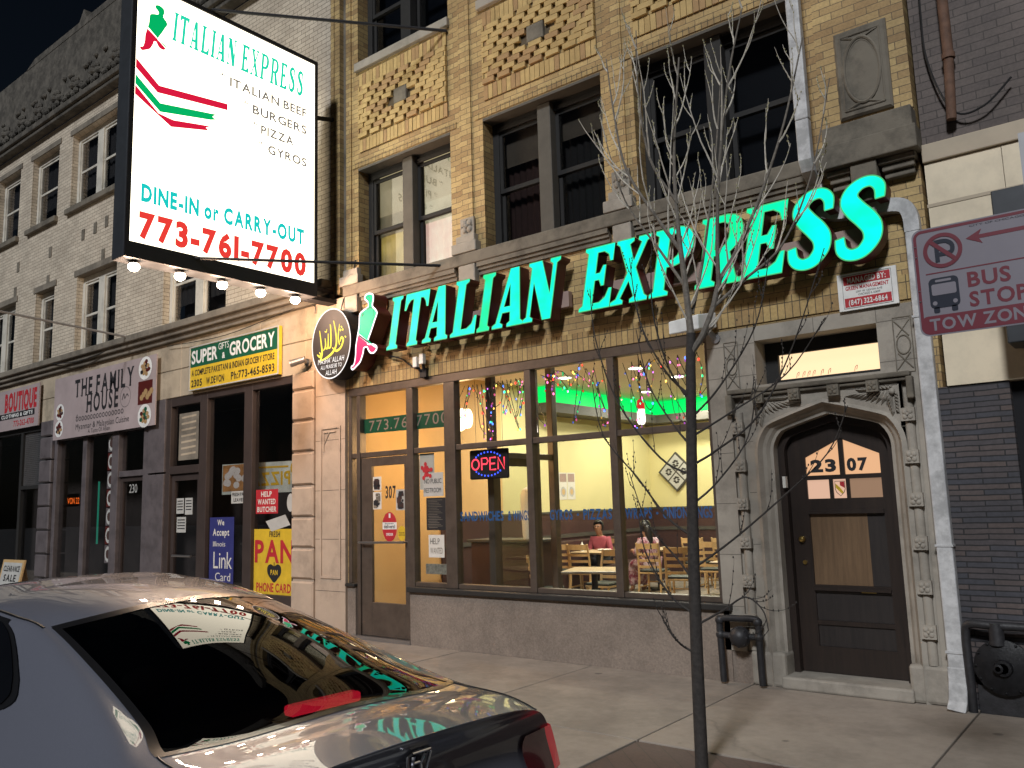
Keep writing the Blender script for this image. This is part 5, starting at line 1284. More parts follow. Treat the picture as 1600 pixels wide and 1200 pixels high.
# posters in the grocery window
FGr = front(.062)
def fly(*a, **k): return flyer(*a, **k)
t = thing('window_poster', 'yellow poster reading FRESH PAN with a black heart leaf in the grocery window', 'poster', FGr(-11.1, .7))
m = MB(); m.prism([(-11.655, .50), (-10.615, .50), (-10.615, 1.50), (-11.655, 1.50)], FGr, 0, -.003); m.build('sheet', 'poster_yellow' if 'poster_yellow' in M else 'ink_yellow', t)
m = MB(); text(m, 'PAN', FGr, -11.63, -10.63, .99, .34, .002, 'b', .10); text(m, 'PHONE CARDS', FGr, -11.58, -10.63, .54, .13, .002); m.build('headline', 'ink_red', t)
m = MB(); text(m, 'FRESH', FGr, -11.25, -10.98, 1.38, .085, .002); fill(m, [(p.x, p.y) for p in crs([(-11.12, .93), (-11.03, .96), (-10.95, .92), (-10.95, .82), (-11.03, .74), (-11.12, .68), (-11.21, .74), (-11.29, .82), (-11.29, .92), (-11.21, .96)], 4, True)], FGr, .002); m.stroke(FGr, [(-11.12, .93), (-11.12, .99)], .015, .0025); m.build('leaf_emblem', 'ink', t)
m = MB(); text(m, 'PAN', FGr, -11.21, -11.03, .80, .075, .004); m.build('lettering', 'ink_yellow', t)
fly('window_poster', 'tall blue poster reading we accept link card in the grocery window', 'poster', FGr, -12.93, -12.22, .50, 1.70, 'ink_blue', [('lettering', 'paper', lambda m: (text(m, 'We', FGr, -12.70, -12.50, 1.57, .09, .002), text(m, 'Accept', FGr, -12.83, -12.35, 1.40, .11, .002), text(m, 'Illinois', FGr, -12.82, -12.46, 1.22, .08, .002, 'r'), text(m, 'Link', FGr, -12.80, -12.26, .86, .27, .002, 'r'), text(m, 'Card', FGr, -12.74, -12.3, .66, .13, .002, 'r')))])
fly('notice_paper', 'red notice reading HELP WANTED BUTCHER in the grocery window', 'notice', FGr, -11.62, -11.04, 1.74, 2.12, 'ink_red', [('lettering', 'paper', lambda m: (text(m, 'HELP', FGr, -11.48, -11.2, 2.01, .08, .002), text(m, 'WANTED', FGr, -11.57, -11.1, 1.89, .08, .002), text(m, 'BUTCHER', FGr, -11.58, -11.08, 1.77, .08, .002)))])
fly('notice_paper', 'white notice reading FRESH PAN LEAVES in the grocery window', 'notice', FGr, -12.31, -11.89, 1.92, 2.12, 'paper_grey', [('lettering', 'ink', lambda m: (text(m, 'FRESH PAN', FGr, -12.28, -11.91, 2.04, .055, .002), text(m, 'LEAVES', FGr, -12.24, -11.95, 1.95, .055, .002)))])
FGp = front(.30)
def pizza(m):
    text(m, 'PIZZA', FGp, -12.10, -11.05, 2.20, .21, .003, mirror=True)
plain('poster_sky', (.50, .56, .50), .6, var=.3, nscale=2.5); plain('poster_food', (.40, .20, .07), .6, var=.4, nscale=7)
t = thing('reflected_banner', 'pizza banner with its word mirrored, standing for a sign reflected in the grocery window', 'banner', FGp(-11.8, 2.3))  # sheet behind the glass painted as the reflection of a sign
m = MB(); m.prism([(-12.96, 2.08), (-10.85, 2.07), (-10.85, 2.56), (-12.96, 2.60)], FGp, 0, -.004); m.build('sheet', 'poster_sky', t)
m = MB(); m.rect(FGp, -12.94, -12.3, 2.13, 2.58, .002); m.k = 1
rr = random.Random(8)
for q in range(14): m.disc(FGp, rr.uniform(-12.85, -12.0), rr.uniform(2.2, 2.5), .09, .06, .003 + .0002 * q, 10)
m.build('picture', ['poster_food', 'paper'], t)
m = MB(); pizza(m); m.stroke(FGp, [(-12.05, 2.50), (-11.1, 2.48)], .03, .003); m.disc(FGp, -10.97, 2.45, .08, .09, .003, 16); m.build('lettering', 'ink_yellow', t)
m = MB(); m.disc(FGr, -10.72, 1.90, .09, .14, .002, 20); tag(m.build('paper_plate', 'paper_grey'), 'small white round paper near the right edge of the grocery window', 'paper')
m = MB(); m.add([FGr(-11.35, 1.62, .002), FGr(-10.85, 1.72, .002), FGr(-10.72, 1.56, .002), FGr(-11.2, 1.46, .002)], [(0, 1, 2, 3)]); tag(m.build('leaflet', 'paper_grey'), 'tilted leaflet above the yellow poster in the grocery window', 'leaflet')
for i, (a, b, c, e, lb) in enumerate(((-14.02, -13.78, 1.78, 2.05, 'left upper paper on the grocery door glass'), (-13.74, -13.5, 1.76, 2.05, 'right upper paper on the grocery door glass'), (-14.0, -13.7, 1.45, 1.72, 'left lower paper on the grocery door glass'))):
    flyer('door_paper', lb, 'paper', front(.072), a, b, c, e, 'paper_grey', [('print', 'ink', (lambda a, b, c, e: lambda m: [m.stroke(front(.072), [(a + .03, e - .05 - .05 * q), (b - .03, e - .05 - .05 * q)], .018, .002) for q in range(4)])(a, b, c, e))])
flyer('door_paper', 'handwritten sheet taped in the grocery transom above the door', 'paper', front(.062), -13.98, -13.34, 2.72, 3.56, 'belt_stone', [('print', 'frieze_stone', lambda m: [m.stroke(front(.062), [(-13.9, 3.48 - .11 * q), (-13.42, 3.50 - .11 * q)], .035, .002) for q in range(7)])])
# food picture strip on the family-house post
for i in range(7):
    z = 3.2 - .36 * i
    t = thing('food_picture', '%s food picture on the shop post under the family banner' % ('topmost', 'second', 'third', 'fourth', 'fifth', 'sixth', 'lowest')[i], 'picture', (-16.45, .05, z), 'food pictures stacked up the shop post')
    FX = front(.055); m = MB(); m.rect(FX, -16.58, -16.30, z - .17, z + .17, .002); m.build('sheet', 'return_red' if i % 2 else 'grey_paint', t)
    m = MB(); m.disc(FX, -16.44, z, .12, .15, .004, 16); m.build('plate', 'paper_grey', t)
    m = MB(); m.disc(FX, -16.44, z, .08, .09, .006, 10); m.build('food', 'curtain_red', t)
# lit things in the dark family-house windows; the display stands for a reflection
emis('led_orange', (1.0, .16, .02), 1.6); emis('tube_green', (.05, .55, .35), .35); emis('led_redbar', (1.0, .03, .06), 1.3)
FX = front(.5)
t = thing('reflected_display', 'reflection of an orange bus display, built as glowing letters in the dark shop window', 'display', (-19.2, .5, 2.1))
m = MB(); m.box(-19.85, -18.6, .51, .56, 2.0, 2.28); m.build('case', 'sign_black', t)
m = MB(); text(m, '155 DEVON 22', FX, -19.7, -18.72, 2.06, .13, .004, 'r'); m.build('lettering', 'led_orange', t)
m = MB(); m.tube([(-17.85, .5, 1.2), (-17.85, .5, 2.5)], .02, 6); tag(m.build('light_tube', 'tube_green'), 'green glowing tube standing in the dark shop window', 'tube light')
m = MB(); m.tube([(-15.75, .4, 1.62), (-15.25, .4, 1.64)], .022, 6); tag(m.build('light_tube', 'led_redbar'), 'short red glowing tube behind the dark shop door', 'tube light')

# awning arms, guy wire, cameras
m = MB(); m.tube([(-22.24, -.02, 6.62), (-20.0, -1.3, 6.1)], .02, 6)
m = MB(); m.tube([(-15.45, -.03, 5.15), (-15.6, -2.6, 5.35)], .022, 6); m.box(-15.5, -15.38, -.06, 0, 5.05, 5.25); tag(m.build('bracket_arm', 'galvanised'), 'thin grey arm reaching out from the belt course over the pavement', 'bracket')
m = MB(); m.tube(crs([(-19.7, -.2, 5.2), (-17.5, -.22, 4.95), (-15.6, -.1, 5.12)], 6), .010, 5); tag(m.build('cable', 'black_metal'), 'dark cable sagging along the belt course', 'cable')
m = MB(); m.tube(crs([(-14.2, -.09, 4.82), (-12.3, -.11, 4.74), (-10.2, -.09, 4.90), (-9.95, -.09, 4.72)], 6), .007, 5); tag(m.build('cable', 'black_metal'), 'thin cable along the frieze above the yellow grocery board', 'cable')
def cctv(x, y, z, label, s=1.0):
    t = thing('security_camera', label, 'camera', (x, y, z))
    m = MB(); m.lathe([(.05 * s, 0), (.05 * s, -.03 * s)], (x, y, z), 'Y', 14); m.tube([(x, y - .02, z), (x - .02, y - .10 * s, z + .02)], .02 * s, 8); m.build('mount', 'steel', t)
    m = MB(); m.tube([(x + .06 * s, y - .10 * s, z + .03), (x - .10 * s, y - .20 * s, z - .03)], [.04 * s, .048 * s], 12); m.build('body', 'galvanised', t, smooth=True)
cctv(-10.15, -.05, 4.0, 'grey wall camera on the stone pier left of the oval sign', 1.2)
# ================================================================== building at the right edge
rb = thing('stone_faced_building', 'dark brick building with cream fascia panels and slate facing at the right edge', 'building', (1.5, 0, 0))
m = MB(); m.box(-1.47, 6, .03, .4, 4.70, 11.5); m.build('wall', 'brown_brick', rb)
m = MB(); m.box(-1.468, 6, -.06, .3, 4.69, 4.86); m.build('fascia_trim', 'panel_trim', rb, bevel=.01)
m = MB(); m.box(-1.46, -.86, -.03, .3, 2.68, 4.685); m.box(-.855, 6, -.032, .3, 2.685, 4.685); m.build('fascia_panel', 'cream_panel', rb)
m = MB(); m.box(-1.468, 6, -.036, -.03, 4.28, 4.31); m.build('fascia_groove', 'panel_trim', rb)
m = MB(); m.box(-1.54, -1.0, -.012, .3, 0, 2.675); m.build('stone_facing', 'slate_brick', rb)
m = MB(); m.box(-1.0, 6, .10, .3, 0, 2.675); m.build('dark_doorway', 'void', rb)
m = MB(); m.box(-.93, .9, -.40, -.032, 2.93, 4.19); tag(m.build('shop_sign', 'sign_frame', bevel=.01), 'dark box sign fixed to the cream fascia behind the bus stop sign', 'sign')
m = MB(); m.tube([(-1.17, -.06, 11), (-1.17, -.06, 5.62)], .045, 12); m.lathe([(.055, 0), (.055, .05)], (-1.17, -.06, 5.58), 'Z', 12); m.tube([(-1.17, -.06, 5.6), (-1.20, -.06, 5.02)], .042, 12)
tag(m.build('rusty_pipe', 'rust', smooth=True), 'rusty brown drain pipe ending above the cream fascia', 'pipe')
m = MB(); m.tube(crs([(-1.30, -.02, 8), (-1.36, -.02, 6.2), (-1.34, -.03, 5.6), (-1.18, -.04, 5.1), (-.95, -.06, 5.06), (-.72, -.05, 5.25)], 8), .010, 5); tag(m.build('cable', 'black_metal'), 'loose black cable hanging beside the rusty pipe', 'cable')
# white downspout
def duct(pts, w=.125, dpt=.095):
    m = MB(); P = [Vector(p) for p in pts]; rings = []
    for i, p in enumerate(P):
        t = (P[min(i + 1, len(P) - 1)] - P[max(i - 1, 0)]).normalized(); n = Vector((t.z, 0, -t.x)); n = n.normalized() if n.length > 1e-5 else Vector((1, 0, 0))
        k = 1.0 + (.006 if i % 2 else 0)
        rings.append([p + n * w / 2 * sx * k + Vector((0, sy * dpt / 2, 0)) for sx, sy in ((-1, -1), (1, -1), (1, 1), (-1, 1))])
    m.add([q for r_ in rings for q in r_], [(0, 1, 2, 3)] + [(i * 4 + k, i * 4 + (k + 1) % 4, i * 4 + 4 + (k + 1) % 4, i * 4 + 4 + k) for i in range(len(P) - 1) for k in range(4)] + [tuple((len(P) - 1) * 4 + k for k in (3, 2, 1, 0))])
    return m
t = thing('downspout', 'white square downspout stepping sideways behind the letters down to the pavement', 'downspout', (-1.59, -.08, 0))
yD = -.075
el1 = crs([(-2.40, yD, 4.72), (-2.395, yD, 4.56), (-2.36, yD, 4.46), (-2.26, yD, 4.41), (-2.12, yD, 4.39)], 4)
el2 = crs([(-1.88, yD, 4.37), (-1.74, yD, 4.36), (-1.64, yD, 4.32), (-1.60, yD, 4.22), (-1.595, yD, 4.08)], 4)
duct([(-2.40, -.32, 11.4), (-2.40, -.32, 5.30)]).build('upper_pipe', 'downspout_white', t, bevel=.012)
duct([(-2.40, -.32, 5.30), (-2.40, -.32, 4.9), (-2.40, -.26, 4.80), (-2.40, yD, 4.72)]).build('offset', 'downspout_white', t, bevel=.012)
duct(el1).build('elbow', 'downspout_white', t); duct([el1[-1], el2[0]]).build('cross_pipe', 'downspout_white', t, bevel=.012); duct(el2).build('elbow', 'downspout_white', t)
duct([el2[-1], (-1.595, yD, .30)]).build('lower_pipe', 'downspout_white', t, bevel=.012)
duct([(-1.595, yD, .34), (-1.595, yD - .005, .22), (-1.60, yD - .04, .08), (-1.61, yD - .09, .01)], .14, .11).build('shoe', 'downspout_white', t, bevel=.01)
m = MB()
for z in (3.3, 1.32, .45): m.box(-1.665, -1.525, yD - .055, yD + .05, z, z + .018)
m.build('strap', 'downspout_white', t)
# gas pipework
t = thing('gas_pipe', 'black iron gas pipe loop with round regulator beside the doorway', 'gas pipe', (-3.47, -.15, 0))
m = MB(); P = crs([(-3.65, -.14, .02), (-3.655, -.14, .30), (-3.66, -.14, .56), (-3.63, -.14, .615), (-3.45, -.14, .625), (-3.29, -.14, .625), (-3.265, -.14, .57), (-3.265, -.14, .30), (-3.26, -.14, .02)], 3)
m.tube(P, .032, 10); m.build('loop', 'black_iron', t, smooth=True)
m = MB()
for x, z in ((-3.655, .60), (-3.27, .60), (-3.655, .46), (-3.265, .46)): m.ball((x, -.14, z), .046, 10)
m.tube([(-3.655, -.14, .46), (-3.265, -.14, .46)], .030, 10); m.build('fittings', 'black_iron', t, smooth=True)
m = MB(); m.lathe([(.02, -.10), (.05, -.09), (.085, -.06), (.10, -.02), (.10, .02), (.07, .05)], (-3.45, -.15, .455), 'Y', 18)
for q in range(8): a = q * math.pi / 4; m.ball((-3.45 + .085 * math.cos(a), -.20, .455 + .085 * math.sin(a)), .014, 6)
m.build('regulator', 'black_iron', t, smooth=True)
t = thing('gas_meter', 'large black gas regulator and pipes low on the slate wall', 'gas meter', (-1.25, -.2, 0))
m = MB(); m.tube(crs([(-1.50, -.12, .35), (-1.50, -.12, .62), (-1.46, -.14, .70), (-1.30, -.16, .70), (-.9, -.16, .70)], 4), .035, 10); m.tube([(-1.27, -.16, .72), (-1.27, -.16, .55)], [.05, .06], 12); m.tube([(-1.50, -.12, .0), (-1.50, -.12, .36)], .035, 10); m.build('pipe', 'black_iron', t, smooth=True)
m = MB(); m.lathe([(.04, -.075), (.06, -.072), (.07, -.045), (.17, -.03), (.205, -.015), (.215, -.012), (.215, .012), (.205, .015), (.15, .05)], (-1.24, -.16, .38), 'Y', 32); m.lathe([(.02, -.10), (.035, -.095), (.035, -.07)], (-1.27, -.16, .38), 'Y', 14)
for q in range(12): m.ball((-1.24 + .198 * math.cos(q * math.pi / 6), -.178, .38 + .198 * math.sin(q * math.pi / 6)), .012, 6); m.build('regulator', 'black_iron', t, smooth=True)
m = MB(); m.box(-1.45, -1.0, -.12, 0, 0, .22); m.build('base', 'black_iron', t)
# lamps and camera over the restaurant window
t = thing('flood_light', 'twin headed white flood light under the big letters', 'light', (-7.72, -.06, 3.6))
m = MB(); m.box(-7.82, -7.745, -.16, -.10, 3.62, 3.76); m.box(-7.70, -7.625, -.16, -.10, 3.65, 3.79); m.build('lamp_head', 'ink_white', t, bevel=.008)
m = MB(); m.tube([(-7.78, -.12, 3.63), (-7.74, -.05, 3.56)], .02, 8); m.tube([(-7.66, -.12, 3.66), (-7.70, -.05, 3.56)], .02, 8); m.box(-7.78, -7.66, -.07, -.018, 3.49, 3.60); m.build('mount', 'sign_black', t)
m = MB(); m.tube(crs([(-8.35, -.06, 3.86), (-8.15, -.05, 3.80), (-8.0, -.04, 3.70), (-7.85, -.04, 3.62), (-7.78, -.04, 3.60)], 5), .010, 5); tag(m.build('cable', 'black_metal'), 'cable sagging from the chili sign to the twin flood light', 'cable')
t = thing('security_camera', 'white box camera over the window behind the tree fork', 'camera', (-3.65, -.1, 3.5))
m = MB(); m.add([(-3.86, -.46, 3.56), (-3.55, -.42, 3.60), (-3.50, -.1, 3.66), (-3.78, -.1, 3.64), (-3.86, -.46, 3.43), (-3.55, -.42, 3.45), (-3.50, -.1, 3.50), (-3.78, -.1, 3.50)], [(0, 1, 2, 3), (7, 6, 5, 4), (0, 4, 5, 1), (1, 5, 6, 2), (2, 6, 7, 3), (3, 7, 4, 0)]); m.build('housing', 'ink_white', t, bevel=.01)
m = MB(); m.tube([(-3.6, -.15, 3.5), (-3.55, -.02, 3.40)], .03, 8); m.lathe([(.05, 0), (.05, -.03)], (-3.55, -.02, 3.40), 'Y', 12); m.build('mount', 'galvanised', t)

# ================================================================== bus stop sign
bs = thing('bus_stop_sign', 'red and white no parking BUS STOP tow zone sign at the kerb', 'sign', (-.32, -4.2, 0))
YB_ = -4.2; L0, R0, B0, T0 = -.770, -.315, 2.430, 2.888
FSn = lambda a, b, d=0.0: (a, YB_ - d, b)
def rrect(a0, a1, b0, b1, r, n=6):
    P = []
    for cx, cy, s in ((a1 - r, b1 - r, 0), (a0 + r, b1 - r, 90), (a0 + r, b0 + r, 180), (a1 - r, b0 + r, 270)):
        for i in range(n + 1): a = R(s + 90 * i / n); P.append((cx + r * math.cos(a), cy + r * math.sin(a)))
    return P
plain('sign_sheet', (.22, .205, .235), .35, var=.05, nscale=5); plain('sign_red', (.15, .022, .036), .4, var=.08); plain('sign_dark', (.012, .016, .03), .4)
m = MB(); m.prism(rrect(L0, R0, B0, T0, .035), FSn, 0, -.003); m.build('plate', 'sign_sheet', bs)
m = MB(); m.stroke(FSn, rrect(L0 + .012, R0 - .012, B0 + .012, T0 - .012, .028), .012, .001, True)
m.flat(rrect(L0 + .012, R0 - .012, B0 + .012, B0 + .083, .02), FSn, .0012); m.rect(FSn, L0 + .042, R0 - .02, 2.689, 2.694, .001)
cx, cz, r_ = L0 + .114, 2.783, .074
m.ring(FSn, cx, cz, r_, r_, .016, .0025, 44); m.stroke(FSn, [(cx - r_ * .66, cz + r_ * .66), (cx + r_ * .66, cz - r_ * .66)], .016, .003)
m.stroke(FSn, [(L0 + .245, 2.812), (R0 - .03, 2.812)], .016, .001); m.add([FSn(L0 + .203, 2.812, .0015), FSn(L0 + .262, 2.842, .0015), FSn(L0 + .247, 2.812, .0015), FSn(L0 + .262, 2.782, .0015)], [(0, 1, 2, 3)])
text(m, 'BUS', FSn, L0 + .193, L0 + .346, 2.612, .060, .001); text(m, 'STOP', FSn, L0 + .193, L0 + .398, 2.530, .060, .001)
m.build('red_print', 'sign_red', bs)
m = MB(); m.stroke(FSn, [(cx - .022, cz - .048), (cx - .022, cz + .03)], .017, .002)
m.stroke(FSn, crs([(cx - .03, cz + .038), (cx + .012, cz + .038), (cx + .036, cz + .018), (cx + .03, cz - .012), (cx - .02, cz - .016)], 5), .017, .0022)
bx, bz = L0 + .104, 2.592
m.flat(rrect(bx - .056, bx + .056, bz - .05, bz + .078, .02), FSn, .001); m.flat(rrect(bx - .045, bx - .022, bz - .07, bz - .045, .006), FSn, .001); m.flat(rrect(bx + .022, bx + .045, bz - .07, bz - .045, .006), FSn, .001); m.build('black_print', 'sign_dark', bs)
m = MB(); m.flat(rrect(bx - .046, bx + .046, bz + .005, bz + .052, .008), FSn, .002); m.flat(rrect(bx - .03, bx + .03, bz + .060, bz + .070, .004), FSn, .002); m.disc(FSn, bx - .038, bz - .028, .009, .009, .002, 12); m.disc(FSn, bx + .038, bz - .028, .009, .009, .002, 12)
text(m, 'TOW ZONE', FSn, L0 + .038, R0 - .035, B0 + .022, .048, .002); m.build('white_print', 'sign_sheet', bs)
m = MB(); text(m, 'CITY OF CHICAGO', FSn, L0 + .22, R0 - .04, 2.858, .007, .001, 'r'); m.build('small_print', 'sign_dark', bs)
m = MB()
for z in (2.815, 2.77, 2.625, 2.58): m.ball((L0 + .012, YB_ - .002, z), .0035, 6)
m.build('rivet', 'steel', bs)
m = MB(); m.box(-.345, -.295, YB_ + .004, YB_ + .054, .0, 3.2); m.build('post', 'galvanised', bs)
m = MB(); m.box(-.36, -.28, YB_ + .003, YB_ + .06, 2.53, 2.555); m.box(-.36, -.28, YB_ + .003, YB_ + .06, 2.78, 2.805); m.build('clamp', 'galvanised', bs)

# ================================================================== A-board far left
ab = thing('sandwich_board', 'wooden framed sandwich board on the pavement at the far left', 'sign', (-17.0, -1.4, 0))
FA = lambda a, b, d=0.0: (-17.72 + a, -1.5 - d + b * .18, b * .985)
m = MB(); m.prism([(0, 0), (.95, 0), (.95, 1.03), (0, 1.03)], FA, 0, -.03); m.build('frame', 'chair_wood', ab)
m = MB(); m.rect(FA, .06, .89, .25, .98, .003); m.build('poster', 'paper_grey', ab)
m = MB(); text(m, 'CLEARANCE', FA, .12, .83, .82, .10, .005); text(m, 'SALE', FA, .2, .75, .64, .12, .005); m.build('lettering', 'ink', ab)
m = MB(); m.add([(-17.72, -1.1, 0), (-16.80, -1.1, 0), (-16.80, -1.30, 1.0), (-17.72, -1.30, 1.0)], [(0, 1, 2, 3)]); m.build('rear_leg', 'chair_wood', ab)

# ================================================================== bare street tree
tr = thing('street_tree', 'young bare street tree with thin upright branches in front of the restaurant', 'tree', (-2.70, -2.6, 0))
rt = random.Random(21)
m = MB(); trunk = crs([(-2.70, -2.6, -.05), (-2.685, -2.6, .8), (-2.66, -2.6, 1.6), (-2.625, -2.6, 2.3), (-2.60, -2.6, 2.75), (-2.585, -2.6, 2.95)], 5)
m.tube(trunk, [.045 - .012 * i / (len(trunk) - 1) for i in range(len(trunk))], 14)
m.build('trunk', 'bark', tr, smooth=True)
limbs, twigs, buds = MB(), MB(), MB()
def rise(p, d, L, curl=.55, wob=.08, n=7):                       # a shoot that leaves along d and bends upward
    pts = [Vector(p)]; d = Vector(d).normalized()
    for i in range(n):
        d = (d + Vector((rt.gauss(0, wob), rt.gauss(0, wob), curl / n * 2.2))).normalized(); pts.append(pts[-1] + d * L / n)
    return pts
def twig_on(P, cnt, L, r, depth, t0=.2):
    for q in range(cnt):
        t = t0 + (1 - t0) * (q + rt.random()) / cnt; i = min(int(t * (len(P) - 1)), len(P) - 2); p = P[i].lerp(P[i + 1], t * (len(P) - 1) - i)
        tan = (P[i + 1] - P[i]).normalized(); az = rt.uniform(0, 2 * math.pi)
        sd = Vector((math.cos(az), math.sin(az) * .8, 0)); d = tan * .8 + sd * .55
        S = rise(p, d, L * (1.25 - .8 * t) * rt.uniform(.5, 1.1), .62, .07, 8)
        (twigs).tube(S, [r * (1 - .75 * k / (len(S) - 1)) for k in range(len(S))], 5, False)
        for k in range(1, len(S)):
            if rt.random() < .6: buds.ball(S[k] + Vector((rt.uniform(-.006, .006), 0, rt.uniform(0, .006))), .0052, 5, sz=1.6)
        if depth: twig_on(S, rt.choice((1, 2, 2)), L * .38, r * .6, depth - 1)
def leader(pts, r0, r1, tw, L, rr=.0065):
    P = crs(pts, 6); limbs.tube(P, [r0 + (r1 - r0) * i / (len(P) - 1) for i in range(len(P))], 8)
    twig_on(P, int(tw * .95), L * 1.25, rr * 1.1, 1, .06)
A = (-2.585, -2.6, 2.93)
leader([A, (-2.60, -2.61, 3.3), (-2.615, -2.64, 3.75), (-2.60, -2.66, 4.3), (-2.52, -2.65, 5.0)], .028, .006, 13, .75)
leader([(-2.60, -2.6, 2.80), (-2.50, -2.60, 2.92), (-2.42, -2.58, 3.10), (-2.36, -2.56, 3.3), (-2.22, -2.55, 3.5), (-2.05, -2.5, 3.85), (-1.86, -2.45, 4.35), (-1.70, -2.4, 4.95)], .025, .005, 13, .75)
leader([(-2.37, -2.56, 3.25), (-2.33, -2.62, 3.6), (-2.24, -2.7, 4.1), (-2.12, -2.72, 4.7), (-2.0, -2.7, 5.15)], .018, .004, 10, .7)
leader([(-2.61, -2.62, 3.55), (-2.78, -2.66, 3.85), (-2.98, -2.7, 4.25), (-3.06, -2.7, 4.7), (-3.12, -2.68, 5.2)], .016, .004, 9, .7)
leader([(-2.61, -2.6, 3.3), (-2.82, -2.54, 3.62), (-3.12, -2.5, 4.1), (-3.28, -2.5, 4.7)], .013, .003, 8, .6)
leader([(-2.60, -2.65, 3.9), (-2.75, -2.75, 4.25), (-2.80, -2.78, 4.75), (-2.78, -2.8, 5.25)], .012, .003, 7, .6)
leader([(-2.41, -2.57, 3.12), (-2.22, -2.5, 3.28), (-1.95, -2.42, 3.5), (-1.72, -2.4, 3.95), (-1.55, -2.38, 4.6)], .013, .003, 8, .6)
leader([(-2.59, -2.55, 3.1), (-2.52, -2.42, 3.6), (-2.42, -2.35, 4.3), (-2.36, -2.3, 4.9)], .014, .003, 8, .6)
# low side branches
low = MB()  # low twigs take the dark bark colour, standing for their shade
for z, P in ((.94, [(-2.66, -2.6, .94), (-2.48, -2.58, 1.04), (-2.33, -2.56, 1.13), (-2.22, -2.55, 1.05), (-2.19, -2.55, .92)]), (1.32, [(-2.66, -2.6, 1.32), (-2.40, -2.55, 1.5), (-2.05, -2.5, 1.78), (-1.75, -2.46, 2.05), (-1.6, -2.45, 2.35)]), (1.05, [(-2.67, -2.6, 1.0), (-2.85, -2.62, 1.12), (-3.02, -2.64, 1.42), (-3.06, -2.64, 1.7)]),
             (1.95, [(-2.64, -2.6, 1.95), (-2.85, -2.66, 2.08), (-3.15, -2.7, 2.5), (-3.32, -2.7, 3.0), (-3.35, -2.7, 3.4)]), (1.60, [(-2.65, -2.6, 1.52), (-2.88, -2.55, 1.66), (-3.12, -2.52, 1.95), (-3.42, -2.5, 2.3), (-3.50, -2.5, 2.75)]), (2.02, [(-2.63, -2.6, 2.02), (-2.42, -2.62, 2.12), (-2.12, -2.64, 2.32), (-1.85, -2.65, 2.75), (-1.6, -2.65, 3.35)]),
             (2.35, [(-2.62, -2.6, 2.35), (-2.42, -2.55, 2.55), (-2.15, -2.5, 2.95), (-2.02, -2.5, 3.4)]), (2.5, [(-2.61, -2.6, 2.5), (-2.8, -2.6, 2.7), (-2.98, -2.62, 3.1), (-3.05, -2.6, 3.6)]), (.72, [(-2.68, -2.6, .74), (-2.82, -2.62, .82), (-2.95, -2.63, 1.02)]), (1.75, [(-2.65, -2.6, 1.75), (-2.5, -2.5, 1.9), (-2.3, -2.4, 2.2), (-2.22, -2.38, 2.6)]), (2.15, [(-2.63, -2.6, 2.15), (-2.8, -2.5, 2.3), (-3.05, -2.4, 2.65), (-3.15, -2.38, 3.1)]), (2.25, [(-2.62, -2.6, 2.22), (-2.38, -2.52, 2.36), (-1.98, -2.45, 2.6), (-1.70, -2.42, 2.95)]), (1.2, [(-2.66, -2.6, 1.2), (-2.84, -2.5, 1.36), (-3.1, -2.45, 1.62), (-3.25, -2.42, 2.0)]), (2.45, [(-2.61, -2.6, 2.45), (-2.72, -2.7, 2.7), (-2.78, -2.78, 3.1), (-2.76, -2.8, 3.5)])):
    C = crs(P, 5); low.tube(C, [.0095 - .0065 * i / (len(C) - 1) for i in range(len(C))], 6); _keep = (twigs, buds); twigs, buds = low, low; twig_on(C, 7, .34, .0032, 0, .25); twigs, buds = _keep
low.build('low_branches', 'bark', tr, smooth=True); limbs.build('limbs', 'limb_bark_lit', tr, smooth=True); twigs.build('twigs', 'twig', tr); buds.build('buds', 'bud', tr)
# ================================================================== parked saloon car, tail towards the camera
def paint(name, col):
    m_, nt, b = _nt(name)
    b.inputs['Base Color'].default_value = (*col, 1); b.inputs['Metallic'].default_value = .2; b.inputs['Roughness'].default_value = .40
    b.inputs['Coat Weight'].default_value = 1.0; b.inputs['Coat Roughness'].default_value = .015; b.inputs['Coat IOR'].default_value = 1.6
    n = _noise(nt, _obj(nt), 900, 2); r = _ramp(nt, n, [(.3, sc(col, .8)), (.7, sc(col, 1.25))]); nt.links.new(r, b.inputs['Base Color'])
paint('car_paint', (.150, .158, .196))
plain('car_trim', (.010, .010, .011), .28, coat=.4, var=.05); plain('tyre', (.014, .014, .015), .8); plain('car_inside', (.010, .0095, .010), .8)
glass('car_glass', (.10, .10, .11), 1.6); plain('car_side_glass', (.004, .004, .005), .02, coat=1.0)
def lens(name, col, e):
    m_, nt, b = _nt(name); b.inputs['Base Color'].default_value = (*col, 1); b.inputs['Roughness'].default_value = .12; b.inputs['Coat Weight'].default_value = 1
    b.inputs['Emission Color'].default_value = (*col, 1); b.inputs['Emission Strength'].default_value = e
lens('tail_red', (.36, .012, .02), .55); lens('tail_dark', (.10, .008, .012), .05); lens('brake_red', (1.0, .02, .05), 3.2)
plain('chrome', (.6, .6, .62), .08, metal=1.0, var=.02)
CAR_A = R(3.0); CAR = Vector((-1.91, -5.86, 0))
car = thing('parked_car', 'silver grey saloon car parked at the kerb with its tail towards the viewer', 'car', CAR)
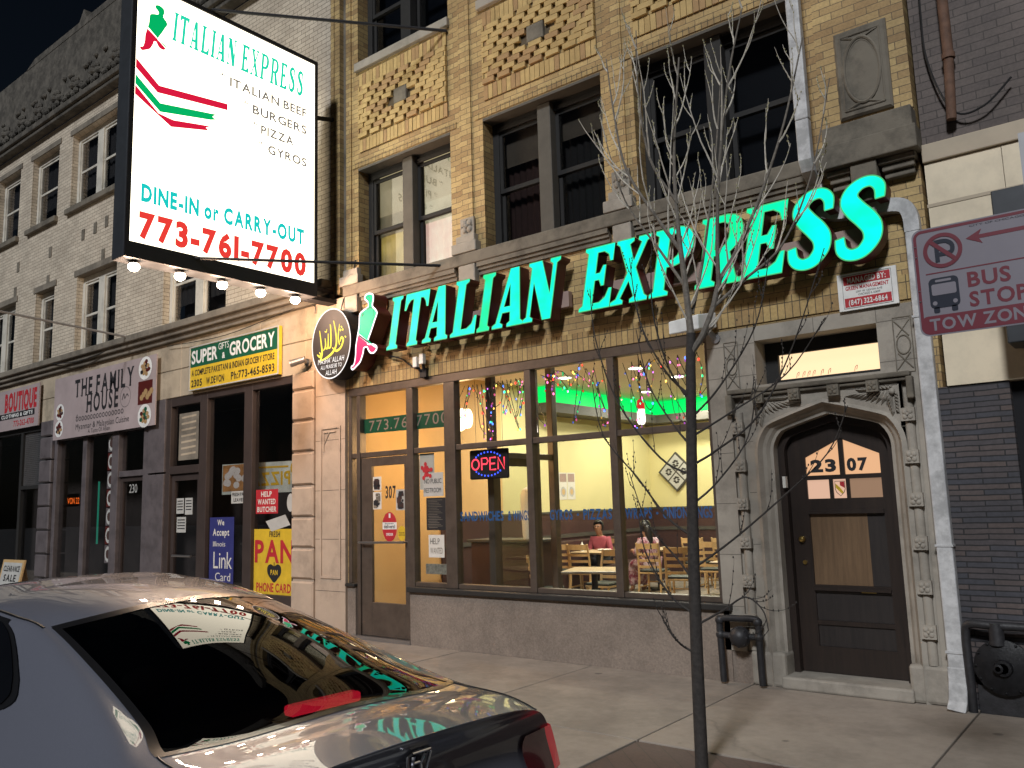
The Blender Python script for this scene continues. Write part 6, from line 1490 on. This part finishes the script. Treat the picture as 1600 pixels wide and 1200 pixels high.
NET = [
 [(.135,0,1.045),(.138,.20,1.042),(.152,.42,1.026),(.195,.570,.992),(.25,.685,.945),(.275,.75,.87),(.285,.795,.76),(.28,.825,.62),(.26,.845,.45),(.25,.80,.22)],
 [(.36,0,1.066),(.362,.20,1.062),(.37,.42,1.048),(.395,.60,1.02),(.43,.725,.975),(.46,.795,.89),(.47,.842,.77),(.47,.86,.62),(.47,.86,.45),(.46,.82,.22)],
 [(.56,0,1.068),(.565,.20,1.066),(.60,.43,1.058),(.70,.625,1.045),(.74,.72,1.00),(.76,.79,.91),(.76,.845,.78),(.76,.865,.62),(.76,.865,.45),(.76,.82,.22)],
 [(.82,0,1.152),(.825,.20,1.150),(.86,.41,1.138),(.95,.57,1.112),(.98,.665,1.065),(.99,.785,.93),(1.0,.85,.79),(1.0,.87,.62),(1.0,.87,.45),(1.0,.82,.22)],
 [(1.22,0,1.277),(1.225,.195,1.274),(1.27,.395,1.258),(1.38,.545,1.222),(1.41,.625,1.165),(1.32,.775,.955),(1.32,.852,.81),(1.32,.872,.62),(1.32,.872,.45),(1.32,.82,.22)],
 [(1.72,0,1.398),(1.73,.19,1.396),(1.79,.38,1.380),(1.92,.515,1.344),(1.94,.585,1.285),(1.70,.765,.985),(1.70,.855,.83),(1.70,.875,.62),(1.70,.875,.45),(1.7,.82,.22)],
 [(2.10,0,1.44),(2.10,.20,1.436),(2.14,.39,1.416),(2.2,.535,1.374),(2.22,.60,1.312),(2.1,.762,1.0),(2.1,.856,.84),(2.1,.876,.62),(2.1,.876,.45),(2.1,.82,.22)],
 [(2.60,0,1.458),(2.60,.20,1.454),(2.60,.40,1.437),(2.60,.56,1.397),(2.60,.622,1.33),(2.60,.762,1.0),(2.6,.856,.84),(2.6,.876,.62),(2.6,.876,.45),(2.6,.82,.22)],
 [(3.22,0,1.428),(3.22,.20,1.425),(3.23,.40,1.41),(3.25,.555,1.375),(3.27,.62,1.31),(3.1,.765,.99),(3.1,.856,.83),(3.1,.876,.62),(3.1,.876,.45),(3.1,.82,.22)],
 [(3.95,0,1.04),(3.94,.20,1.035),(3.90,.42,1.02),(3.80,.60,.995),(3.76,.70,.98),(3.7,.79,.93),(3.6,.86,.81),(3.6,.875,.62),(3.6,.875,.45),(3.6,.82,.22)],
 [(4.25,0,.94),(4.25,.20,.935),(4.23,.42,.92),(4.18,.62,.90),(4.08,.72,.875),(4.06,.79,.83),(4.05,.84,.74),(4.05,.86,.6),(4.05,.86,.45),(4.05,.81,.22)],
 [(4.48,0,.80),(4.47,.2,.79),(4.45,.40,.78),(4.38,.58,.76),(4.33,.68,.73),(4.3,.74,.70),(4.28,.78,.64),(4.27,.80,.56),(4.27,.80,.45),(4.27,.76,.22)],
]
NET = [[(u_, v_ * 1.055, z_) for u_, v_, z_ in r_] for r_ in NET]
for r_, zs in ((2, (1.072, 1.065, 1.048, 1.028)), (3, (1.170, 1.158, 1.122, 1.078)), (4, (1.300, 1.288, 1.250, 1.202)), (5, (1.410, 1.399, 1.366, 1.325)), (6, (1.447, 1.438, 1.410, 1.365))):
    for j_, z_ in enumerate(zs): NET[r_][j_] = (*NET[r_][j_][:2], z_)
NI, NJ = len(NET), len(NET[0])
def cr1(p0, p1, p2, p3, t): return .5 * ((2 * p1) + (p2 - p0) * t + (2 * p0 - 5 * p1 + 4 * p2 - p3) * t * t + (3 * p1 - p0 - 3 * p2 + p3) * t ** 3)
def body(s, t):                                                 # s along the car, t across; t may be negative for the left side (mirror)
    sg = -1 if t < 0 else 1; t = abs(t)
    i = min(int(s), NI - 2); fs = s - i; j = min(int(t), NJ - 2); ft = t - j
    def P(a, b):
        a = max(0, min(NI - 1, a))
        if b < 0: q = NET[a][-b]; return Vector((q[0], -q[1], q[2]))
        return Vector(NET[a][min(b, NJ - 1)])
    def row(a):                                                  # crease along column 3: glass edge, roof ditch, boot edge
        p0, p1, p2, p3 = P(a, j - 1), P(a, j), P(a, j + 1), P(a, j + 2)
        if j == 2: p3 = (2 * p2 - p1) * .7 + p3 * .3
        if j == 3: p0 = (2 * p1 - p2) * .7 + p0 * .3
        return cr1(p0, p1, p2, p3, ft)
    rows = [row(a) for a in (i - 1, i, i + 1, i + 2)]
    q = cr1(*rows, fs)
    return Vector((q.x, q.y * sg, q.z))
def L(q): return (q.x, -q.y, q.z)                               # car frame (forward, right, up) to the Empty's axes
def patch(mb, s0, s1, t0, t1, ns, nt_, off=0.0, skip=None):
    idx = {}; 
    for a in range(ns + 1):
        for b in range(nt_ + 1):
            s, t = s0 + (s1 - s0) * a / ns, t0 + (t1 - t0) * b / nt_
            q = body(s, t)
            if off:
                e = .02; n = (body(min(s + e, NI - 1), t) - body(max(s - e, 0), t)).cross(body(s, t + e) - body(s, t - e))
                n.normalize()
                if n.z < 0 and abs(t) < 5: n = -n
                if abs(t) >= 5 and n.y * t < 0: n = -n
                q = q + n * off
            idx[a, b] = len(mb.v); mb.v.append(L(q))
    for a in range(ns):
        for b in range(nt_):
            if skip and skip(s0 + (s1 - s0) * (a + .5) / ns, t0 + (t1 - t0) * (b + .5) / nt_): continue
            mb.f.append((idx[a, b], idx[a + 1, b], idx[a + 1, b + 1], idx[a, b + 1])); mb.m.append(mb.k)
T9 = NJ - 1
def in_rear_window(s, t): return 2.0 < s < 5.0 and abs(t) < 3.0
def in_windscreen(s, t): return 8.0 < s < 9.0 and abs(t) < 3.5
m = MB()
patch(m, 0, NI - 1, -T9, T9, (NI - 1) * 10, T9 * 2 * 6, 0, lambda s, t: in_rear_window(s, t) or in_windscreen(s, t))
# tail: closes the first section, bulging backwards
BULGE = lambda z: .005 + .115 * max(0, min(1, (1.0 - z) / .35)) ** .8
def tail(t, w):                                                  # t: 0..T9 on the section, w: -1..1 across
    q = body(0, t); return Vector((q.x - BULGE(q.z) * (1 - abs(w) ** 3.2) - .10 * (abs(q.y) > .3) * 0, q.y * w, q.z))
nT, nW = 60, 40; i0 = len(m.v)
for a in range(nT + 1):
    for b in range(nW + 1): m.v.append(L(tail(T9 * a / nT, -1 + 2 * b / nW)))
for a in range(nT):
    for b in range(nW): m.f.append((i0 + a * (nW + 1) + b, i0 + a * (nW + 1) + b + 1, i0 + (a + 1) * (nW + 1) + b + 1, i0 + (a + 1) * (nW + 1) + b)); m.m.append(0)
i0 = len(m.v)                                                    # nose
for a in range(31):
    for b in range(21):
        q = body(NI - 1, T9 * a / 30); w = -1 + 2 * b / 20; m.v.append(L(Vector((q.x + .10 * (1 - abs(w) ** 3), q.y * w, q.z))))
for a in range(30):
    for b in range(20): m.f.append((i0 + a * 21 + b, i0 + a * 21 + b + 1, i0 + (a + 1) * 21 + b + 1, i0 + (a + 1) * 21 + b)); m.m.append(0)
m.build('body', 'car_paint', car, smooth=35, local=True)
# glass
m = MB(); patch(m, 2.0, 5.0, -3.0, 3.0, 30, 36); m.build('rear_window', 'car_glass', car, smooth=60, local=True)
m = MB(); patch(m, 8.0, 9.0, -3.5, 3.5, 16, 24); m.build('windscreen', 'car_side_glass', car, smooth=60, local=True)
m = MB()
for t0, t1 in ((-3.04, -2.86), (2.86, 3.04)): patch(m, 2.0, 5.0, t0, t1, 30, 2, .0025)
patch(m, 4.90, 5.04, -3.0, 3.0, 2, 36, .0025); patch(m, 1.965, 2.09, -3.0, 3.0, 2, 36, .0025)
m.build('window_seal', 'car_trim', car, smooth=60, local=True)
m = MB()                                                         # dark parcel shelf and headrests under the glass
v = []
for a in range(13):
    for b in range(13):
        q = body(2.0 + 3.0 * a / 12, -3 + 6 * b / 12); v.append(L(Vector((q.x + .04, q.y * .97, min(q.z - .03, 1.03 if a < 9 else q.z - .10)))))
m.add(v, [(a * 13 + b, a * 13 + b + 1, a * 13 + 14 + b, a * 13 + 13 + b) for a in range(12) for b in range(12)])
m.build('parcel_shelf', 'car_inside', car, local=True)
plain('headrest_grey', (.055, .05, .048), .8)
m = MB()
for v_ in (-.38, .38): m.ball((1.38, -v_, 1.10), .11, 12, sz=.9, sx=.5, sy=1.2)
m.build('headrest', 'headrest_grey', car, smooth=True, local=True)
m = MB(); m.box(.70, .76, -.16, .16, 1.045, 1.085); b_ = m.build('brake_lamp', 'brake_red', car, bevel=.012, local=True)
# side glass with a pointed quarter window
def s_rear(t):
    K = [(3.85, 6.15), (4.05, 5.72), (4.25, 5.35), (4.45, 5.05), (4.6, 4.95), (4.72, 5.10), (4.85, 5.5), (4.95, 6.0)]
    for (a, b), (c, d) in zip(K, K[1:]):
        if a <= t <= c: return b + (d - b) * (t - a) / (c - a)
    return K[-1][1]
for sg in (-1, 1):
    def side_patch(mb, grow, off):
        nt_, ns = 24, 20; i0 = len(mb.v)
        for a in range(nt_ + 1):
            t = 3.86 - grow * .18 + (1.08 + grow * .34) * a / nt_; sr = s_rear(min(4.95, max(3.85, t))) - grow * .16; sf = 8.6
            for b in range(ns + 1):
                s = sr + (sf - sr) * b / ns; q = body(s, t * sg); q.y += sg * off; q.z += off * .3; mb.v.append(L(q))
        for a in range(nt_):
            for b in range(ns): mb.f.append((i0 + a * (ns + 1) + b, i0 + a * (ns + 1) + b + 1, i0 + (a + 1) * (ns + 1) + b + 1, i0 + (a + 1) * (ns + 1) + b)); mb.m.append(0)
    m = MB(); side_patch(m, 1.0, .006); m.build('window_trim', 'car_trim', car, smooth=60, local=True)
    m = MB(); side_patch(m, 0.0, .011); m.build('side_window', 'car_side_glass', car, smooth=60, local=True)
    m = MB()                                                     # roof ditch
    P = [body(5.05 + 3.8 * k / 30, sg * 3.30) for k in range(31)]; m.tube([L(p + Vector((0, sg * .001, -.004))) for p in P], .0085, 6); m.build('roof_ditch', 'car_trim', car, local=True)
    m = MB()                                                     # tail lamp wrapping the corner
    n1, n2, n3 = 16, 10, 10; i0 = len(m.v); cols = n1 + n2 + 1
    for a in range(n3 + 1):
        f = a / n3; t = 4.75 + 1.6 * f
        for b in range(n1 + 1):
            w = (.66 + .05 * f + .10 * (1 - f) ** 4) + (1 - (.66 + .05 * f + .10 * (1 - f) ** 4)) * b / n1; q = tail(t, w * sg); q.x -= .012 * (1 - .3 * b / n1); q.y += sg * .008 * b / n1; m.v.append(L(q))
        for b in range(1, n2 + 1):
            q = body((1.05 - .75 * abs(f - .35)) * b / n2, t * sg); q.y += sg * .010 * (1 - b / n2) ** .5; q.z += 0; m.v.append(L(q))
    for a in range(n3):
        for b in range(cols - 1): m.f.append((i0 + a * cols + b, i0 + a * cols + b + 1, i0 + (a + 1) * cols + b + 1, i0 + (a + 1) * cols + b)); m.m.append(0 if b > n1 * .72 else 1)
    m.build('tail_lamp', ['tail_red', 'tail_dark'], car, smooth=50, local=True)
    for u in (.85, 3.55):                                        # wheels
        w = MB(); w.lathe([(.20, -.10), (.30, -.11), (.325, -.08), (.325, .08), (.30, .11), (.20, .10)], (u, -sg * .76, .325), 'Y', 32); wh = w.build('wheel', 'tyre', car, smooth=True, local=True)
        w = MB(); w.lathe([(.02, -.06), (.2, -.085), (.205, -.10), (.205, .10), (.2, .085), (.02, .06)], (u, -sg * .76, .325), 'Y', 24); w.build('rim', 'galvanised', wh, smooth=True, local=True)
# boot-lid shut lines, lip, badge, plate
m = MB()
for sg in (-1, 1):
    P = [body(2.0 - 1.85 * k / 20, sg * (3.0 + .55 * k / 20)) for k in range(21)]; m.tube([L(p + Vector((0, 0, .0005))) for p in P], .0045, 5)
    P = [tail(3.55 + .85 * k / 10, sg * .80) for k in range(11)]
m.build('shut_line', 'car_trim', car, local=True)
def on_tail(a, b, d=0.0):                                        # a: right across the tail, b: height
    lo, hi = 0.0, float(T9)
    for _ in range(40):
        mid = (lo + hi) / 2
        if body(0, mid).z > b: lo = mid
        else: hi = mid
    V = abs(body(0, lo).y); q = tail(lo, max(-1, min(1, a / max(V, 1e-3)))); return L(Vector((q.x - d, q.y, q.z)))
m = MB(); FT_ = lambda a, b, d=0.0: on_tail(a, b, d + .006)
ez = .938
RR = [( .052 * x, ez + .043 * z) for x, z in ((-.78, 1), (.78, 1), (1.0, .78), (.80, -.85), (.60, -1), (-.60, -1), (-.80, -.85), (-1.0, .78))]
P3 = [on_tail(x, z, .010) for x, z in RR]; m.tube(P3 + [P3[0]], .0055, 8)
for sx in (-1, 1): m.tube([on_tail(sx * .026, ez + .032, .010), on_tail(sx * .017, ez, .012), on_tail(sx * .024, ez - .033, .010)], [.0085, .007, .006], 8)
m.tube([on_tail(-.018, ez + .002, .012), on_tail(.018, ez + .002, .012)], .006, 8)
m.build('badge', 'chrome', car, smooth=True, local=True)
m = MB(); m.prism([(-.155, .66), (.155, .66), (.155, .80), (-.155, .80)], FT_, .002, -.006); m.build('number_plate', 'ink_white', car, local=True)
m = MB(); m.box(-.06, .10, -.80, .80, .28, .46); m.build('bumper', 'car_paint', car, bevel=.04, local=True)

car.rotation_euler = (0, 0, math.pi - CAR_A)

# ================================================================== two diners
plain('skin', (.30, .155, .095), .5, var=.06); plain('hair_black', (.008, .007, .007), .4, var=.2); plain('shirt_pink', (.36, .075, .105), .8, var=.12, nscale=9); plain('trousers_dark', (.02, .02, .025), .8)
def cloth_pattern(name, c1, c2, scale):
    m_, nt, b = _nt(name); c = _ramp(nt, _noise(nt, _obj(nt), scale, 5, .7), [(.42, c1), (.55, c2)]); nt.links.new(c, b.inputs['Base Color']); b.inputs['Roughness'].default_value = .6
cloth_pattern('patterned_dress', (.22, .035, .07), (.48, .36, .40), 11)
def skin_mesh(name, chains, mat_, parent, root=0, sub=2):
    """chains of (x, y, z, radius): connected where points coincide; grown with a Skin modifier"""
    V, Rr, E, key = [], [], [], {}
    for ch_ in chains:
        prev = None
        for x, y, z, r_ in ch_:
            k = (round(x, 4), round(y, 4), round(z, 4))
            if k not in key: key[k] = len(V); V.append((x, y, z)); Rr.append(r_)
            i = key[k]
            if prev is not None and prev != i: E.append((prev, i))
            prev = i
    me = bpy.data.meshes.new(name); me.from_pydata(V, E, []); me.materials.append(M[mat_])
    o = bpy.data.objects.new(name, me); scene.collection.objects.link(o); o.parent = parent
    sk = o.modifiers.new('skin', 'SKIN'); sk.use_smooth_shade = True
    lay = me.skin_vertices[0].data
    for i, r_ in enumerate(Rr): lay[i].radius = (r_, r_); lay[i].use_root = (i == root)
    s = o.modifiers.new('subdivision', 'SUBSURF'); s.levels = sub; s.render_levels = sub
    return o
def hand(wrist, d, side_v, up_v):
    """five bent fingers of unequal length leaving the palm"""
    w, d, s, u = Vector(wrist), Vector(d).normalized(), Vector(side_v).normalized(), Vector(up_v).normalized()
    palm = w + d * .075
    ch_ = [[(*w, .024), (*(w + d * .04), .030), (*palm, .032)]]
    for k, ln in enumerate((.068, .078, .072, .056)):
        b = palm + s * (.026 - .0175 * k); p1 = b + d * ln * .45 - u * .006; p2 = p1 + d * ln * .33 - u * .018; p3 = p2 + d * ln * .15 - u * .022
        ch_.append([(*palm, .032), (*b, .011), (*p1, .009), (*p2, .0085), (*p3, .0075)])
    t0 = w + d * .035 + s * .03; t1 = t0 + s * .028 + d * .025; t2 = t1 + d * .03 - u * .008
    ch_.append([(*(w + d * .04), .030), (*t0, .014), (*t1, .010), (*t2, .0085)])
    return ch_
def seated(name_label, loc, rz, cloth, lower, hairlong):
    p = thing('person', name_label, 'person', loc)
    H = .46                                                      # seat height
    hip = (0, 0, H + .10, .12)
    spine = [hip, (0, .02, H + .28, .12), (0, .05, H + .44, .135), (0, .07, H + .54, .07), (0, .095, H + .59, .055), (0, .13, H + .655, .078), (0, .135, H + .73, .085), (0, .125, H + .79, .062)]
    ch_ = [spine]
    for s in (-1, 1):
        ch_.append([(0, .05, H + .44, .135), (s * .16, .06, H + .49, .06), (s * .22, .10, H + .26, .045), (s * .15, .33, H + .30, .036), (s * .12, .38, H + .305, .026)])
        ch_ += hand((s * .12, .38, H + .305), (-s * .25, 1, -.05), (-s, 0, 0), (0, 0, 1))
        ch_.append([hip, (s * .10, .05, H + .06, .085), (s * .13, .42, H + .07, .058), (s * .13, .45, .26, .050), (s * .13, .43, .07, .038), (s * .13, .54, .035, .034)])
    skin_mesh('body', ch_, 'skin', p)
    top = [[(0, -.005, H + .08, .135), (0, .015, H + .28, .138), (0, .045, H + .44, .152), (0, .062, H + .545, .082)]]
    for s in (-1, 1): top.append([(0, .045, H + .44, .152), (s * .165, .055, H + .49, .074), (s * .225, .10, H + .26, .060), (s * .185, .22, H + .275, .050)])
    skin_mesh('shirt' if not hairlong else 'dress', top, cloth, p)
    leg = [[(0, 0, H + .09, .145), (s_ * .10, .05, H + .062, .105), (s_ * .13, .42, H + .07, .078), (s_ * .13, .45, .26, .070), (s_ * .13, .435, .11, .055)] for s_ in (-1, 1)]
    skin_mesh('trousers', leg, lower, p)
    if hairlong:
        for s in (-1, 1):
            pass
        skin_mesh('skirt', [[(0, .0, H + .12, .17), (0, .20, H + .05, .17), (0, .42, H - .02, .17), (0, .46, .28, .17), (0, .46, .12, .15)]], cloth, p)
    m = MB()
    N = 12
    m.ball((0, .118, H + .745), .108, 16, sz=1.12); hv = []
    keep = [f for f in m.f if (sum(m.v[i][1] for i in f) / len(f) < .155 + (.03 if sum(m.v[i][2] for i in f) / len(f) > H + .80 else 0)) and sum(m.v[i][2] for i in f) / len(f) > H + .66 or sum(m.v[i][2] for i in f) / len(f) > H + .800]
    m.f = keep; m.m = [0] * len(keep)
    h = m.build('hair', 'hair_black', p, smooth=True, local=True); sd = h.modifiers.new('thickness', 'SOLIDIFY'); sd.thickness = .012
    if hairlong: skin_mesh('hair', [[(0, .08, H + .79, .07), (0, .03, H + .68, .075), (0, .0, H + .50, .07), (0, -.03, H + .32, .045)]], 'hair_black', p)
    m = MB()
    for s in (-1, 1): m.ball((s * .032, .205, H + .74), .012, 8)
    m.build('eyes', 'ink', p, local=True)
    m = MB(); m.tube([(0, .205, H + .75), (0, .235, H + .705), (0, .213, H + .70)], [.010, .016, .012], 8); m.tube([(-.025, .205, H + .672), (0, .215, H + .670), (.025, .205, H + .672)], .006, 6)
    for s in (-1, 1): m.ball((s * .088, .13, H + .73), .022, 8, sx=.5, sz=1.4)
    m.build('face', 'skin', p, smooth=True, local=True)
    p.rotation_euler = (0, 0, rz); return p
seated('man with short black hair in a pink shirt looking down at his table', (-8.95, 6.10, .09), R(188), 'shirt_pink', 'trousers_dark', False)
seated('person with long black hair in a flowing patterned red and white dress seated sideways', (-7.62, 5.62, .09), R(62), 'patterned_dress', 'patterned_dress', True)
